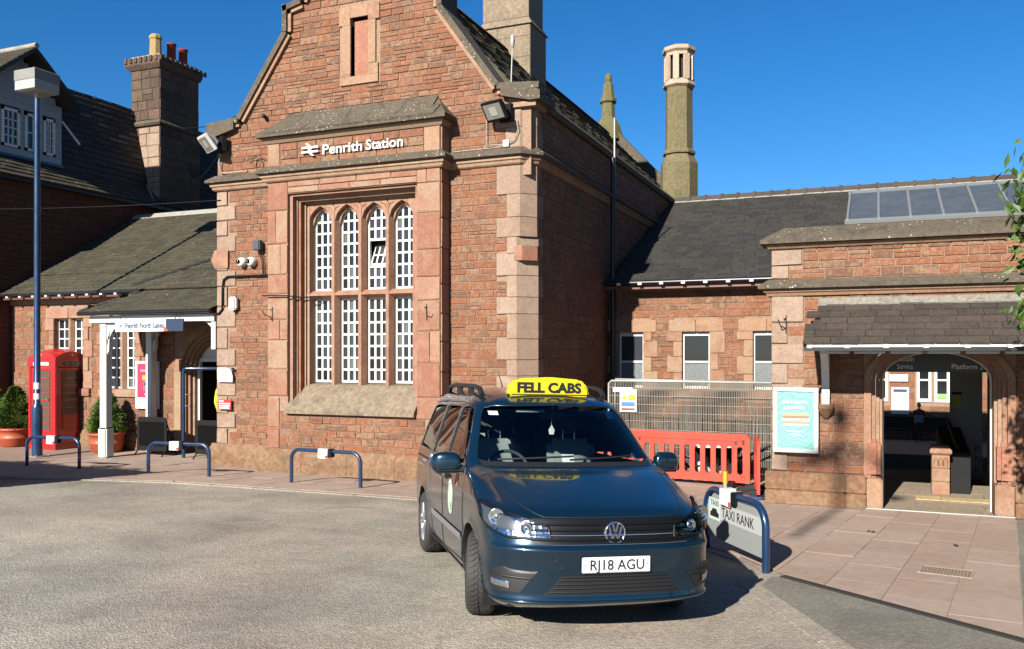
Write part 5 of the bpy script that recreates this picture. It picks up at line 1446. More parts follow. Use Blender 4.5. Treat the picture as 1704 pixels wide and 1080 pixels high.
# security domes, alarm box, junction box and their cable
for k, (x, lab) in enumerate(((-10.87, 'white dome security camera on the gable wall, left of the pair'), (-10.65, 'white dome security camera on the gable wall, right of the pair'))):
    t = thing('dome_camera', lab, 'camera', (x, 12.97, 3.81), 0, 'dome cameras on the gable wall')
    MB().lathe([(.088, .02), (.088, -.03), (.080, -.075), (.055, -.10), (.0, -.105)], (0, 0, 0), 20, 'y').build('housing', M_WHITE, t, True)
    MB().lathe([(.046, -.092), (.040, -.118), (.022, -.134), (.0, -.138)], (-.02, 0, .004), 16, 'y').build('lens_dome', plain('black_dome', (.008, .008, .008), .08), t, True)
t = thing('alarm_box', 'dark grey alarm box on the gable wall above the dome cameras', 'box', (-10.47, 12.97, 4.09))
MB().box(-10.56, -10.40, 12.85, 12.985, 4.0, 4.19, .02).build('box', plain('dark_grey_plastic', (.055, .07, .085), .5), t)
MB().tube([(-10.47, 12.93, 4.0), (-10.42, 12.95, 3.8), (-10.40, 12.96, 3.56)], .008, 5).tube([(-10.44, 12.93, 4.0), (-10.39, 12.95, 3.8), (-10.385, 12.96, 3.56)], .008, 5).build('cable', M_BLACK, t)
tag(MB().tube([(-10.16, 12.95, 3.555), (-10.6, 12.955, 3.555), (-11.22, 12.955, 3.555), (-11.31, 12.955, 3.50), (-11.335, 12.955, 3.35), (-11.34, 12.955, 2.95), (-11.42, 12.955, 2.87), (-11.55, 12.96, 2.86)], .018, 7).build('cable', M_BLACK), 'thick black cable bending round the white junction box on the gable wall', 'cable')
t = thing('junction_box', 'white plastic junction box on the left edge of the gable wall', 'junction box', (-11.06, 12.97, 3.05))
MB().box(-11.14, -10.97, 12.88, 12.985, 2.93, 3.17, .025).build('box', M_WHITE, t)
MB().box(-11.08, -11.03, 12.9, 12.96, 2.90, 2.93).build('gland', M_LEAD, t)
tag(MB().tube([(-10.16, 12.64, 3.15), (-9.95, 12.64, 3.15), (-9.64, 12.65, 3.14), (-9.5, 12.9, 3.12), (-9.3, 13.0, 3.13), (-9.2, 13.05, 3.13)], .012, 6).build('cable', M_BLACK), 'black cable entering the left edge of the big window', 'cable')
def iron_hook(x, y, z, lab, s=1):
    tag(MB().tube([(x, y, z + .13), (x, y, z - .13)], .008, 5).tube([(x, y, z - .06), (x - .07 * s, y - .12, z - .02), (x - .09 * s, y - .16, z + .06)], .008, 5).tube([(x, y, z + .08), (x - .03, y - .04, z + .08)], .008, 5).build('iron_bracket', M_IRON), lab, 'bracket', 'old iron brackets')
iron_hook(-9.98, 12.69, 2.82, 'rusty iron basket bracket left of the big window')
iron_hook(-6.86, 12.69, 2.80, 'rusty iron basket bracket right of the big window', -1)
iron_hook(-1.20, 12.84, 2.53, 'rusty iron basket bracket at the corner of the entrance block')
for x, z, lab in ((-10.36, 6.46, 'small black camera above the left end of the bay roof'), (-10.2, 4.42, 'small black fitting on the wall above the alarm box'), (-10.2, 5.0, 'small black wire anchor below the string course')):
    tag(MB().obox((x, 12.93, z), (.07, .12, .07), Matrix.Rotation(.4, 3, 'Z'), .015).tube([(x, 12.98, z), (x, 12.9, z)], .015, 6).build('wall_fitting', M_BLACK), lab, 'fitting')
# notices
t = thing('notice_board', 'white notice with a torn rounded corner on the gable wall', 'notice', (-11.250, 12.97, 1.72))
MB().prism([(-11.425, 1.585), (-11.080, 1.585), (-11.080, 1.70), (-11.110, 1.79), (-11.185, 1.85), (-11.425, 1.85)], 12.93, 12.955).build('sheet', M_SIGNW, t)
MB().prism([(-11.130, 1.85), (-11.060, 1.85), (-11.060, 1.75), (-11.090, 1.80)], 12.95, 12.965).build('backing', M_BLACK, t)
for i in range(3): MB().box(-11.350, -11.190, 12.926, 12.9295, 1.66 + i * .05, 1.668 + i * .05).build('printed_line', plain('faint_blue_print', (.45, .52, .62), .6), t)
t = thing('warning_notice', 'small red warning notice below the white one on the gable wall', 'notice', (-11.250, 12.97, 1.16))
MB().box(-11.420, -11.120, 12.94, 12.955, 1.065, 1.255).build('sheet', plain('red_print', (.55, .035, .03), .5), t)
for i in range(3): MB().box(-11.400, -11.160 + i * .01, 12.936, 12.9395, 1.085 + i * .042, 1.108 + i * .042).build('printed_line', M_SIGNW, t)
MB().box(-11.400, -11.290, 12.936, 12.9395, 1.217, 1.238).build('printed_line', M_SIGNW, t)

# ---------------------------------------------------------------- posters
def poster_mat(name, c1, c2):
    m, nt, b = new_mat(name); N, L = nt.nodes.new, nt.links.new
    g = N('ShaderNodeNewGeometry'); n = N('ShaderNodeTexNoise'); n.inputs['Scale'].default_value = 3.2; L(g.outputs['Position'], n.inputs['Vector'])
    va = N('ShaderNodeVectorMath'); va.operation = 'ADD'
    sc = N('ShaderNodeVectorMath'); sc.operation = 'SCALE'; sc.inputs['Scale'].default_value = .35; L(n.outputs['Color'], sc.inputs[0]); L(g.outputs['Position'], va.inputs[0]); L(sc.outputs[0], va.inputs[1])
    of = N('ShaderNodeVectorMath'); of.operation = 'SUBTRACT'; of.inputs[1].default_value = (-.92, 12.9, 1.42); L(va.outputs[0], of.inputs[0])
    wv = N('ShaderNodeTexWave'); wv.wave_type = 'RINGS'; wv.rings_direction = 'SPHERICAL'; wv.inputs['Scale'].default_value = 5.5; wv.inputs['Distortion'].default_value = 3; L(of.outputs[0], wv.inputs['Vector'])
    mx = N('ShaderNodeMix'); mx.data_type = 'RGBA'; mx.inputs[6].default_value = (*c1, 1); mx.inputs[7].default_value = (*c2, 1); L(wv.outputs['Fac'], mx.inputs[0])
    L(mx.outputs[2], b.inputs['Base Color']); b.inputs['Roughness'].default_value = .2; b.inputs['Coat Weight'].default_value = .4
    return m
t = thing('poster_case', 'framed turquoise food poster on the entrance block wall', 'poster', (-1.07, 12.8, 1.2))
a, b, c, d = -1.365, -.765, .735, 1.64
MB().box(a, a + .055, 12.74, 12.81, c, d).box(b - .055, b, 12.74, 12.81, c, d).box(a + .055, b - .055, 12.74, 12.81, c, c + .05).box(a + .055, b - .055, 12.74, 12.81, d - .05, d).build('frame', M_WHITE, t)
MB().box(a + .05, b - .05, 12.765, 12.80, c + .04, d - .04).build('sheet', poster_mat('turquoise_print', (.125, .30, .265), (.185, .36, .32)), t)
for (x0, x1, z0, z1, m_) in ((-1.24, -.89, 1.245, 1.285, (.50, .38, .24)), (-1.235, -.895, 1.215, 1.24, (.40, .20, .10)), (-1.25, -.885, 1.175, 1.21, (.80, .72, .6)), (-1.25, -.885, 1.145, 1.17, (.46, .33, .2)), (-1.24, -.89, 1.105, 1.14, (.55, .45, .48))):
    MB().box(x0, x1, 12.757, 12.764, z0, z1).build('picture', plain('poster_%.2f%.2f' % (m_[0], m_[1]), m_, .4), t)
M_PLINE = plain('poster_white', (.74, .84, .80), .4)
for (x0, x1, z) in ((-1.25, -.90, 1.42), (-1.22, -.95, 1.345), (-1.18, -.95, 1.02), (-1.14, -.99, .975)):
    x = x0
    while x < x1:
        l = random.uniform(.02, .06); MB().box(x, min(x1, x + l), 12.757, 12.763, z, z + (.035 if z > 1.2 else .018)).build('printed_word', M_PLINE, t); x += l + .014
t = thing('poster_case', 'framed pink and red poster on the wall behind the porch', 'poster', (-14.6, 14.36, 1.4))
a, b, c, d = -14.93, -14.29, .92, 1.95
MB().box(a, a + .055, 14.33, 14.38, c, d).box(b - .055, b, 14.33, 14.38, c, d).box(a + .055, b - .055, 14.33, 14.38, c, c + .055).box(a + .055, b - .055, 14.33, 14.38, d - .055, d).build('frame', M_WHITE, t)
MB().box(a + .05, b - .05, 14.345, 14.376, c + .05, d - .05).build('sheet', plain('magenta_print', (.58, .045, .11), .35), t)
for (x0, x1, z0, z1, m_, nm) in ((-14.74, -14.48, 1.55, 1.64, (.80, .45, .03), 'yellow_block'), (-14.71, -14.50, 1.31, 1.53, (.22, .16, .2), 'picture'), (-14.68, -14.54, 1.43, 1.48, (.75, .75, .72), 'printed_line'), (-14.87, -14.64, .98, 1.16, (.75, .74, .7), 'corner_slip'), (-14.8, -14.42, 1.72, 1.77, (.72, .25, .3), 'printed_line'), (-14.68, -14.52, 1.22, 1.245, (.74, .5, .55), 'printed_line')):
    MB().box(x0, x1, 14.338, 14.344, z0, z1).build(nm, plain('poster_b%.2f%.2f' % (m_[0], m_[2]), m_, .4), t)

# ---------------------------------------------------------------- telephone box
PB = thing('telephone_box', 'red cast iron telephone box with domed roof beside the lamp post', 'telephone box', (-17.06, 14.16, 0))
S = .425; H = 2.0
def pbx(name, mb, mat, par=PB): return mb.build(name, mat, par, True)
pbx('plinth', MB().box(-S - .01, S + .01, -S - .01, S + .01, 0, .10, .01), M_REDP)
for sx in (-1, 1):
    for sy in (-1, 1):
        pbx('corner_post', MB().box(min(sx * S, sx * (S - .09)), max(sx * S, sx * (S - .09)), min(sy * S, sy * (S - .09)), max(sy * S, sy * (S - .09)), .1, H, .012), M_REDP)
pbx('header', MB().box(-S - .015, S + .015, -S - .015, S + .015, H - .18, H, .01), M_REDP)
# domed roof with segmental pediments on four sides
v = []; n = 12
def dome(x, y):
    f = lambda t: .15 * (1 - (t / S) ** 2)
    return H + .0 + min(f(x), 9) * .9 + min(f(y), 9) * .0
m_ = MB(); g = []
for i in range(n + 1):
    for j in range(n + 1):
        x, y = -S + 2 * S * i / n, -S + 2 * S * j / n
        ax, ay = 1 - (x / S) ** 2, 1 - (y / S) ** 2
        v.append((x, y, H + .02 + .14 * max(ax, ay) + .07 * ax * ay))
f = [(i * (n + 1) + j, (i + 1) * (n + 1) + j, (i + 1) * (n + 1) + j + 1, i * (n + 1) + j + 1) for i in range(n) for j in range(n)]
k = len(v)
m_.add(v, f, True)
for s in range(4):
    pts = []
    for i in range(n + 1):
        t_ = -S + 2 * S * i / n
        z = H + .02 + .14 * (1 - (t_ / S) ** 2)
        pts.append(((t_, -S), (S, t_), (-t_, S), (-S, -t_))[s] + (z,))
    for p, q in zip(pts[:-1], pts[1:]): m_.add([p, q, (q[0], q[1], H - .01), (p[0], p[1], H - .01)], [(0, 1, 2, 3)])
pbx('domed_roof', m_, M_REDP)
M_BOXGLASS = plain('grimy_box_glass', (.10, .085, .065), .12)
for s in range(4):
    rz = R(90) * s
    Mx = Matrix.Rotation(rz, 4, 'Z')
    def turned(mb):
        q = MB(); q.add([Mx @ Vector(p) for p in mb.v], mb.f); return q
    d_ = MB(); z0, z1 = .42, 1.74
    wd = S - .095
    d_.box(-wd, -wd + .06, -S + .012, -S + .05, .1, H - .2).box(wd - .06, wd, -S + .012, -S + .05, .1, H - .2).box(-wd + .06, wd - .06, -S + .012, -S + .05, .1, z0).box(-wd + .06, wd - .06, -S + .012, -S + .05, z1, H - .2)
    for i in range(1, 8):
        z = z0 + (z1 - z0) * i / 8; d_.box(-wd + .06, wd - .06, -S + .018, -S + .042, z - .011, z + .011)
    for x in (-wd + .115, wd - .115): d_.box(x - .008, x + .008, -S + .018, -S + .042, z0, z1)
    do = pbx('door' if s == 0 else 'side_panel', turned(d_), M_REDP)
    for i in range(8):
        za, zb = z0 + (z1 - z0) * i / 8, z0 + (z1 - z0) * (i + 1) / 8
        pm = M_REDP if (s == 1 and i < 2) else M_BOXGLASS
        q = MB().add([(-wd + .06, -S + .03, za), (wd - .06, -S + .03, za), (wd - .06, -S + .03, zb), (-wd + .06, -S + .03, zb)], [(0, 1, 2, 3)])
        turned(q).build('pane', pm, do, True)
    q = MB().box(-.24, .24, -S - .022, -S - .012, H - .145, H - .075)
    pbx('name_strip', turned(q), M_SIGNW if s == 0 else M_KTXT)
put_text('e-mail - text - phone', .06, (S + .024, -.21, H - .125), PB, M_WTXT, .001, width=.42, rz=R(90), shear=.2, local=True)
pbx('handle', MB().tube([(.20, -S - .0, 1.12), (.20, -S - .03, 1.12)], .016, 8).obox((.20, -S - .035, 1.12), (.04, .02, .04), Matrix.Identity(3)), M_CHROME)
pbx('telephone', MB().box(-.1, .12, .15, .25, 1.0, 1.5, .02), M_BLACK)
for rz in (0, R(90)):
    q = MB().lathe([(.03, -.004), (.02, -.012), (0, -.013)], (0, -S - .004, H + .08), 8, 'y'); qq = MB().add([Matrix.Rotation(rz, 4, 'Z') @ Vector(p) for p in q.v], q.f); pbx('gilt_crest', qq, plain('gilt', (.5, .28, .06), .4, metal=.6))

# ---------------------------------------------------------------- lamp post
LP = thing('lamp_post', 'tall dark blue lamp post with square lantern head in front of the telephone box', 'lamp post', (-15.9, 12.7, 0))
LP_ = lambda n, mb, m: mb.build(n, m, LP, True)
LP_('base_plate', MB().box(-.17, .17, -.17, .17, 0, .02).tube([(-.13, -.13, 0), (-.13, -.13, .05)], .014, 6).tube([(.13, -.13, 0), (.13, -.13, .05)], .014, 6), M_CONC)
LP_('pole', MB().lathe([(.10, .02), (.10, .98), (.095, 1.04), (.065, 1.10), (.062, 3.5), (.056, 7.35)], (0, 0, 0), 18), M_BLUE)
for z0, z1 in ((1.18, 1.30), (1.39, 1.52)): LP_('white_band', MB().lathe([(.066, z0), (.066, z1)], (0, 0, 0), 18), M_WHITE)
LP_('neck', MB().lathe([(.05, 7.32), (.05, 7.42), (.07, 7.44), (.07, 7.50)], (0, 0, 0), 14), M_GALV)
hd = Matrix.Rotation(0, 4, 'Z')
def hbx(prof):
    m_ = MB(); v = []
    for (h, z) in prof: v += [hd @ Vector(p) for p in ((-h, -h, z), (h, -h, z), (h, h, z), (-h, h, z))]
    f = [(i * 4 + k, i * 4 + (k + 1) % 4, i * 4 + 4 + (k + 1) % 4, i * 4 + 4 + k) for i in range(len(prof) - 1) for k in range(4)]
    f += [(3, 2, 1, 0), tuple(len(v) - 4 + k for k in range(4))]
    return m_.add(v, f)
LP_('lantern_bowl', hbx([(.23, 7.44), (.285, 7.47), (.285, 7.66)]), plain('opal_plastic', (.42, .43, .41), .35, var=.15))
LP_('lantern_cap', hbx([(.295, 7.662), (.295, 7.86), (.28, 7.875)]), plain('grey_lantern_cap', (.24, .235, .21), .6, var=.2))

# ---------------------------------------------------------------- hoop barriers along the kerb
M_TAGW = M_SIGNW
def hoop(a, b, h, lab, r=.03, ben=.16, tagpos=.5, group='blue hoop barriers along the kerb'):
    a, b = Vector(a), Vector(b); L = (b - a).length; rz = math.atan2(b.y - a.y, b.x - a.x)
    t = thing('hoop_barrier', lab, 'barrier', ((a.x + b.x) / 2, (a.y + b.y) / 2, gz((a.y + b.y) / 2)), rz, group)
    x = L / 2; pts = [(-x, 0, -.12), (-x, 0, h - ben)]
    for i in range(1, 8):
        q = PI / 2 * i / 8; pts.append((-x + ben * (1 - math.cos(q)), 0, h - ben + ben * math.sin(q)))
    pts.append((-x + ben, 0, h))
    pts += [(-p[0], 0, p[2]) for p in reversed(pts)]
    MB().tube(pts, r, 12).build('hoop', M_BLUE, t, True)
    return t, x
B1, _ = hoop((-14.27, 11.19), (-13.07, 11.28), .53, 'blue tubular hoop barrier in front of the lamp post, leftmost of the row')
B2, _ = hoop((-11.46, 11.28), (-10.29, 11.44), .53, 'blue tubular hoop barrier in front of the left entrance')
B3, _ = hoop((-8.60, 11.41), (-7.27, 11.34), .53, 'blue tubular hoop barrier below the big window')
M_RPR = plain('red_print', (.55, .035, .03), .5)
def hoop_notice(B, x, lab, h=.53):
    c, s_ = math.cos(B.rotation_euler.z), math.sin(B.rotation_euler.z)
    t = thing('hoop_notice', lab, 'notice', (B.location.x + c * x, B.location.y + s_ * x, B.location.z + h), B.rotation_euler.z, 'notices wrapped round the hoops')
    MB().add([(-.09, -.045, -.11), (.09, -.045, -.11), (.09, -.038, .035), (-.09, -.038, .035), (-.09, .038, .035), (.09, .038, .035), (.09, .045, -.11), (-.09, .045, -.11)], [(0, 1, 2, 3), (3, 2, 5, 4), (4, 5, 6, 7)]).build('wrapped_sheet', M_TAGW, t, True)
    MB().box(.092, .17, -.05, .05, -.09, .04, .01).build('black_clamp', M_BLACK, t, True)
    MB().box(.05, .088, -.0475, -.046, -.105, -.06).build('red_corner', M_RPR, t, True)
    return t
hoop_notice(B1, -.02, 'white notice wrapped round the hoop barrier by the lamp post')
hoop_notice(B2, -.06, 'white notice wrapped round the hoop barrier at the left entrance')
hoop_notice(B3, -.02, 'white notice wrapped round the hoop barrier below the big window')
# taxi rank barrier
B4, tx = hoop((-1.58, 8.77), (-.90, 7.83), .58, 'blue hoop barrier with a pale TAXI RANK panel right of the van', r=.034, ben=.2)
MB().prism([(-tx + .04, .12), (tx - .04, .12), (tx - .04, .41), (tx - .12, .50), (tx - .2, .54), (-tx + .2, .54), (-tx + .12, .50), (-tx + .04, .41)], -.012, .012).build('panel', plain('shade_dulled_panel', (.30, .32, .31), .5, var=.1), B4, True)  # panel colour lowered to stand in for the van's shade
MB().box(-tx + .07, tx - .05, -.016, -.013, .31, .47).build('white_strip', plain('shade_dulled_white', (.48, .5, .49), .5), B4, True)  # white dulled likewise, shade put into the colour
put_text('TAXI RANK', .135, (-tx + .36, -.018, .345), B4, M_KTXT, .001, width=.62, local=True)
m_ = MB().box(-tx + .09, -tx + .33, -.0165, -.0162, .29, .50); m_.build('pictogram_plate', plain('pale_green_print', (.55, .66, .60), .5), B4, True)
m_ = MB().prism([(-tx + .12, .32), (-tx + .30, .32), (-tx + .30, .36), (-tx + .27, .37), (-tx + .25, .40), (-tx + .17, .40), (-tx + .15, .37), (-tx + .12, .36)], -.0185, -.017); m_.build('car_pictogram', M_KTXT, B4, True)
put_text('TAXI', .075, (-tx + .13, -.018, .43), B4, M_KTXT, .0008, width=.16, local=True)
t = hoop_notice(B4, -.08, 'white folded notice clamped on the taxi rank hoop', .58)
MB().box(-.10, -.0, -.06, .06, -.10, .05).build('folded_sheet', M_SIGNW, t, True)
# small marker post with an orange top
t = thing('marker_post', 'short grey marker post with orange yellow top behind the taxi rank hoop', 'post', (-2.03, 12.75, 0))
MB().tube([(0, 0, 0), (0, 0, .26)], .028, 8).box(-.12, .12, -.12, .12, 0, .03, .01).build('shaft', M_GALV, t, True)
MB().tube([(0, 0, .25), (0, 0, .42)], .036, 8).build('top', plain('orange_yellow', (.75, .38, .02), .5), t, True)

# ---------------------------------------------------------------- potted conifers
def conifer(label, loc, rad, h, seed, pot_r=.36, pot_h=.42):
    t = thing('potted_shrub', label, 'potted plant', loc, 0, 'conifers in red pots')
    MB().lathe([(pot_r * .72, 0), (pot_r * .86, .03), (pot_r * .92, pot_h * .42), (pot_r * .97, pot_h * .46), (pot_r * .97, pot_h * .5), (pot_r * .93, pot_h * .53), (pot_r * .97, pot_h * .86), (pot_r * 1.05, pot_h * .88), (pot_r * 1.05, pot_h), (pot_r * .95, pot_h), (pot_r * .9, pot_h * .85), (0, pot_h * .82)], (0, 0, 0), 28).build('pot', M_TERRA, t, True)
    MB().tube([(0, 0, pot_h * .7), (0, 0, pot_h + h * .8)], [.03, .008], 6).build('trunk', M_BARK, t, True)
    r = random.Random(seed); m_ = MB()
    for i in range(6500):
        z = r.random() ** 1.35
        R_ = rad * (1 - z * .97) ** .62 * (.72 + .28 * math.sin(9 * r.random()) ** 2)
        if z < .1: R_ *= .75 + z * 2.5
        a = r.uniform(0, 2 * PI); lump = 1 + .16 * math.sin(5 * a + z * 11) + .1 * math.sin(3 * a - z * 17)
        q = R_ * lump * (r.uniform(.55, 1) if r.random() < .75 else r.random())
        c = Vector((q * math.cos(a), q * math.sin(a), pot_h + .02 + z * h))
        d = Vector((math.cos(a), math.sin(a), r.uniform(.2, 1.0))).normalized(); s_ = r.uniform(.025, .05)
        u = d.cross(Vector((r.uniform(-1, 1), r.uniform(-1, 1), r.uniform(-1, 1)))).normalized()
        w2 = d.cross(u)
        for kk in range(2):
            sd = u if kk else w2
            m_.add([c - sd * s_ * .28, c + d * s_ * 1.1, c + sd * s_ * .28, c - d * s_ * .3], [(0, 1, 2, 3)])
    m_.build('foliage', natural('conifer_green', [(.05, .12, .02), (.10, .19, .028), (.15, .24, .035), (.07, .15, .022)], scale=9, rnd=.7, stain=0, bump=0, rough=.6), t, True, fix=False)
    return t
conifer('bushy green conifer in a terracotta red pot left of the telephone box', (-18.22, 13.98, 0), .52, .92, 1)
conifer('yellow green conifer in a terracotta red pot behind the white porch post', (-15.32, 13.92, 0), .46, .85, 2)

# ---------------------------------------------------------------- boards and post by the entrance
def aboard(label, x0, x1, y, h):
    t = thing('pavement_board', label, 'board', ((x0 + x1) / 2, y, 0), 0, 'black pavement boards at the entrance')
    m_ = MB(); wd = (x1 - x0) / 2
    pts = [(-wd, .10), (wd, .10), (wd, h - .08), (wd - .03, h - .02), (wd - .08, h), (-wd + .08, h), (-wd + .03, h - .02), (-wd, h - .08)]
    m_.prism(pts, -.03, .0); m_.build('panel', M_BLACK, t, True)
    for sx in (-1, 1):
        MB().tube([(sx * (wd - .03), -.02, .12), (sx * (wd - .03), -.14, 0)], .014, 6).build('leg', M_BLACK, t, True)
        MB().tube([(sx * (wd - .03), 0, h - .1), (sx * (wd - .03), .28, 0)], .014, 6).build('leg', M_BLACK, t, True)
    MB().box(-wd + .06, wd - .06, -.034, -.031, .2, h - .1).build('face', plain('matt_black_face', (.006, .006, .006), .9, spec=.05), t, True)
    return t
aboard('black pavement board under the pink poster', -14.28, -13.48, 13.78, .80)
aboard('black pavement board tucked behind the gable corner at the entrance door', -12.66, -12.0, 13.72, .78)
t = thing('entrance_rail', 'dark blue tubular rail post with a top arm at the entrance arch', 'rail', (-13.0, 13.72, 0))
MB().tube([(0, 0, 0), (0, 0, 1.76), (.02, 0, 1.80), (.08, 0, 1.81), (.62, .35, 1.81)], .035, 8).build('post', M_BLUE, t, True)
for z in (1.05, 1.28): MB().tube([(0, 0, z), (.14, .04, z)], .014, 6).build('clamp', M_BLUE, t, True)

# ---------------------------------------------------------------- site fence and red barriers
FN = thing('mesh_fence_panel', 'galvanised wire mesh site fence panel in front of the right wing', 'fence', (-3, 15.4, 0))
fx0, fx1, fy, fz = -4.55, -1.44, 15.4, 1.62
MB().tube([(fx0, fy, .08), (fx0, fy, fz - .05), (fx0 + .05, fy, fz), (fx1, fy, fz), (fx1, fy, .08)], .021, 8).build('frame', M_GALV, FN)
m_ = MB(); x = fx0 + .04
while x < fx1:
    m_.tube([(x, fy, .1), (x + random.uniform(-.006, .006), fy + random.uniform(-.012, .012), .8), (x, fy, fz - .02)], .0078, 4, cap=False); x += .030
m_.build('vertical_wires', M_FENCE, FN)['kind'] = 'stuff'
for z in (.3, .45, .6, .75, .9, 1.05, 1.2, 1.35, 1.5): MB().tube([(fx0, fy - .006, z), (fx1, fy - .006, z)], .0038, 4).build('horizontal_wire', M_GALV, FN)
t = thing('mesh_fence_panel', 'second wire mesh fence panel leaning close behind the first', 'fence', (-3, 15.75, 0))
m_ = MB(); x = fx0 + .06
while x < fx1 + .1:
    m_.tube([(x, 15.72, .1), (x + .03, 15.78, 1.60)], .0078, 4, cap=False); x += .030
m_.build('vertical_wires', M_FENCE, t)['kind'] = 'stuff'
MB().tube([(fx0 - .02, 15.70, .08), (fx0 + .02, 15.78, 1.64), (fx1 + .1, 15.78, 1.60)], .019, 8).build('frame', M_GALV, t)
t = thing('site_sign', 'white site safety sign with yellow and blue symbols tied to the mesh fence', 'sign', (-4.2, 15.36, 1.2))
x0, x1, z0, z1 = -4.33, -4.02, 1.06, 1.47
MB().box(x0, x1, 15.355, 15.362, z0, z1).build('sheet', M_SIGNW, t)
MB().prism([(x0 + .04, 1.29), (x0 + .13, 1.29), (x0 + .085, 1.37)], 15.350, 15.354).build('yellow_triangle', M_YEL, t)
MB().box(x0 + .16, x0 + .29, 15.350, 15.354, 1.27, 1.37).build('yellow_block', M_YEL, t)
MB().box(x0 + .03, x1 - .03, 15.350, 15.354, 1.16, 1.24).build('blue_block', plain('blue_print', (.05, .20, .5), .5), t)
MB().box(x0 + .03, x1 - .03, 15.350, 15.354, 1.09, 1.13).build('red_block', M_RPR, t)
tag(MB().box(-4.46, -4.1, 15.365, 15.37, 1.42, 1.5).build('site_notice', M_SIGNW), 'small white card above the site safety sign', 'notice')
tag(MB().box(-1.62, -1.5, 15.36, 15.375, 1.36, 1.45).build('fence_clip', M_SIGNW), 'small white tag on the mesh fence beside the entrance block', 'tag')
def red_barrier(label, a, b, h=.84):
    a, b = Vector(a), Vector(b); L = (b - a).length; rz = math.atan2(b.y - a.y, b.x - a.x)
    t = thing('plastic_barrier', label, 'barrier', (a.x, a.y, 0), rz, 'red plastic site barriers')
    th = .022
    m_ = MB()
    holes = []; n = int((L - .2) / .155); st = (L - .14) / n
    zl, zh = .24, .60; hw = .045
    # solid rails, uprights with rounded slots between
    m_.box(0, L, -th, th, .07, zl - .05).box(0, L, -th, th, zh + .05, h - .05)
    m_.prism([(.0, h - .05), (L, h - .05), (L - .05, h), (.05, h)], -th * 1.2, th * 1.2)
    m_.box(.12, L - .12, -th - .012, th + .012, h - .115, h - .095)
    for i in range(n + 1):
        xc = .07 + i * st
        w0 = xc - st + hw if i else 0; 
        lo, hi = (0 if i == 0 else xc - st / 2 + hw), (L if i == n else xc + st / 2 - hw)
        m_.box(max(0, lo), min(L, hi), -th, th, zl - .05, zh + .05)
    for i in range(n):     # rounded slot ends
        c = .07 + (i + .5) * st
        for k in range(6):
            p, q = PI * k / 6, PI * (k + 1) / 6
            m_.prism([(c + hw * math.cos(p), zh + hw * math.sin(p)), (c + hw * math.cos(p), zh + .05), (c + hw * math.cos(q), zh + .05), (c + hw * math.cos(q), zh + hw * math.sin(q))], -th, th)
            m_.prism([(c + hw * math.cos(p), zl - hw * math.sin(p)), (c + hw * math.cos(p), zl - .05), (c + hw * math.cos(q), zl - .05), (c + hw * math.cos(q), zl - hw * math.sin(q))], -th, th)
    m_.build('panel', M_REDPL, t, True, fix=False)
    for x in (.28, L - .28): MB().add([(x - .09, -.3, 0), (x + .09, -.3, 0), (x + .09, .3, 0), (x - .09, .3, 0), (x - .06, -.26, .05), (x + .06, -.26, .05), (x + .06, .26, .05), (x - .06, .26, .05), (x - .05, -.05, .10), (x + .05, -.05, .10), (x + .05, .05, .10), (x - .05, .05, .10)], [(0, 1, 5, 4), (1, 2, 6, 5), (2, 3, 7, 6), (3, 0, 4, 7), (4, 5, 9, 8), (5, 6, 10, 9), (6, 7, 11, 10), (7, 4, 8, 11), (8, 9, 10, 11)]).build('foot', M_BLACK, t, True)
    for x in (.1, .2, L - .22, L - .1): MB().box(x - .018, x + .018, -th - .006, -th + .004, h - .17, h - .09).build('slot', plain('dark_slot', (.10, .012, .008), .7), t, True)
    for x in (.32, L - .42, L - .1): MB().lathe([(.03, -th - .012), (.03, -th + .0), (.015, -th - .001)], (x, 0, .15), 12, 'y').build('boss', M_REDPL, t, True)
    return t
red_barrier('red plastic barrier standing in front of the mesh fence, seen face on', (-3.88, 14.32), (-1.86, 14.10))
red_barrier('red plastic barrier at the left, mostly hidden behind the van', (-5.0, 14.25), (-3.92, 14.32))
red_barrier('red plastic barrier turned edge on against the entrance block corner', (-1.78, 14.10), (-1.60, 13.02))
tag(MB().box(-1.86, -1.52, 12.93, 13.2, 0, .05, .02).build('barrier_base', M_BLUE), 'dark blue barrier foot lying at the corner of the entrance block', 'base')
# rubble, barrow and bags behind the fence
t = thing('wheelbarrow', 'black wheelbarrow seen through the slots of the red barrier', 'wheelbarrow', (-2.5, 14.8, 0))
MB().add([(-.35, -.25, .55), (.45, -.28, .58), (.45, .28, .58), (-.35, .25, .55), (-.15, -.14, .28), (.25, -.16, .30), (.25, .16, .30), (-.15, .14, .28)], [(0, 1, 5, 4), (1, 2, 6, 5), (2, 3, 7, 6), (3, 0, 4, 7), (4, 5, 6, 7)]).build('tray', M_BLACK, t, True)
for s_ in (-1, 1): MB().tube([(-.6, s_ * .22, .2), (.2, s_ * .2, .3), (.85, s_ * .26, .58)], .018, 6).tube([(.3, s_ * .2, .3), (.4, s_ * .22, 0)], .016, 6).build('handle', M_BLACK, t, True)
MB().lathe([(.10, -.04), (.17, -.05), (.19, 0), (.17, .05), (.10, .04)], (-.55, 0, .19), 18, 'y').build('wheel', M_RUBBER, t, True)
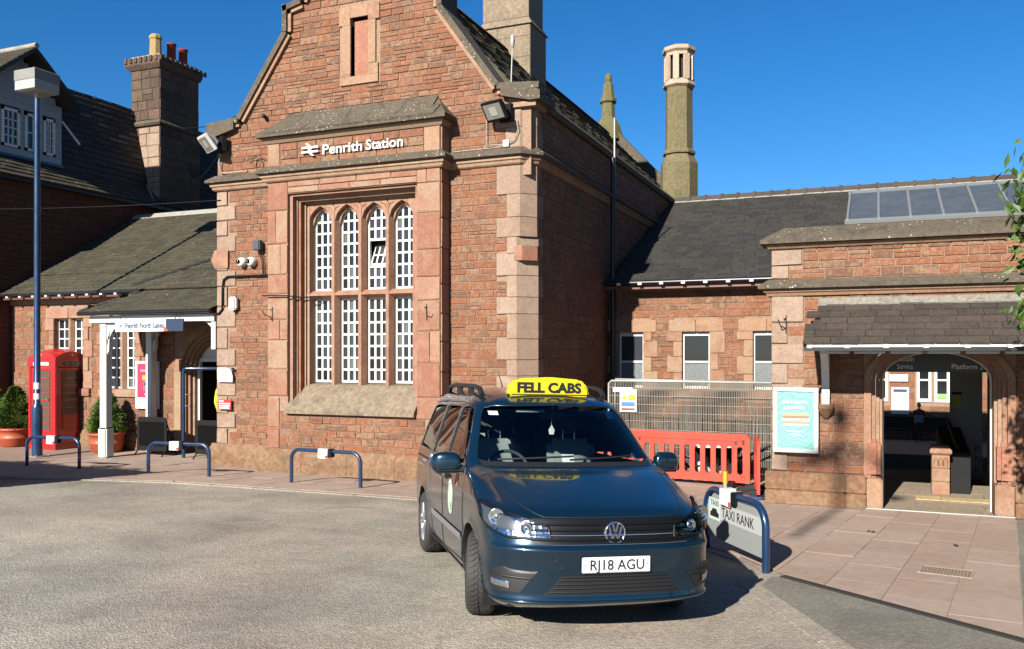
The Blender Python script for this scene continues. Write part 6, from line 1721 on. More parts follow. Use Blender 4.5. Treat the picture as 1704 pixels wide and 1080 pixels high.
for i, (x, y, s_, lab) in enumerate(((-2.75, 15.0, .22, 'white rubble sack behind the red barrier, left one'), (-2.42, 15.05, .2, 'white rubble sack behind the red barrier, right one'))):
    bm = bmesh.new(); bmesh.ops.create_icosphere(bm, subdivisions=3, radius=1)
    r = random.Random(i)
    for v in bm.verts:
        k = 1 + .12 * math.sin(7 * v.co.x + i) * math.cos(6 * v.co.z + 2 * i)
        v.co = Vector((x + v.co.x * s_ * .8 * k, y + v.co.y * s_ * .7 * k, .36 + max(-1, v.co.z) * .34 * k))
    tag(MB().bm(bm, True).build('rubble_sack', M_SIGNW), lab, 'sack')
r = random.Random(3); m_ = MB()
for i in range(420):
    x, y = r.uniform(-4.6, -1.5), r.uniform(15.9, 17.1); hgt = max(0, .75 - abs(x + 3.1) * .25) * (1 - abs(y - 16.5) / .75)
    s_ = r.uniform(.03, .10); m_.obox((x, y, hgt * r.random() + s_ * .4), (s_ * 2, s_ * 1.2, s_), Matrix.Rotation(r.uniform(0, 3), 3, Vector((r.random(), r.random(), r.random())).normalized()))
tag(m_.build('rubble', M_DEBRIS), 'heap of brown rubble behind the mesh fence', 'rubble', kind='stuff')
for i in range(5):
    bl_ = ('nearest', 'second', 'third', 'fourth', 'farthest')[i]
    tag(MB().obox((-3.9 + i * .22, 14.75 + .04 * i, .05 + .02 * i), (1.4, .05, .04), Matrix.Rotation(.15 + .05 * i, 3, 'Z')).build('timber_batten', natural('old_timber', [(.30, .23, .15), (.38, .29, .19)], rnd=.8, stain=0)), 'weathered timber batten behind the red barrier, %s from the front' % bl_, 'batten', 'battens on the ground behind the red barrier')

# ---------------------------------------------------------------- beyond the doorway
t = thing('overhead_sign', 'dark sign over the passage lettered Platform 2 and Service', 'sign', (.72, 13.35, 2.0))
MB().box(.04, 1.42, 13.32, 13.36, 1.86, 2.5).build('board', plain('black_sign', (.010, .011, .014), .4), t)
M_DIM = plain('grey_sign_print', (.85, .86, .88), .5)
put_text('Platform 2', .10, (.92, 13.316, 1.905), t, M_DIM, .001, width=.38)
put_text('Service', .10, (.24, 13.316, 1.905), t, M_DIM, .001, width=.20)
put_text('South', .10, (.27, 13.316, 2.01), t, M_DIM, .001, width=.18)
t = thing('stone_newel', 'short square sandstone newel post with moulded cap inside the passage', 'post', (.86, 14.6, 0))
for z0, z1 in ((0, .20), (.204, .40), (.404, .60)): MB().box(-.12, .12, -.12, .12, z0, z1, .008).build('block', M_PALE, t, True)
MB().lathe([(.17, .60), (.21, .63), (.21, .67), (.15, .74), (.02, .75)], (0, 0, 0), 4, smooth=False).build('cap', M_PALE, t, True)
m_ = t.children[-1]; m_.rotation_euler = (0, 0, R(45))
m_ = MB()
for k in (-1, 0, 1): m_.tube([(k * .065 - .025, -.125, .44), (k * .065 - .025, -.125, .53), (k * .065, -.125, .56), (k * .065 + .025, -.125, .53), (k * .065 + .025, -.125, .44)], .007, 5)
m_.build('carved_arcade', M_PLINTH, t, True)
t = thing('stair_enclosure', 'dark stair enclosure running back from the stone newel', 'stair wall', (1.1, 15.6, 0))
MB().add([(.92, 14.75, -1), (1.28, 14.75, -1), (1.28, 16.6, -1), (.92, 16.6, -1), (.92, 14.75, .62), (1.28, 14.75, .62), (1.28, 16.6, .86), (.92, 16.6, .86)], [(0, 1, 5, 4), (1, 2, 6, 5), (2, 3, 7, 6), (3, 0, 4, 7), (4, 5, 6, 7)]).build('side_wall', M_BLACK, t)
MB().tube([(1.1, 14.75, .70), (1.1, 16.6, .96)], .03, 8).build('handrail', M_BLACK, t)
t = thing('lift_door_panel', 'pale grey panelled partition with yellow notice in the passage', 'partition', (1.4, 16.7, -1))
MB().box(1.13, 1.62, 16.66, 16.72, -2, 2.5).build('panel', M_BOARDS, t)
MB().box(1.16, 1.30, 16.645, 16.66, 1.2, 1.40).build('yellow_notice', plain('acid_yellow_print', (.45, .48, .02), .6), t)
MB().box(1.16, 1.31, 16.645, 16.66, 1.42, 1.46).build('notice_heading', M_BLACK, t)
for x in (1.40, 1.60): MB().box(x, x + .02, 16.64, 16.66, -1, 2.4).build('stile', M_BOARDS, t)
for i, ch_ in enumerate('PNL'): put_text(ch_, .15, (1.50, 16.636, .45 - i * .17), t, M_KTXT, .001)
# far platform
FP = sheet('platform', [(-40, 33.5), (40, 33.5), (40, 60), (-40, 60)], -1.42, M_TABLE, thick=1.2)
FB_ = thing('platform_building', 'sunlit sandstone platform building seen through the doorway', 'building', (2, 40, -1.42))
MB().box(-10, 14, 40.02, 45, -1.42, 5.5).build('wall', M_MORT, FB_)
mf = Masonry('stone', 120); mf.fill(('F', 40.02), -1, 5.5, -1.3, 2.0, ch=(.18, .3), ln=(.4, .9), holes=[(-.2, .45, -.0, 1.9), (1.4, 2.1, -.1, 1.9), (2.1, 2.8, -.1, 1.9)], d=.02)
mf.flush(FB_.children[0])
for (a, b) in ((-.15, .38), (1.48, 2.02), (2.14, 2.70)):
    m_ = MB().box(a, a + .1, 39.96, 40.0, .1, 1.8).box(b - .1, b, 39.96, 40.0, .1, 1.8).box(a + .1, b - .1, 39.96, 40.0, .1, .24).box(a + .1, b - .1, 39.96, 40.0, .98, 1.05)
    wo = m_.build('window', M_WFRAME, FB_)
    MB().box(a + .1, b - .1, 39.985, 39.995, .24, 1.8).build('pane', plain('far_pane', (.015, .017, .02), .1), wo)
MB().box(2.24, 2.6, 39.975, 39.984, .26, .45).build('green_sticker', plain('green_print', (.25, .45, .12), .5), FB_)
MB().prism([(-10, 5.5), (14, 5.5), (14, 7.5), (-10, 7.5)], 40, 40.2).build('roof', M_SLATE, FB_)
t = thing('poster_case', 'white framed notice on the far platform building', 'poster', (.85, 39.95, .1))
MB().box(.5, 1.18, 39.93, 39.99, -.42, .70).build('sheet', M_SIGNW, t)
MB().box(.58, 1.10, 39.92, 39.93, .5, .62).build('heading', M_NAVY, t)
tag(MB().box(.42, 1.14, 39.9, 39.98, .95, 1.24).build('platform_sign', M_SIGNW), 'white rectangular sign above the notice on the far platform', 'sign')
t = thing('platform_bench', 'dark bench against the far platform wall', 'bench', (1.6, 39.4, -1.42))
MB().box(0, 2.6, 39.2, 39.6, -1.05, -.98).build('seat', M_BLACK, t)
MB().box(0, 2.6, 39.6, 39.66, -.95, -.5).build('backrest', M_BLACK, t)
for x in (.2, 1.3, 2.4): MB().box(x, x + .06, 39.25, 39.6, -1.42, -1.05).build('leg', M_BLACK, t)
# ---------------------------------------------------------------- the taxi van (x to its left, y to its rear, origin under the front bumper)
VAN = thing('taxi_van', 'dark blue passenger van with a yellow FELL CABS roof sign parked on the tarmac', 'van', (-1.516, 5.279, CPZ + gz(5.279)), R(36.5))
VAN.rotation_euler = (Matrix.Rotation(-math.atan(SLOPE), 3, 'X') @ Matrix.Rotation(R(36.5), 3, 'Z')).to_euler()
VAN.scale = (.875, .875, .875)
def paint(name, col, metal=.55):
    m, nt, b = new_mat(name); N, L = nt.nodes.new, nt.links.new
    b.inputs['Base Color'].default_value = (*col, 1); b.inputs['Metallic'].default_value = metal; b.inputs['Roughness'].default_value = .26
    b.inputs['Coat Weight'].default_value = 1; b.inputs['Coat Roughness'].default_value = .03
    g = N('ShaderNodeTexCoord'); n = N('ShaderNodeTexNoise'); n.inputs['Scale'].default_value = 900; L(g.outputs['Object'], n.inputs['Vector'])
    bp = N('ShaderNodeBump'); bp.inputs['Strength'].default_value = .05; bp.inputs['Distance'].default_value = .001; L(n.outputs[0], bp.inputs['Height']); L(bp.outputs[0], b.inputs['Normal'])
    # road dust: a thin dull film, denser in patches
    n2 = N('ShaderNodeTexNoise'); n2.inputs['Scale'].default_value = 4; n2.inputs['Detail'].default_value = 8; L(g.outputs['Object'], n2.inputs['Vector'])
    mr = N('ShaderNodeMapRange'); mr.inputs[1].default_value = .35; mr.inputs[2].default_value = .8; mr.inputs[3].default_value = .03; mr.inputs[4].default_value = .13; L(n2.outputs[0], mr.inputs[0]); L(mr.outputs[0], b.inputs['Coat Roughness'])
    return m
M_PAINT = paint('metallic_blue_paint', (.0045, .0215, .040), .6)
M_GRILLE = plain('gloss_black_plastic', (.006, .006, .007), .4, spec=.3)
M_TRIM = plain('body_trim_black', (.014, .014, .015), .5)
def curve(tab):
    zs = [t[0] for t in tab]; vs = [t[1] for t in tab]; n = len(tab)
    m = []
    for i in range(n):
        if i == 0: m.append((vs[1] - vs[0]) / (zs[1] - zs[0]))
        elif i == n - 1: m.append((vs[-1] - vs[-2]) / (zs[-1] - zs[-2]))
        else:
            a, b = (vs[i] - vs[i - 1]) / (zs[i] - zs[i - 1]), (vs[i + 1] - vs[i]) / (zs[i + 1] - zs[i])
            m.append(0 if a * b <= 0 else 2 * a * b / (a + b))
    def f(z):
        z = min(max(z, zs[0]), zs[-1])
        for i in range(n - 1):
            if z <= zs[i + 1]:
                h = zs[i + 1] - zs[i]; t = (z - zs[i]) / h
                return (2 * t ** 3 - 3 * t * t + 1) * vs[i] + (t ** 3 - 2 * t * t + t) * h * m[i] + (-2 * t ** 3 + 3 * t * t) * vs[i + 1] + (t ** 3 - t * t) * h * m[i + 1]
    return f
ZT = 1.80
YFf = curve([(.19, .17), (.23, .07), (.27, .02), (.31, .03), (.45, .03), (.58, .012), (.63, .0), (.66, .02), (.75, .05), (.84, .085), (.865, .12), (.90, .185), (.95, .335), (1.0, .505), (1.05, .69), (1.09, .85), (1.115, .96), (1.135, 1.03), (1.16, 1.075), (1.25, 1.175), (1.40, 1.345), (1.55, 1.53), (1.60, 1.60), (1.65, 1.68), (1.70, 1.80), (1.745, 1.97), (1.775, 2.2), (ZT, 2.7)])
YRr = curve([(.19, 4.25), (.3, 4.36), (.6, 4.40), (.9, 4.39), (1.1, 4.36), (1.4, 4.26), (1.6, 4.16), (1.68, 4.08), (1.74, 3.9), (1.775, 3.6), (ZT, 3.1)])
WW = curve([(.19, .79), (.24, .84), (.30, .865), (.45, .885), (.6, .893), (.8, .896), (.9, .893), (1.0, .886), (1.085, .872), (1.2, .842), (1.4, .78), (1.6, .712), (1.66, .682), (1.70, .645), (1.735, .585), (1.765, .48), (1.785, .35), (ZT, .12)])
DFf = curve([(.19, .32), (.3, .46), (.5, .52), (.7, .58), (.84, .62), (.9, .62), (1.0, .52), (1.08, .42), (1.14, .40), (1.22, .44), (1.4, .46), (1.6, .46), (1.7, .48), (1.76, .45), (ZT, .2)])
DRr = curve([(.19, .25), (1.0, .22), (1.6, .25), (1.74, .3), (ZT, .18)])
NN = curve([(.19, 2.6), (.4, 2.8), (.8, 2.8), (1.0, 2.4), (1.14, 2.6), (1.7, 2.6), (ZT, 2.2)])
WHEELS = ((.88, .325), (3.56, .325)); ARCH_R = .385
def flare(y, z):
    f = 0
    for wy, wz in WHEELS:
        r = math.hypot(y - wy, z - wz); f += .016 * math.exp(-((r - ARCH_R) / .045) ** 2)
    f += .006 * math.exp(-((z - .93) / .025) ** 2) - .006 * math.exp(-((z - .60) / .06) ** 2)
    return f
def front_pt(th, z, sgn=1, off=0.0):
    def P(t, zz):
        n = NN(zz); s_, c_ = math.sin(t) ** (2 / n), max(0, math.cos(t)) ** (2 / n)
        x = WW(zz) * s_; y = YFf(zz) + DFf(zz) * (1 - c_)
        return Vector((x + flare(y, zz) * s_ ** 4, y, zz))
    p = P(th, z)
    if off:
        e = 1e-3
        t0, t1 = max(.001, th - e), min(PI / 2 - .001, th + e)
        n = (P(t1, z) - P(t0, z)).cross(P(th, z + e) - P(th, z - e)).normalized()
        if n.y > 0 and n.x < .5: n = -n
        if n.dot(Vector((math.sin(th), -math.cos(th), .2))) < 0: n = -n
        p = p + n * off
    return Vector((p.x * sgn, p.y, p.z))
def side_x(y, z):
    yf, yr, W_, a, b, n = YFf(z), YRr(z), WW(z), DFf(z), DRr(z), NN(z)
    if y < yf + a: t = min(1, (yf + a - y) / a); x = W_ * max(0, 1 - t ** n) ** (1 / n); return x + flare(y, z) * (x / W_) ** 4
    if y > yr - b: t = min(1, (y - yr + b) / b); return W_ * max(0, 1 - t ** 3) ** (1 / 3)
    return W_ + flare(y, z)
def side_pt(y, z, sgn, off=0.0):
    e = .004
    n = Vector((1, -(side_x(y + e, z) - side_x(y - e, z)) / (2 * e), -(side_x(y, z + e) - side_x(y, z - e)) / (2 * e))).normalized()
    p = Vector((side_x(y, z), y, z)) + n * off
    return Vector((p.x * sgn, p.y, p.z))
def front_y(x, z):
    n = NN(z); return YFf(z) + DFf(z) * (1 - max(0, 1 - (abs(x) / WW(z)) ** n) ** (1 / n))
def ws_pt(x, z, off=0.0):
    e = .004
    n = Vector(((front_y(x + e, z) - front_y(x - e, z)) / (2 * e), -1, (front_y(x, z + e) - front_y(x, z - e)) / (2 * e))).normalized()
    return Vector((x, front_y(x, z), z)) + n * off
def patch(poly, fn, nu=14, nv=10, smooth=True):
    """fills a polygon (u, v), cut into rows of constant v, through fn(u, v)"""
    v0, v1 = min(p[1] for p in poly), max(p[1] for p in poly)
    rows = []
    for j in range(nv + 1):
        v = v0 + (v1 - v0) * (j / nv); vv = min(max(v, v0 + 1e-5), v1 - 1e-5); xs = []
        for (a, b), (c, d) in zip(poly, poly[1:] + poly[:1]):
            if (b <= vv < d) or (d <= vv < b): xs.append(a + (c - a) * (vv - b) / (d - b))
        rows.append((min(xs), max(xs), vv))
    V_ = [fn(a + (b - a) * i / nu, v) for a, b, v in rows for i in range(nu + 1)]
    F_ = [(j * (nu + 1) + i, j * (nu + 1) + i + 1, (j + 1) * (nu + 1) + i + 1, (j + 1) * (nu + 1) + i) for j in range(nv) for i in range(nu)]
    return MB().add(V_, F_, smooth)
# --- body shell
zr = []
for a, b, n in ((.19, .31, 8), (.31, .62, 12), (.62, .67, 5), (.67, .855, 9), (.855, 1.11, 40), (1.11, 1.66, 22), (1.66, ZT, 26)):
    zr += [a + (b - a) * i / n for i in range(n)]
zr.append(ZT)
NF, NS, NR = 26, 44, 10
def ring(z):
    yf, yr, W_, a, b = YFf(z), YRr(z), WW(z), DFf(z), DRr(z)
    half = [front_pt(PI / 2 * i / NF, z) for i in range(NF)]
    y0, y1 = yf + a, yr - b
    half += [Vector((side_x(y0 + (y1 - y0) * i / NS, z), y0 + (y1 - y0) * i / NS, z)) for i in range(NS + 1)]
    for i in range(1, NR + 1):
        t = i / NR; ang = PI / 2 * t
        half.append(Vector((W_ * math.cos(ang) ** (2 / 3), yr - b + b * math.sin(ang) ** (2 / 3), z)))
    full = half + [Vector((-p.x, p.y, p.z)) for p in reversed(half[1:-1])]
    return full
rings = [ring(z) for z in zr]; nc = len(rings[0])
bmv = [p for r_ in rings for p in r_]
bmf = [(j * nc + i, j * nc + (i + 1) % nc, (j + 1) * nc + (i + 1) % nc, (j + 1) * nc + i) for j in range(len(rings) - 1) for i in range(nc)]
bmf.append(tuple((len(rings) - 1) * nc + i for i in range(nc)))
shell = MB().add(bmv, bmf, True)
bme = shell.mesh('body', M_PAINT); bme.materials.append(M_TRIM)
bo = bpy.data.objects.new('body_tmp', bme); link(bo)
sm = bo.modifiers.new('s', 'SOLIDIFY'); sm.thickness = .03; sm.offset = -1; sm.material_offset = 1; sm.material_offset_rim = 1
cut = MB()
WS = [(-.70, 1.165), (.70, 1.165), (.765, 1.19), (.755, 1.24), (.645, 1.56), (.62, 1.60), (.54, 1.62), (0, 1.632), (-.54, 1.62), (-.62, 1.60), (-.645, 1.56), (-.755, 1.24), (-.765, 1.19)]
SWIN = [[(1.45, 1.13), (2.26, 1.12), (2.24, 1.60), (1.98, 1.615), (1.86, 1.59), (1.70, 1.45), (1.45, 1.20)], [(2.38, 1.12), (3.10, 1.115), (3.08, 1.60), (2.36, 1.605)], [(3.22, 1.115), (4.06, 1.12), (3.98, 1.45), (3.90, 1.57), (3.80, 1.59), (3.20, 1.60)]]
cutters = []
def cutter(mb):
    me = mb.mesh('cut', M_TRIM); o = bpy.data.objects.new('cut', me); link(o); cutters.append(o)
    m = bo.modifiers.new('b', 'BOOLEAN'); m.operation = 'DIFFERENCE'; m.object = o; m.solver = 'EXACT'
cutter(MB().prism(WS, .9, 2.35, 'y'))
for p in SWIN:
    cutter(MB().prism(p, -1.2, -.3, 'x')); cutter(MB().prism(p, .3, 1.2, 'x'))
for wy, wz in WHEELS:
    for s_ in (-1, 1):
        c_ = MB().prism([(wy + ARCH_R * math.cos(2 * PI * i / 40), wz + ARCH_R * math.sin(2 * PI * i / 40)) for i in range(40)], s_ * .5, s_ * 1.2, 'x'); cutter(c_)
dg = bpy.context.evaluated_depsgraph_get()
bm2 = bpy.data.meshes.new_from_object(bo.evaluated_get(dg)); bm2.name = 'body'
for o in cutters + [bo]: bpy.data.objects.remove(o)
body = bpy.data.objects.new('body', bm2); link(body); body.parent = VAN
V_ = lambda name, mb, mat, par=VAN, fix=True: mb.build(name, mat, par, True, fix)
# --- glass
V_('windscreen', patch(WS, lambda x, z: ws_pt(x, z, -.008), 24, 14), M_CARGLASS)
for s_ in (-1, 1):
    for i, p in enumerate(SWIN):
        V_('side_window', patch(p, lambda y, z: side_pt(y, z, s_, -.008), 12, 10), M_CARGLASS if i == 0 else M_DARKGLASS)
V_('cowl', patch([(-.74, 1.132), (.74, 1.132), (.755, 1.168), (-.755, 1.168)], lambda x, z: ws_pt(x, z, .004), 24, 3), M_TRIM)
for x0, x1 in ((-.62, .02), (-.02, .60)):
    V_('wiper', MB().tube([ws_pt(x0 + (x1 - x0) * t, 1.172 + .03 * t, .022) for t in (0, .2, .4, .6, .8, 1)], .009, 6), M_TRIM)
# --- nose: grille, emblem, lights, bumper openings
GP = [(-.56, .672), (.56, .672), (.63, .70), (.60, .842), (-.60, .842), (-.63, .70)]
V_('grille', patch(GP, lambda x, z: ws_pt(x, z, .004), 30, 8), M_GRILLE)
for z, hw_ in ((.70, .60), (.765, .60), (.805, .60)):
    V_('grille_slat', MB().tube([ws_pt(-hw_ + 2 * hw_ * i / 24, z, .008) for i in range(25)], .008, 6), M_GRILLE)
V_('bonnet_gap', MB().tube([ws_pt(-.50 + i * .05, .852, .001) for i in range(21)], .0045, 5), M_TRIM)
V_('chrome_strip', MB().tube([ws_pt(-.62 + 1.24 * i / 26, .732, .012) for i in range(27)], .0065, 8), M_CHROME)
V_('chrome_strip', MB().tube([ws_pt(-.58 + 1.16 * i / 26, .668, .006) for i in range(27)], .0035, 6), M_CHROME)
ey_ = front_y(0, .752) - .016; R_ = .08
EM = V_('emblem', MB().lathe([(R_, .012), (R_, -.004), (R_ * .93, -.012), (R_ * .84, -.004), (R_ * .84, .004)], (0, ey_, .752), 36, 'y'), M_CHROME)
V_('emblem_ground', MB().lathe([(R_ * .86, 0), (0, -.0005)], (0, ey_, .752), 30, 'y'), plain('emblem_blue', (.008, .012, .05), .2), EM)
m_ = MB(); k = R_ * .84
def strip(a, b, w_=.16):
    a, b = Vector(a) * k, Vector(b) * k
    m_.prism([(a.x - w_ * k / 2, .752 + a.y), (a.x + w_ * k / 2, .752 + a.y), (b.x + w_ * k / 2, .752 + b.y), (b.x - w_ * k / 2, .752 + b.y)], ey_ - .006, ey_ - .001)
for s_ in (-1, 1):
    strip((s_ * .30, .92), (s_ * .07, .08)); strip((s_ * .70, .62), (s_ * .32, -.80)); strip((s_ * .32, -.80), (s_ * .05, -.08))
m_.build('emblem_letters', M_CHROME, EM, True)
HLP = [(R(24), .705), (R(25), .79), (R(34), .825), (R(52), .875), (R(72), .925), (R(80), .915), (R(81), .83), (R(72), .755), (R(50), .708)]
def headlamp_mat(name):
    m, nt, b = new_mat(name); N, L = nt.nodes.new, nt.links.new
    g = N('ShaderNodeTexCoord'); v = N('ShaderNodeTexVoronoi'); v.inputs['Scale'].default_value = 24; L(g.outputs['Object'], v.inputs['Vector'])
    b.inputs['Base Color'].default_value = (.62, .64, .67, 1); b.inputs['Metallic'].default_value = 1; b.inputs['Roughness'].default_value = .16
    bp = N('ShaderNodeBump'); bp.inputs['Strength'].default_value = .35; bp.inputs['Distance'].default_value = .012; L(v.outputs['Distance'], bp.inputs['Height']); L(bp.outputs[0], b.inputs['Normal'])
    return m
M_HLR = headlamp_mat('faceted_reflector')
for s_ in (-1, 1):
    hl = V_('headlight', patch(HLP, lambda t, z: front_pt(t, z, s_, .004), 24, 30), M_HLR)
    bz = [(a + (c - a) * k / 6, b + (d - b) * k / 6) for (a, b), (c, d) in zip(HLP, HLP[1:] + HLP[:1]) for k in range(6)]
    MB().tube([front_pt(*q_, s_, .010) for q_ in bz + bz[:1]], .008, 6).build('bezel', M_GRILLE, hl, True)
    inner = [(R(43), .74), (R(43), .80), (R(50), .85), (R(76), .90), (R(77), .80), (R(66), .755)]
    patch(inner, lambda t, z: front_pt(t, z, s_, .006), 14, 8).build('lamp_shroud', plain('lamp_shroud_grey', (.12, .125, .13), .25, metal=.6), hl, True)
    for tc, zc, rr in ((R(60), .835, .062), (R(38), .775, .045)):
        c = front_pt(tc, zc, s_, .012); nrm = Vector((0, -1, 0)).lerp(Vector((s_, 0, 0)), .28).normalized()
        q = nrm.to_track_quat('Z', 'Y').to_matrix()
        b_ = MB().lathe([(rr, .0), (rr * .98, .014), (rr * .86, .016), (rr * .6, .004), (rr * .2, .002), (0, .008)], (0, 0, 0), 24)
        MB().add([c + q @ Vector(p) for p in b_.v], b_.f, True).build('lamp_bowl', M_CHROME, hl, True)
    patch(HLP, lambda t, z: front_pt(t, z, s_, .022), 24, 30).build('lens', M_LENS, hl, True)
    FG = [(R(45), .325), (R(41), .37), (R(31), .485), (R(58), .50), (R(72), .47), (R(75), .37), (R(66), .325)]
    fo = V_('fog_lamp_recess', patch(FG, lambda t, z: front_pt(t, z, s_, .003), 14, 8), M_TRIM)
    FL = [(R(53), .35), (R(52), .40), (R(71), .41), (R(72), .365)]
    patch(FL, lambda t, z: front_pt(t, z, s_, .012), 8, 5).build('fog_lamp', M_HLR, fo, True)
    MB().tube([front_pt(R(36) + (R(72) - R(36)) * i / 12, .43 + .012 * i / 12, s_, .010) for i in range(13)], .008, 6).build('fog_bar', M_TRIM, fo, True)
LGP = [(-.52, .315), (.52, .315), (.47, .36), (.40, .45), (-.40, .45), (-.47, .36)]
lg = V_('lower_grille', patch(LGP, lambda x, z: ws_pt(x, z, .004), 26, 8), M_TRIM)
for z, hw_ in ((.335, .495), (.363, .46), (.391, .44), (.419, .42), (.443, .40)):
    MB().tube([ws_pt(-hw_ + 2 * hw_ * i / 20, z, .009) for i in range(21)], .007, 6).build('grille_slat', M_TRIM, lg, True)
V_('bumper_lip', MB().tube([front_pt(R(abs(-84 + 168 * i / 40)), .262, -1 if i < 20 else 1, .002) for i in range(41)], .012, 6), M_PAINT)
V_('tow_cap', MB().add([ws_pt(-.42 + .034 * math.cos(2 * PI * i / 20), .535 + .034 * math.sin(2 * PI * i / 20), .003) for i in range(20)], [tuple(range(20))]), M_PAINT)
V_('tow_cap_edge', MB().tube([ws_pt(-.42 + .036 * math.cos(2 * PI * i / 20), .535 + .036 * math.sin(2 * PI * i / 20), .002) for i in range(21)], .002, 4), M_TRIM)
py = front_y(.26, .53) - .002
pl = V_('number_plate', MB().box(-.26, .26, py - .03, py - .018, .474, .585, .006), M_SIGNW)
put_text('RJ18 AGU', .103, (-.205, py - .0305, .494), pl, M_KTXT, .0006, bold=.0012, width=.41, local=True)
for x in (-.235, .235): MB().lathe([(.006, 0), (.0, -.001)], (x, py - .031, .53), 8, 'y').build('screw', M_ALLOY, pl, True)
V_('plate_mount', MB().box(-.2, .2, py - .019, py + .05, .48, .58), M_TRIM)
# bonnet shut lines and door gaps
def line(pts, r=.005): return MB().tube(pts, r, 5)
bl = []
for s_ in (-1, 1):
    bp_ = [(.50, .852), (.56, .875), (.62, .91), (.665, .95), (.70, 1.0), (.725, 1.05), (.745, 1.09), (.765, 1.128)]
    V_('bonnet_gap', line([ws_pt(s_ * (x + (x2 - x) * t), z + (z2 - z) * t, .0005) for (x, z), (x2, z2) in zip(bp_[:-1], bp_[1:]) for t in (0, .33, .66)] + [ws_pt(s_ * .765, 1.128, .0005)], .0045), M_TRIM)
    for pts in ([(1.30, 1.11), (1.27, .95), (1.27, .62), (1.30, .34)], [(2.31, 1.60), (2.32, 1.08), (2.33, .60), (2.33, .30)], [(3.15, 1.60), (3.16, 1.05), (3.10, .78), (3.02, .55), (3.0, .30)], [(1.30, .33), (2.2, .30), (3.0, .30)], [(1.74, 1.50), (1.88, 1.63), (2.3, 1.645), (3.15, 1.64), (3.9, 1.62)]):
        dense = []
        for (a, b), (c, d) in zip(pts[:-1], pts[1:]): dense += [(a + (c - a) * i / 6, b + (d - b) * i / 6) for i in range(6)]
        dense.append(pts[-1]); V_('door_gap', line([side_pt(y, z, s_, .0005) for y, z in dense]), M_TRIM)
    V_('slide_rail', patch([(3.2, 1.01), (4.25, 1.01), (4.25, 1.03), (3.2, 1.03)], lambda y, z: side_pt(y, z, s_, .003), 10, 2), M_TRIM)
    V_('rub_strip', patch([(1.32, .505), (2.95, .505), (2.95, .555), (1.32, .555)], lambda y, z: side_pt(y, z, s_, .012), 16, 3), plain('grey_rub_strip', (.22, .225, .23), .35))
    V_('sill', patch([(1.28, .20), (3.15, .20), (3.15, .27), (1.28, .27)], lambda y, z: side_pt(y, z, s_, .006), 12, 3), M_TRIM)
    for y in (2.12, 2.46):
        p = side_pt(y, .97, s_, .0)
        hd_ = V_('door_handle', MB().obox(p + Vector((s_ * .028, 0, 0)), (.02, .19, .032), Matrix.Identity(3), .009), M_PAINT)
        MB().obox(p + Vector((s_ * .004, 0, -.005)), (.012, .15, .07), Matrix.Identity(3), .004).build('handle_cup', M_TRIM, hd_, True)
    # mirrors
    m_ = MB(); bm = bmesh.new(); bmesh.ops.create_uvsphere(bm, u_segments=20, v_segments=14, radius=1)
    for v in bm.verts:
        c = v.co; e = .62
        sg_ = lambda q: math.copysign(abs(q) ** e, q)
        v.co = Vector((s_ * (1.01 + sg_(c.x) * .125 * (1 - .12 * c.z)), 1.46 + sg_(c.y) * .075 + .03 * (c.x), 1.145 + sg_(c.z) * .088))
    mo = V_('mirror', m_.bm(bm, True), M_PAINT)
    MB().obox(Vector((s_ * 1.00, 1.455, 1.075)), (.23, .13, .045), Matrix.Identity(3), .018).build('mirror_base', M_TRIM, mo, True)
    MB().obox(Vector((s_ * .885, 1.44, 1.09)), (.12, .10, .06), Matrix.Identity(3), .015).build('mirror_arm', M_TRIM, mo, True)
    MB().box(min(s_ * .94, s_ * 1.14), max(s_ * .94, s_ * 1.14), 1.535, 1.54, 1.09, 1.21).build('mirror_glass', M_CHROME, mo, True)
    # roof rails
    V_('roof_rail', MB().tube([(s_ * .595, 1.98, 1.715), (s_ * .60, 2.08, 1.775), (s_ * .60, 2.3, 1.80), (s_ * .60, 3.4, 1.815), (s_ * .59, 3.75, 1.79), (s_ * .585, 3.85, 1.72)], [.028, .026, .022, .022, .026, .028], 8), M_TRIM)
    for y in (2.5, 3.1): V_('rail_foot', MB().box(min(s_ * .575, s_ * .625), max(s_ * .575, s_ * .625), y - .05, y + .05, 1.70, 1.80, .01), M_TRIM)
# fuel flap, badge stickers on the left door
V_('door_roundel', MB().add([side_pt(1.86 + .125 * math.cos(2 * PI * i / 28), .80 + .155 * math.sin(2 * PI * i / 28), -1, .003) for i in range(28)], [tuple(range(28))]), M_SIGNW)
V_('roundel_ring', MB().tube([side_pt(1.86 + .095 * math.cos(2 * PI * i / 28), .80 + .12 * math.sin(2 * PI * i / 28), -1, .004) for i in range(29)], .004, 4), plain('green_print', (.25, .45, .12), .5))
V_('door_sticker', patch([(1.52, .93), (1.66, .93), (1.66, 1.03), (1.52, 1.03)], lambda y, z: side_pt(y, z, -1, .003), 4, 3), plain('red_white_sticker', (.5, .2, .2), .5))
# windscreen stickers and permits
for x0, x1, z0, z1, m_ in ((-.60, -.52, 1.555, 1.59, M_SIGNW), (-.36, -.10, 1.585, 1.605, plain('sun_strip', (.4, .5, .5), .4)), (.50, .58, 1.53, 1.59, M_SIGNW)):
    V_('windscreen_sticker', patch([(x0, z0), (x1, z0), (x1, z1), (x0, z1)], lambda x, z: ws_pt(x, z, -.014), 4, 3), m_)
V_('disc_holder', MB().add([ws_pt(.66 + .04 * math.cos(2 * PI * i / 20), 1.24 + .035 * math.sin(2 * PI * i / 20), -.014) for i in range(20)], [tuple(range(20))]), plain('blue_badge', (.05, .16, .38), .5))
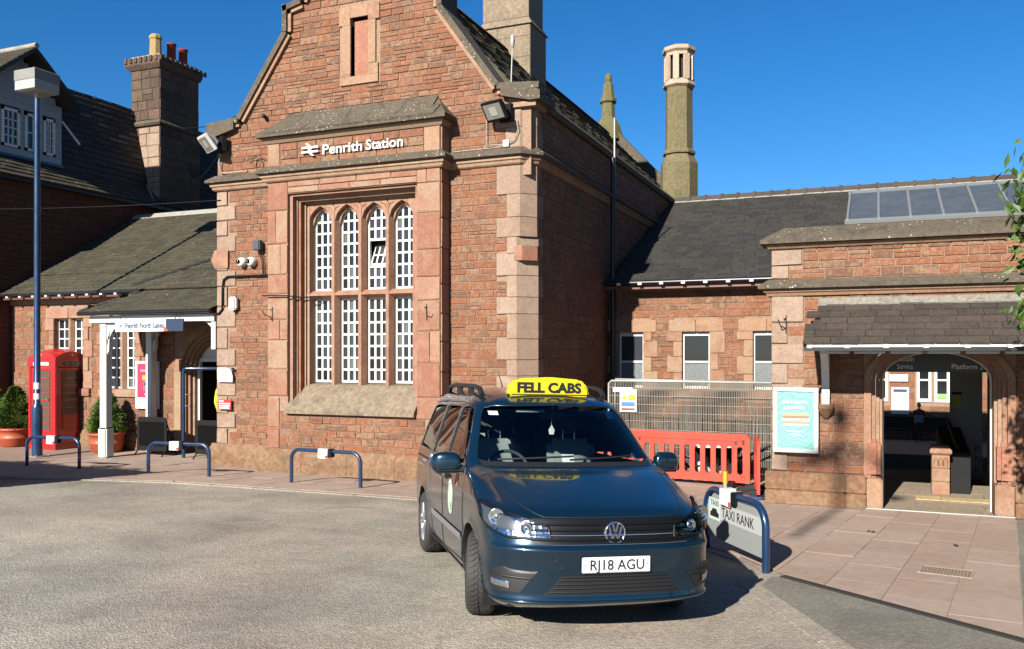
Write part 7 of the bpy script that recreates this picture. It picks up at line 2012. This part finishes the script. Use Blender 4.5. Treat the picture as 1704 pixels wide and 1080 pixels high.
# taxi sign
tsn = V_('taxi_sign', MB().prism([(-.37, 1.715), (.41, 1.715), (.405, 1.77), (.37, 1.845), (.31, 1.875), (.02, 1.895), (-.27, 1.875), (-.34, 1.845), (-.375, 1.77)], 1.86, 1.98), M_YEL)
bm = bmesh.new(); bm.from_mesh(tsn.data); bmesh.ops.bevel(bm, geom=list(bm.edges), offset=.02, segments=3, affect='EDGES'); bm.to_mesh(tsn.data); bm.free()
put_text('FELL CABS', .125, (-.295, 1.8585, 1.752), tsn, M_KTXT, .002, bold=.006, width=.62, local=True)
MB().box(-.34, .38, 1.875, 1.97, 1.69, 1.716).build('sign_foot', plain('grey_rubber', (.10, .09, .05), .6), tsn, True)
V_('aerial', MB().tube([(0, 3.7, 1.79), (0, 3.95, 1.98)], [.008, .003], 6), M_TRIM)
# --- cabin
V_('floor_pan', MB().box(-.80, .80, .45, 4.2, .22, .30), M_CABIN)
V_('bulkhead', MB().box(-.78, .78, .95, 1.0, .3, 1.05), M_CABIN)
V_('dashboard', MB().prism([(1.0, .70), (1.0, 1.10), (1.25, 1.14), (1.60, 1.11), (1.72, 1.02), (1.66, .7)], -.80, .80, 'x'), M_CABIN)
V_('parcel_card', MB().obox((.08, 1.45, 1.165), (.11, .01, .09), Matrix.Rotation(-.5, 3, 'X')), M_SIGNW)
V_('steering_wheel', MB().tube([Matrix.Translation((-.38, 1.78, 1.04)) @ Matrix.Rotation(R(62), 4, 'X') @ Vector((.19 * math.cos(2 * PI * i / 28), .19 * math.sin(2 * PI * i / 28), 0)) for i in range(29)], .016, 8).tube([(-.57, 1.78, 1.04), (-.38, 1.76, 1.03), (-.19, 1.78, 1.04)], .018, 6), M_CABIN)
def seat(x, y, name='seat'):
    s_ = V_(name, MB().obox((x, y, .62), (.50, .52, .18), Matrix.Rotation(R(-6), 3, 'X'), .06), M_SEAT)
    MB().obox((x, y + .30, .98), (.48, .15, .64), Matrix.Rotation(R(-12), 3, 'X'), .06).build('backrest', M_SEAT, s_, True)
    MB().obox((x, y + .42, 1.44), (.27, .11, .19), Matrix.Rotation(R(-10), 3, 'X'), .05).build('headrest', M_CABIN, s_, True)
    for k in (-.06, .06): MB().tube([(x + k, y + .38, 1.24), (x + k, y + .41, 1.38)], .008, 6).build('headrest_post', M_CHROME, s_, True)
seat(-.38, 2.0); seat(.38, 2.0)
for x in (-.45, 0, .45): seat(x, 3.0)
V_('headliner', MB().box(-.55, .55, 1.95, 3.9, 1.66, 1.68), M_CABIN)
V_('interior_mirror', MB().obox((0, 1.72, 1.54), (.24, .03, .07), Matrix.Identity(3), .012).tube([(0, 1.70, 1.58), (0, 1.68, 1.65)], .01, 6), M_CABIN)
V_('air_freshener', MB().tube([(.0, 1.71, 1.53), (.0, 1.71, 1.46)], .002, 4).prism([(-.02, 1.37), (.02, 1.37), (.028, 1.41), (0, 1.46), (-.028, 1.41)], 1.705, 1.71), M_SIGNW)
# --- wheels and arches
def wheel(x, y, steer=0.0):
    s_ = 1 if x > 0 else -1
    Mx = Matrix.Translation((x, y, .325)) @ Matrix.Rotation(steer, 4, 'Z')
    def T(mb): q = MB(); q.v = [tuple(Mx @ Vector(p)) for p in mb.v]; q.f = mb.f; q.sm = mb.sm; return q
    hw_ = .108; Ro = .322
    ty = V_('wheel', T(MB().lathe([(.205, -hw_ * .85), (.235, -hw_ * .98), (.285, -hw_), (.308, -hw_ * .86), (Ro - .006, -hw_ * .70), (Ro - .002, 0), (Ro - .006, hw_ * .70), (.308, hw_ * .86), (.285, hw_), (.235, hw_ * .98), (.205, hw_ * .85)], (0, 0, 0), 48, 'x')), M_RUBBER)
    tr_ = MB(); n = 44
    for i in range(n):
        a0 = 2 * PI * i / n
        for sd in (-1, 1):
            prev = None
            for kx, da in ((.006, 0), (.045, .09), (.084, .14)):
                aa = a0 + (da if sd > 0 else da) + (0 if sd > 0 else PI / n); ww_ = .047
                pt = [(sd * kx, (Ro + .006 - .008 * (kx / .084) ** 3) * math.cos(aa + e), (Ro + .006 - .008 * (kx / .084) ** 3) * math.sin(aa + e)) for e in (0, ww_ * 1.9)]
                lo = [(sd * kx, (Ro - .006) * math.cos(aa + e), (Ro - .006) * math.sin(aa + e)) for e in (0, ww_ * 1.9)]
                cur = pt + lo
                if prev: tr_.add(prev + cur, [(0, 1, 5, 4), (0, 4, 6, 2), (1, 3, 7, 5), (4, 5, 7, 6), (0, 2, 3, 1)])
                prev = cur
    T(tr_).build('tread', M_RUBBER, ty, True)
    rm = MB().lathe([(.215, s_ * .03), (.212, s_ * .085), (.205, s_ * .095), (.19, s_ * .085), (.185, s_ * .0)], (0, 0, 0), 40, 'x')
    for i in range(5):
        a = 2 * PI * i / 5
        for da in (-.14, .14):
            p0, p1 = Vector((s_ * .075, .05 * math.cos(a), .05 * math.sin(a))), Vector((s_ * .085, .2 * math.cos(a + da), .2 * math.sin(a + da)))
            rm.tube([p0, p0.lerp(p1, .5) + Vector((s_ * .008, 0, 0)), p1], [.022, .019, .022], 6)
    rm.lathe([(.06, s_ * .05), (.058, s_ * .09), (.03, s_ * .098), (0, s_ * .098)], (0, 0, 0), 20, 'x')
    T(rm).build('rim', M_ALLOY, ty, True)
    T(MB().lathe([(.15, s_ * .02), (.15, s_ * .035), (.0, s_ * .036)], (0, 0, 0), 24, 'x')).build('brake_disc', M_STEEL, ty, True)
for wy, _z in WHEELS:
    for s_ in (-1, 1):
        wheel(s_ * .80, wy, R(-16) if wy < 1 else 0)
        n = 24; q = MB(); rr = ARCH_R - .002
        pts = [(wy + rr * math.cos(-.5 + (PI + 1.0) * i / n), .325 + rr * math.sin(-.5 + (PI + 1.0) * i / n)) for i in range(n + 1)]
        for (a, b), (c, d) in zip(pts[:-1], pts[1:]): q.add([(s_ * .5, a, b), (s_ * .868, a, b), (s_ * .868, c, d), (s_ * .5, c, d)], [(0, 1, 2, 3)])
        q.add([(s_ * .5, a, b) for a, b in pts], [tuple(range(n + 1))])
        V_('wheel_arch_liner', q, M_TRIM)
V_('underbody', MB().box(-.74, .74, .25, .46, .20, .62).box(-.45, .45, .46, 4.2, .18, .30), M_TRIM)
# ---------------------------------------------------------------- people
def person(label, loc, rz, h, arms, upper, lower, hair=(.03, .02, .015), vest=None):
    t = thing('person', label, 'person', loc, rz)
    k = h / 1.75
    V = {'pel': (0, 0, .95), 'wst': (0, 0, 1.10), 'chs': (0, -.01, 1.32), 'nck': (0, 0, 1.47), 'hd0': (0, -.01, 1.55),
         'lh': (-.10, 0, .90), 'lk': (-.11, -.02, .50), 'la': (-.11, .01, .09), 'lt': (-.12, -.15, .035), 'rh': (.10, 0, .90), 'rk': (.11, -.02, .50), 'ra': (.11, .01, .09), 'rt': (.12, -.15, .035),
         'ls': (-.19, 0, 1.40), 'rs': (.19, 0, 1.40)}
    V.update(arms)
    E_ = [('pel', 'wst'), ('wst', 'chs'), ('chs', 'nck'), ('nck', 'hd0'), ('pel', 'lh'), ('lh', 'lk'), ('lk', 'la'), ('la', 'lt'), ('pel', 'rh'), ('rh', 'rk'), ('rk', 'ra'), ('ra', 'rt'), ('chs', 'ls'), ('ls', 'le'), ('le', 'lw'), ('chs', 'rs'), ('rs', 're'), ('re', 'rw')]
    rad = {'pel': .15, 'wst': .135, 'chs': .15, 'nck': .06, 'hd0': .06, 'lh': .095, 'lk': .065, 'la': .045, 'lt': .035, 'rh': .095, 'rk': .065, 'ra': .045, 'rt': .035, 'ls': .07, 'rs': .07, 'le': .05, 're': .05, 'lw': .036, 'rw': .036}
    ks = list(V)
    me = bpy.data.meshes.new('body'); me.from_pydata([Vector(V[n]) * k for n in ks], [(ks.index(a), ks.index(b)) for a, b in E_], [])
    o = bpy.data.objects.new('body', me); link(o)
    o.modifiers.new('skin', 'SKIN'); sub = o.modifiers.new('sub', 'SUBSURF'); sub.levels = 2
    for i, n in enumerate(ks):
        me.skin_vertices[0].data[i].radius = (rad[n] * k, rad[n] * k * (.75 if n in ('pel', 'wst', 'chs') else 1))
        me.skin_vertices[0].data[i].use_root = (n == 'pel')
    dg = bpy.context.evaluated_depsgraph_get()
    m2 = bpy.data.meshes.new_from_object(o.evaluated_get(dg)); bpy.data.objects.remove(o)
    mats = [upper, lower, M_CLOTHK, M_SKIN]
    for m in mats: m2.materials.append(m)
    for p in m2.polygons:
        z = p.center.z / k; x = abs(p.center.x) / k
        p.use_smooth = True
        p.material_index = 3 if z > 1.49 else (2 if z < .10 else (1 if z < .96 and x < .24 else 0))
    b = bpy.data.objects.new('body', m2); link(b); b.parent = t
    # head with nose, ears; hair cap
    hm = MB(); bm = bmesh.new(); bmesh.ops.create_uvsphere(bm, u_segments=16, v_segments=12, radius=1)
    for v in bm.verts:
        c = v.co; f = 1.0
        z = c.z
        w_ = .078 * (1 if z > -.2 else 1 - .35 * (-.2 - z))
        p = Vector((c.x * w_, c.y * .095, z * .118))
        if c.y < -.85 and abs(c.x) < .25 and -.35 < z < .15: p.y -= .022
        v.co = (p + Vector((0, -.015, 1.64))) * k
    hm.bm(bm, True)
    for s_ in (-1, 1): hm.obox(Vector((s_ * .08, -.005, 1.635)) * k, (.02 * k, .035 * k, .055 * k), Matrix.Identity(3), .006)
    hm.build('head', M_SKIN, t, True)
    for s_ in (-1, 1): MB().obox(Vector((s_ * .03, -.108, 1.655)) * k, (.022 * k, .008 * k, .010 * k), Matrix.Identity(3)).build('eye', M_KTXT, t, True)
    MB().obox(Vector((0, -.106, 1.585)) * k, (.045 * k, .008 * k, .009 * k), Matrix.Identity(3)).build('mouth', M_CLOTHR, t, True)
    bm = bmesh.new(); bmesh.ops.create_uvsphere(bm, u_segments=16, v_segments=12, radius=1)
    bmesh.ops.delete(bm, geom=[v for v in bm.verts if v.co.z < .25 and v.co.y < .15 or v.co.z < -.45], context='VERTS')
    for v in bm.verts: v.co = (Vector((v.co.x * .088, v.co.y * .106, v.co.z * .127)) + Vector((0, -.008, 1.645))) * k
    MB().bm(bm, True).build('hair', plain('hair_%.2f' % hair[0], hair, .7), t, True)
    # hands with five fingers
    for side, wv, ev in (('l', V['lw'], V['le']), ('r', V['rw'], V['re'])):
        w_ = Vector(wv) * k; d = (Vector(wv) - Vector(ev)).normalized(); sx = Vector((0, 0, 1)).cross(d)
        if sx.length < .1: sx = Vector((0, 1, 0))
        sx.normalize()
        m_ = MB().tube([w_ - d * .01, w_ + d * .035 * k, w_ + d * .085 * k], [.022 * k, .036 * k, .032 * k], 8)
        nn = d.cross(sx)
        for i in range(4):
            p = w_ + d * .08 * k + sx * (.024 - i * .016) * k; L = (.06, .07, .065, .05)[i] * k
            m_.tube([p, p + d * L * .6, p + d * L * .9 + nn * .02 * k], [.0085 * k, .008 * k, .006 * k], 6)
        p = w_ + d * .03 * k + sx * .032 * k
        m_.tube([p, p + (d * .6 + sx) * .03 * k, p + (d * 1.2 + sx) * .045 * k], [.010 * k, .009 * k, .007 * k], 6)
        m_.build('hand', M_SKIN, t, True)
    return t
relaxed = {'le': (-.25, .02, 1.13), 'lw': (-.26, -.06, .90), 're': (.25, .02, 1.13), 'rw': (.26, -.06, .90)}
holding = {'le': (-.25, -.02, 1.14), 'lw': (-.08, -.24, 1.12), 're': (.25, -.02, 1.14), 'rw': (.08, -.24, 1.14)}
Hv = person('person in a yellow hi-vis jacket standing inside the left entrance', (-12.27, 14.05, 0), R(160), 1.72, relaxed, M_HIVIS, M_CLOTHK)
for z in (1.10, 1.26): MB().lathe([(.172, z), (.172, z + .05)], (0, 0, 0), 20).build('reflective_band', M_LEAD, Hv, True)
Hv.children[-1].scale = (1, .8, 1); Hv.children[-2].scale = (1, .8, 1)
Fp = person('person in dark clothes standing on the far platform', (1.5, 38.4, -1.42), R(10), 1.55, holding, M_CLOTHR, M_CLOTHK, (.05, .03, .02))
tag(MB().obox((1.48, 38.12, -.48), (.34, .10, .30), Matrix.Identity(3), .02).build('carrier_bag', plain('blue_grey_bag', (.12, .16, .24), .6)), 'blue grey bag held by the person on the far platform', 'bag')

# ---------------------------------------------------------------- tree at the right edge, unseen trees, hedge and lamp added for shade and shadows
def leaf_cloud(m_, r, c, rad, n, size, squash=1.0, shell=.5):
    for i in range(n):
        d = Vector((r.gauss(0, 1), r.gauss(0, 1), r.gauss(0, 1))).normalized()
        p = Vector(c) + Vector((d.x * rad, d.y * rad, d.z * rad * squash)) * (shell + (1 - shell) * r.random())
        ax = Vector((r.uniform(-1, 1), r.uniform(-1, 1), r.uniform(-1.6, -.2))).normalized()
        u = ax.cross(Vector((r.uniform(-1, 1), r.uniform(-1, 1), r.uniform(-.3, .3)))).normalized(); s_ = size * r.uniform(.7, 1.25)
        nrm = ax.cross(u)
        m_.add([p, p + ax * s_ * .5 + u * s_ * .23 + nrm * s_ * .06, p + ax * s_, p + ax * s_ * .5 - u * s_ * .23 + nrm * s_ * .06, p + ax * s_ * .5], [(0, 1, 4), (1, 2, 4), (2, 3, 4), (3, 0, 4)])
M_LEAF = natural('tree_leaf', [(.045, .10, .018), (.08, .15, .025), (.06, .12, .02), (.11, .17, .035)], scale=5, rnd=.7, stain=0, bump=0, rough=.5)
TR = thing('tree', 'small leafy tree at the right edge, its leaves hanging over the canopy corner', 'tree', (2.13, 9.0, gz(9.0)))
r = random.Random(8)
MB().tube([(0, 0, 0), (.02, .02, 1.2), (-.03, .05, 2.2), (-.02, .0, 3.2), (.0, .0, 4.0)], [.09, .075, .06, .035, .015], 9).build('trunk', M_BARK, TR, True)
m_ = MB(); lm = MB()
for i in range(15):
    z0 = r.uniform(1.9, 3.5); a = r.uniform(0, 2 * PI)
    if i < 6: a = R(150 + 60 * (i / 5)); z0 = 2.0 + i * .26
    L = r.uniform(.65, 1.0); e = Vector((math.cos(a) * L, math.sin(a) * L, z0 + r.uniform(.0, .35)))
    m_.tube([(0, .02, z0 - .2), e * .5 + Vector((0, 0, z0 * .5 - .02)), e], [.03, .018, .006], 5)
    leaf_cloud(lm, r, e, .30, 110, .115, .9, .1); leaf_cloud(lm, r, e * .6 + Vector((0, 0, z0 * .4)), .3, 80, .115, .8, .1)
m_.build('branch', M_BARK, TR, True); lm.build('crown', M_LEAF, TR, True, fix=False)
# unseen trees added on the right to block sky fill
r = random.Random(77); crowns = []
def sky_blocker_tree(label, x, y, h, seed, src=None):
    t = thing('tree', label, 'tree', (x, y, gz(y) + CPZ), 0, 'added trees blocking sky light')
    rr = random.Random(seed)
    MB().tube([(0, 0, 0), (.1, 0, h * .3), (-.1, .1, h * .6), (0, 0, h * .9)], [.32, .25, .15, .04], 9).build('trunk', M_BARK, t, True)
    lm = MB(); bm_ = MB()
    for i in range(26):
        z = h * (.22 + .72 * rr.random()); a = rr.uniform(0, 2 * PI); L = h * .30 * (1.15 - z / h) + .7
        e = Vector((math.cos(a) * L, math.sin(a) * L, z + .4)); bm_.tube([(0, 0, z - .8), e], [.09, .02], 5)
        leaf_cloud(lm, rr, e, h * .12, 90, .42, .8, .3); leaf_cloud(lm, rr, e * .5 + Vector((0, 0, z * .5)), h * .13, 70, .42, .8, .3)
    bm_.build('branch', M_BARK, t, True); lm.build('crown', M_LEAF, t, True, fix=False)
for i, (x, y, h) in enumerate(((9.5, 4, 11), (12.5, 9.5, 12.5), (10.5, 15, 12), (13.5, 21, 13), (11.5, 27, 12), (15, 33, 13))):
    sky_blocker_tree('unseen tree added right of the forecourt to block sky light, %s from the front' % ('nearest', 'second', 'third', 'fourth', 'fifth', 'farthest')[i], x, y, h, 40 + i)
HG = thing('hedge', 'unseen hedge put in at the left to cast the ground shadow', 'hedge', (-13.7, 8.45, CPZ + gz(8.45)))  # unseen caster for the ground shadow at left, built as a hedge
lm = MB(); r = random.Random(2)
for i in range(5200):
    x = r.uniform(-2.2, 1.9); face = r.random(); top = 1.5 + .1 * math.sin(x * 3.1) + .07 * math.sin(x * 7)
    y = r.choice((-.32, .32)) + r.uniform(-.06, .06) if face < .6 else r.uniform(-.32, .32); z = r.uniform(0, top) if face < .6 else top + r.uniform(-.05, .05)
    leaf_cloud(lm, r, (x, y, z), .02, 1, .09)
lm.build('foliage', M_LEAF, HG, True, fix=False)
MB().box(-2.15, 1.85, -.27, .27, 0, 1.38).build('twigs', plain('hedge_twigs', (.03, .028, .015), .9), HG, True)
# unseen lamp added for the shadow on the entrance block; wires and masts made up
tt = 24.0; lx, ly = -.50 - SHX * tt, 12.72 - SHY * tt; LH = 1.30 + tt * math.tan(R(SUN_EL))
SL_ = thing('added_shadow_lamp', 'unseen lamp on made-up span wires, added for the entrance block shadow', 'street lamp', (lx, ly, 0))
MB().tube([(0, 0, LH - 2.7), (0, 0, LH)], .05, 10).build('rod', M_BLUE, SL_, True)
MB().obox((0, 0, LH + .02), (.24, .24, .24), Matrix.Identity(3), .04).build('lantern', M_GALV, SL_, True)
MB().tube([(-.85, 0, LH - .66), (-.55, 0, LH - .62), (-.25, 0, LH - .5), (0, 0, LH - .4)], .055, 7).tube([(0, 0, LH - .4), (.45, 0, LH - .55), (.62, 0, LH - .62)], .045, 7).build('arm', M_BLUE, SL_, True)
MB().obox((-.26, 0, LH - .58), (.46, .2, .15), Matrix.Rotation(-.3, 3, 'Y'), .04).obox((.58, 0, LH - .66), (.2, .2, .2), Matrix.Identity(3), .04).build('hanging_lantern', M_GALV, SL_, True)
MB().tube([(-45, 0, LH + 1.2), (0, 0, LH + .1), (45, 0, LH + 1.2)], .006, 4).build('added_span_wire', M_GALV, SL_, True)
for sx in (-45, 45):
    pm_ = thing('added_mast', 'added unseen mast carrying the %s end of the span wire' % ('left' if sx < 0 else 'right'), 'mast', (lx + sx, ly, CPZ + gz(ly)), 0, 'added masts of the span wire')
    MB().lathe([(.16, 0), (.14, 5), (.10, LH + 1.4), (0, LH + 1.42)], (0, 0, 0), 12).build('pole', M_GALV, pm_, True)
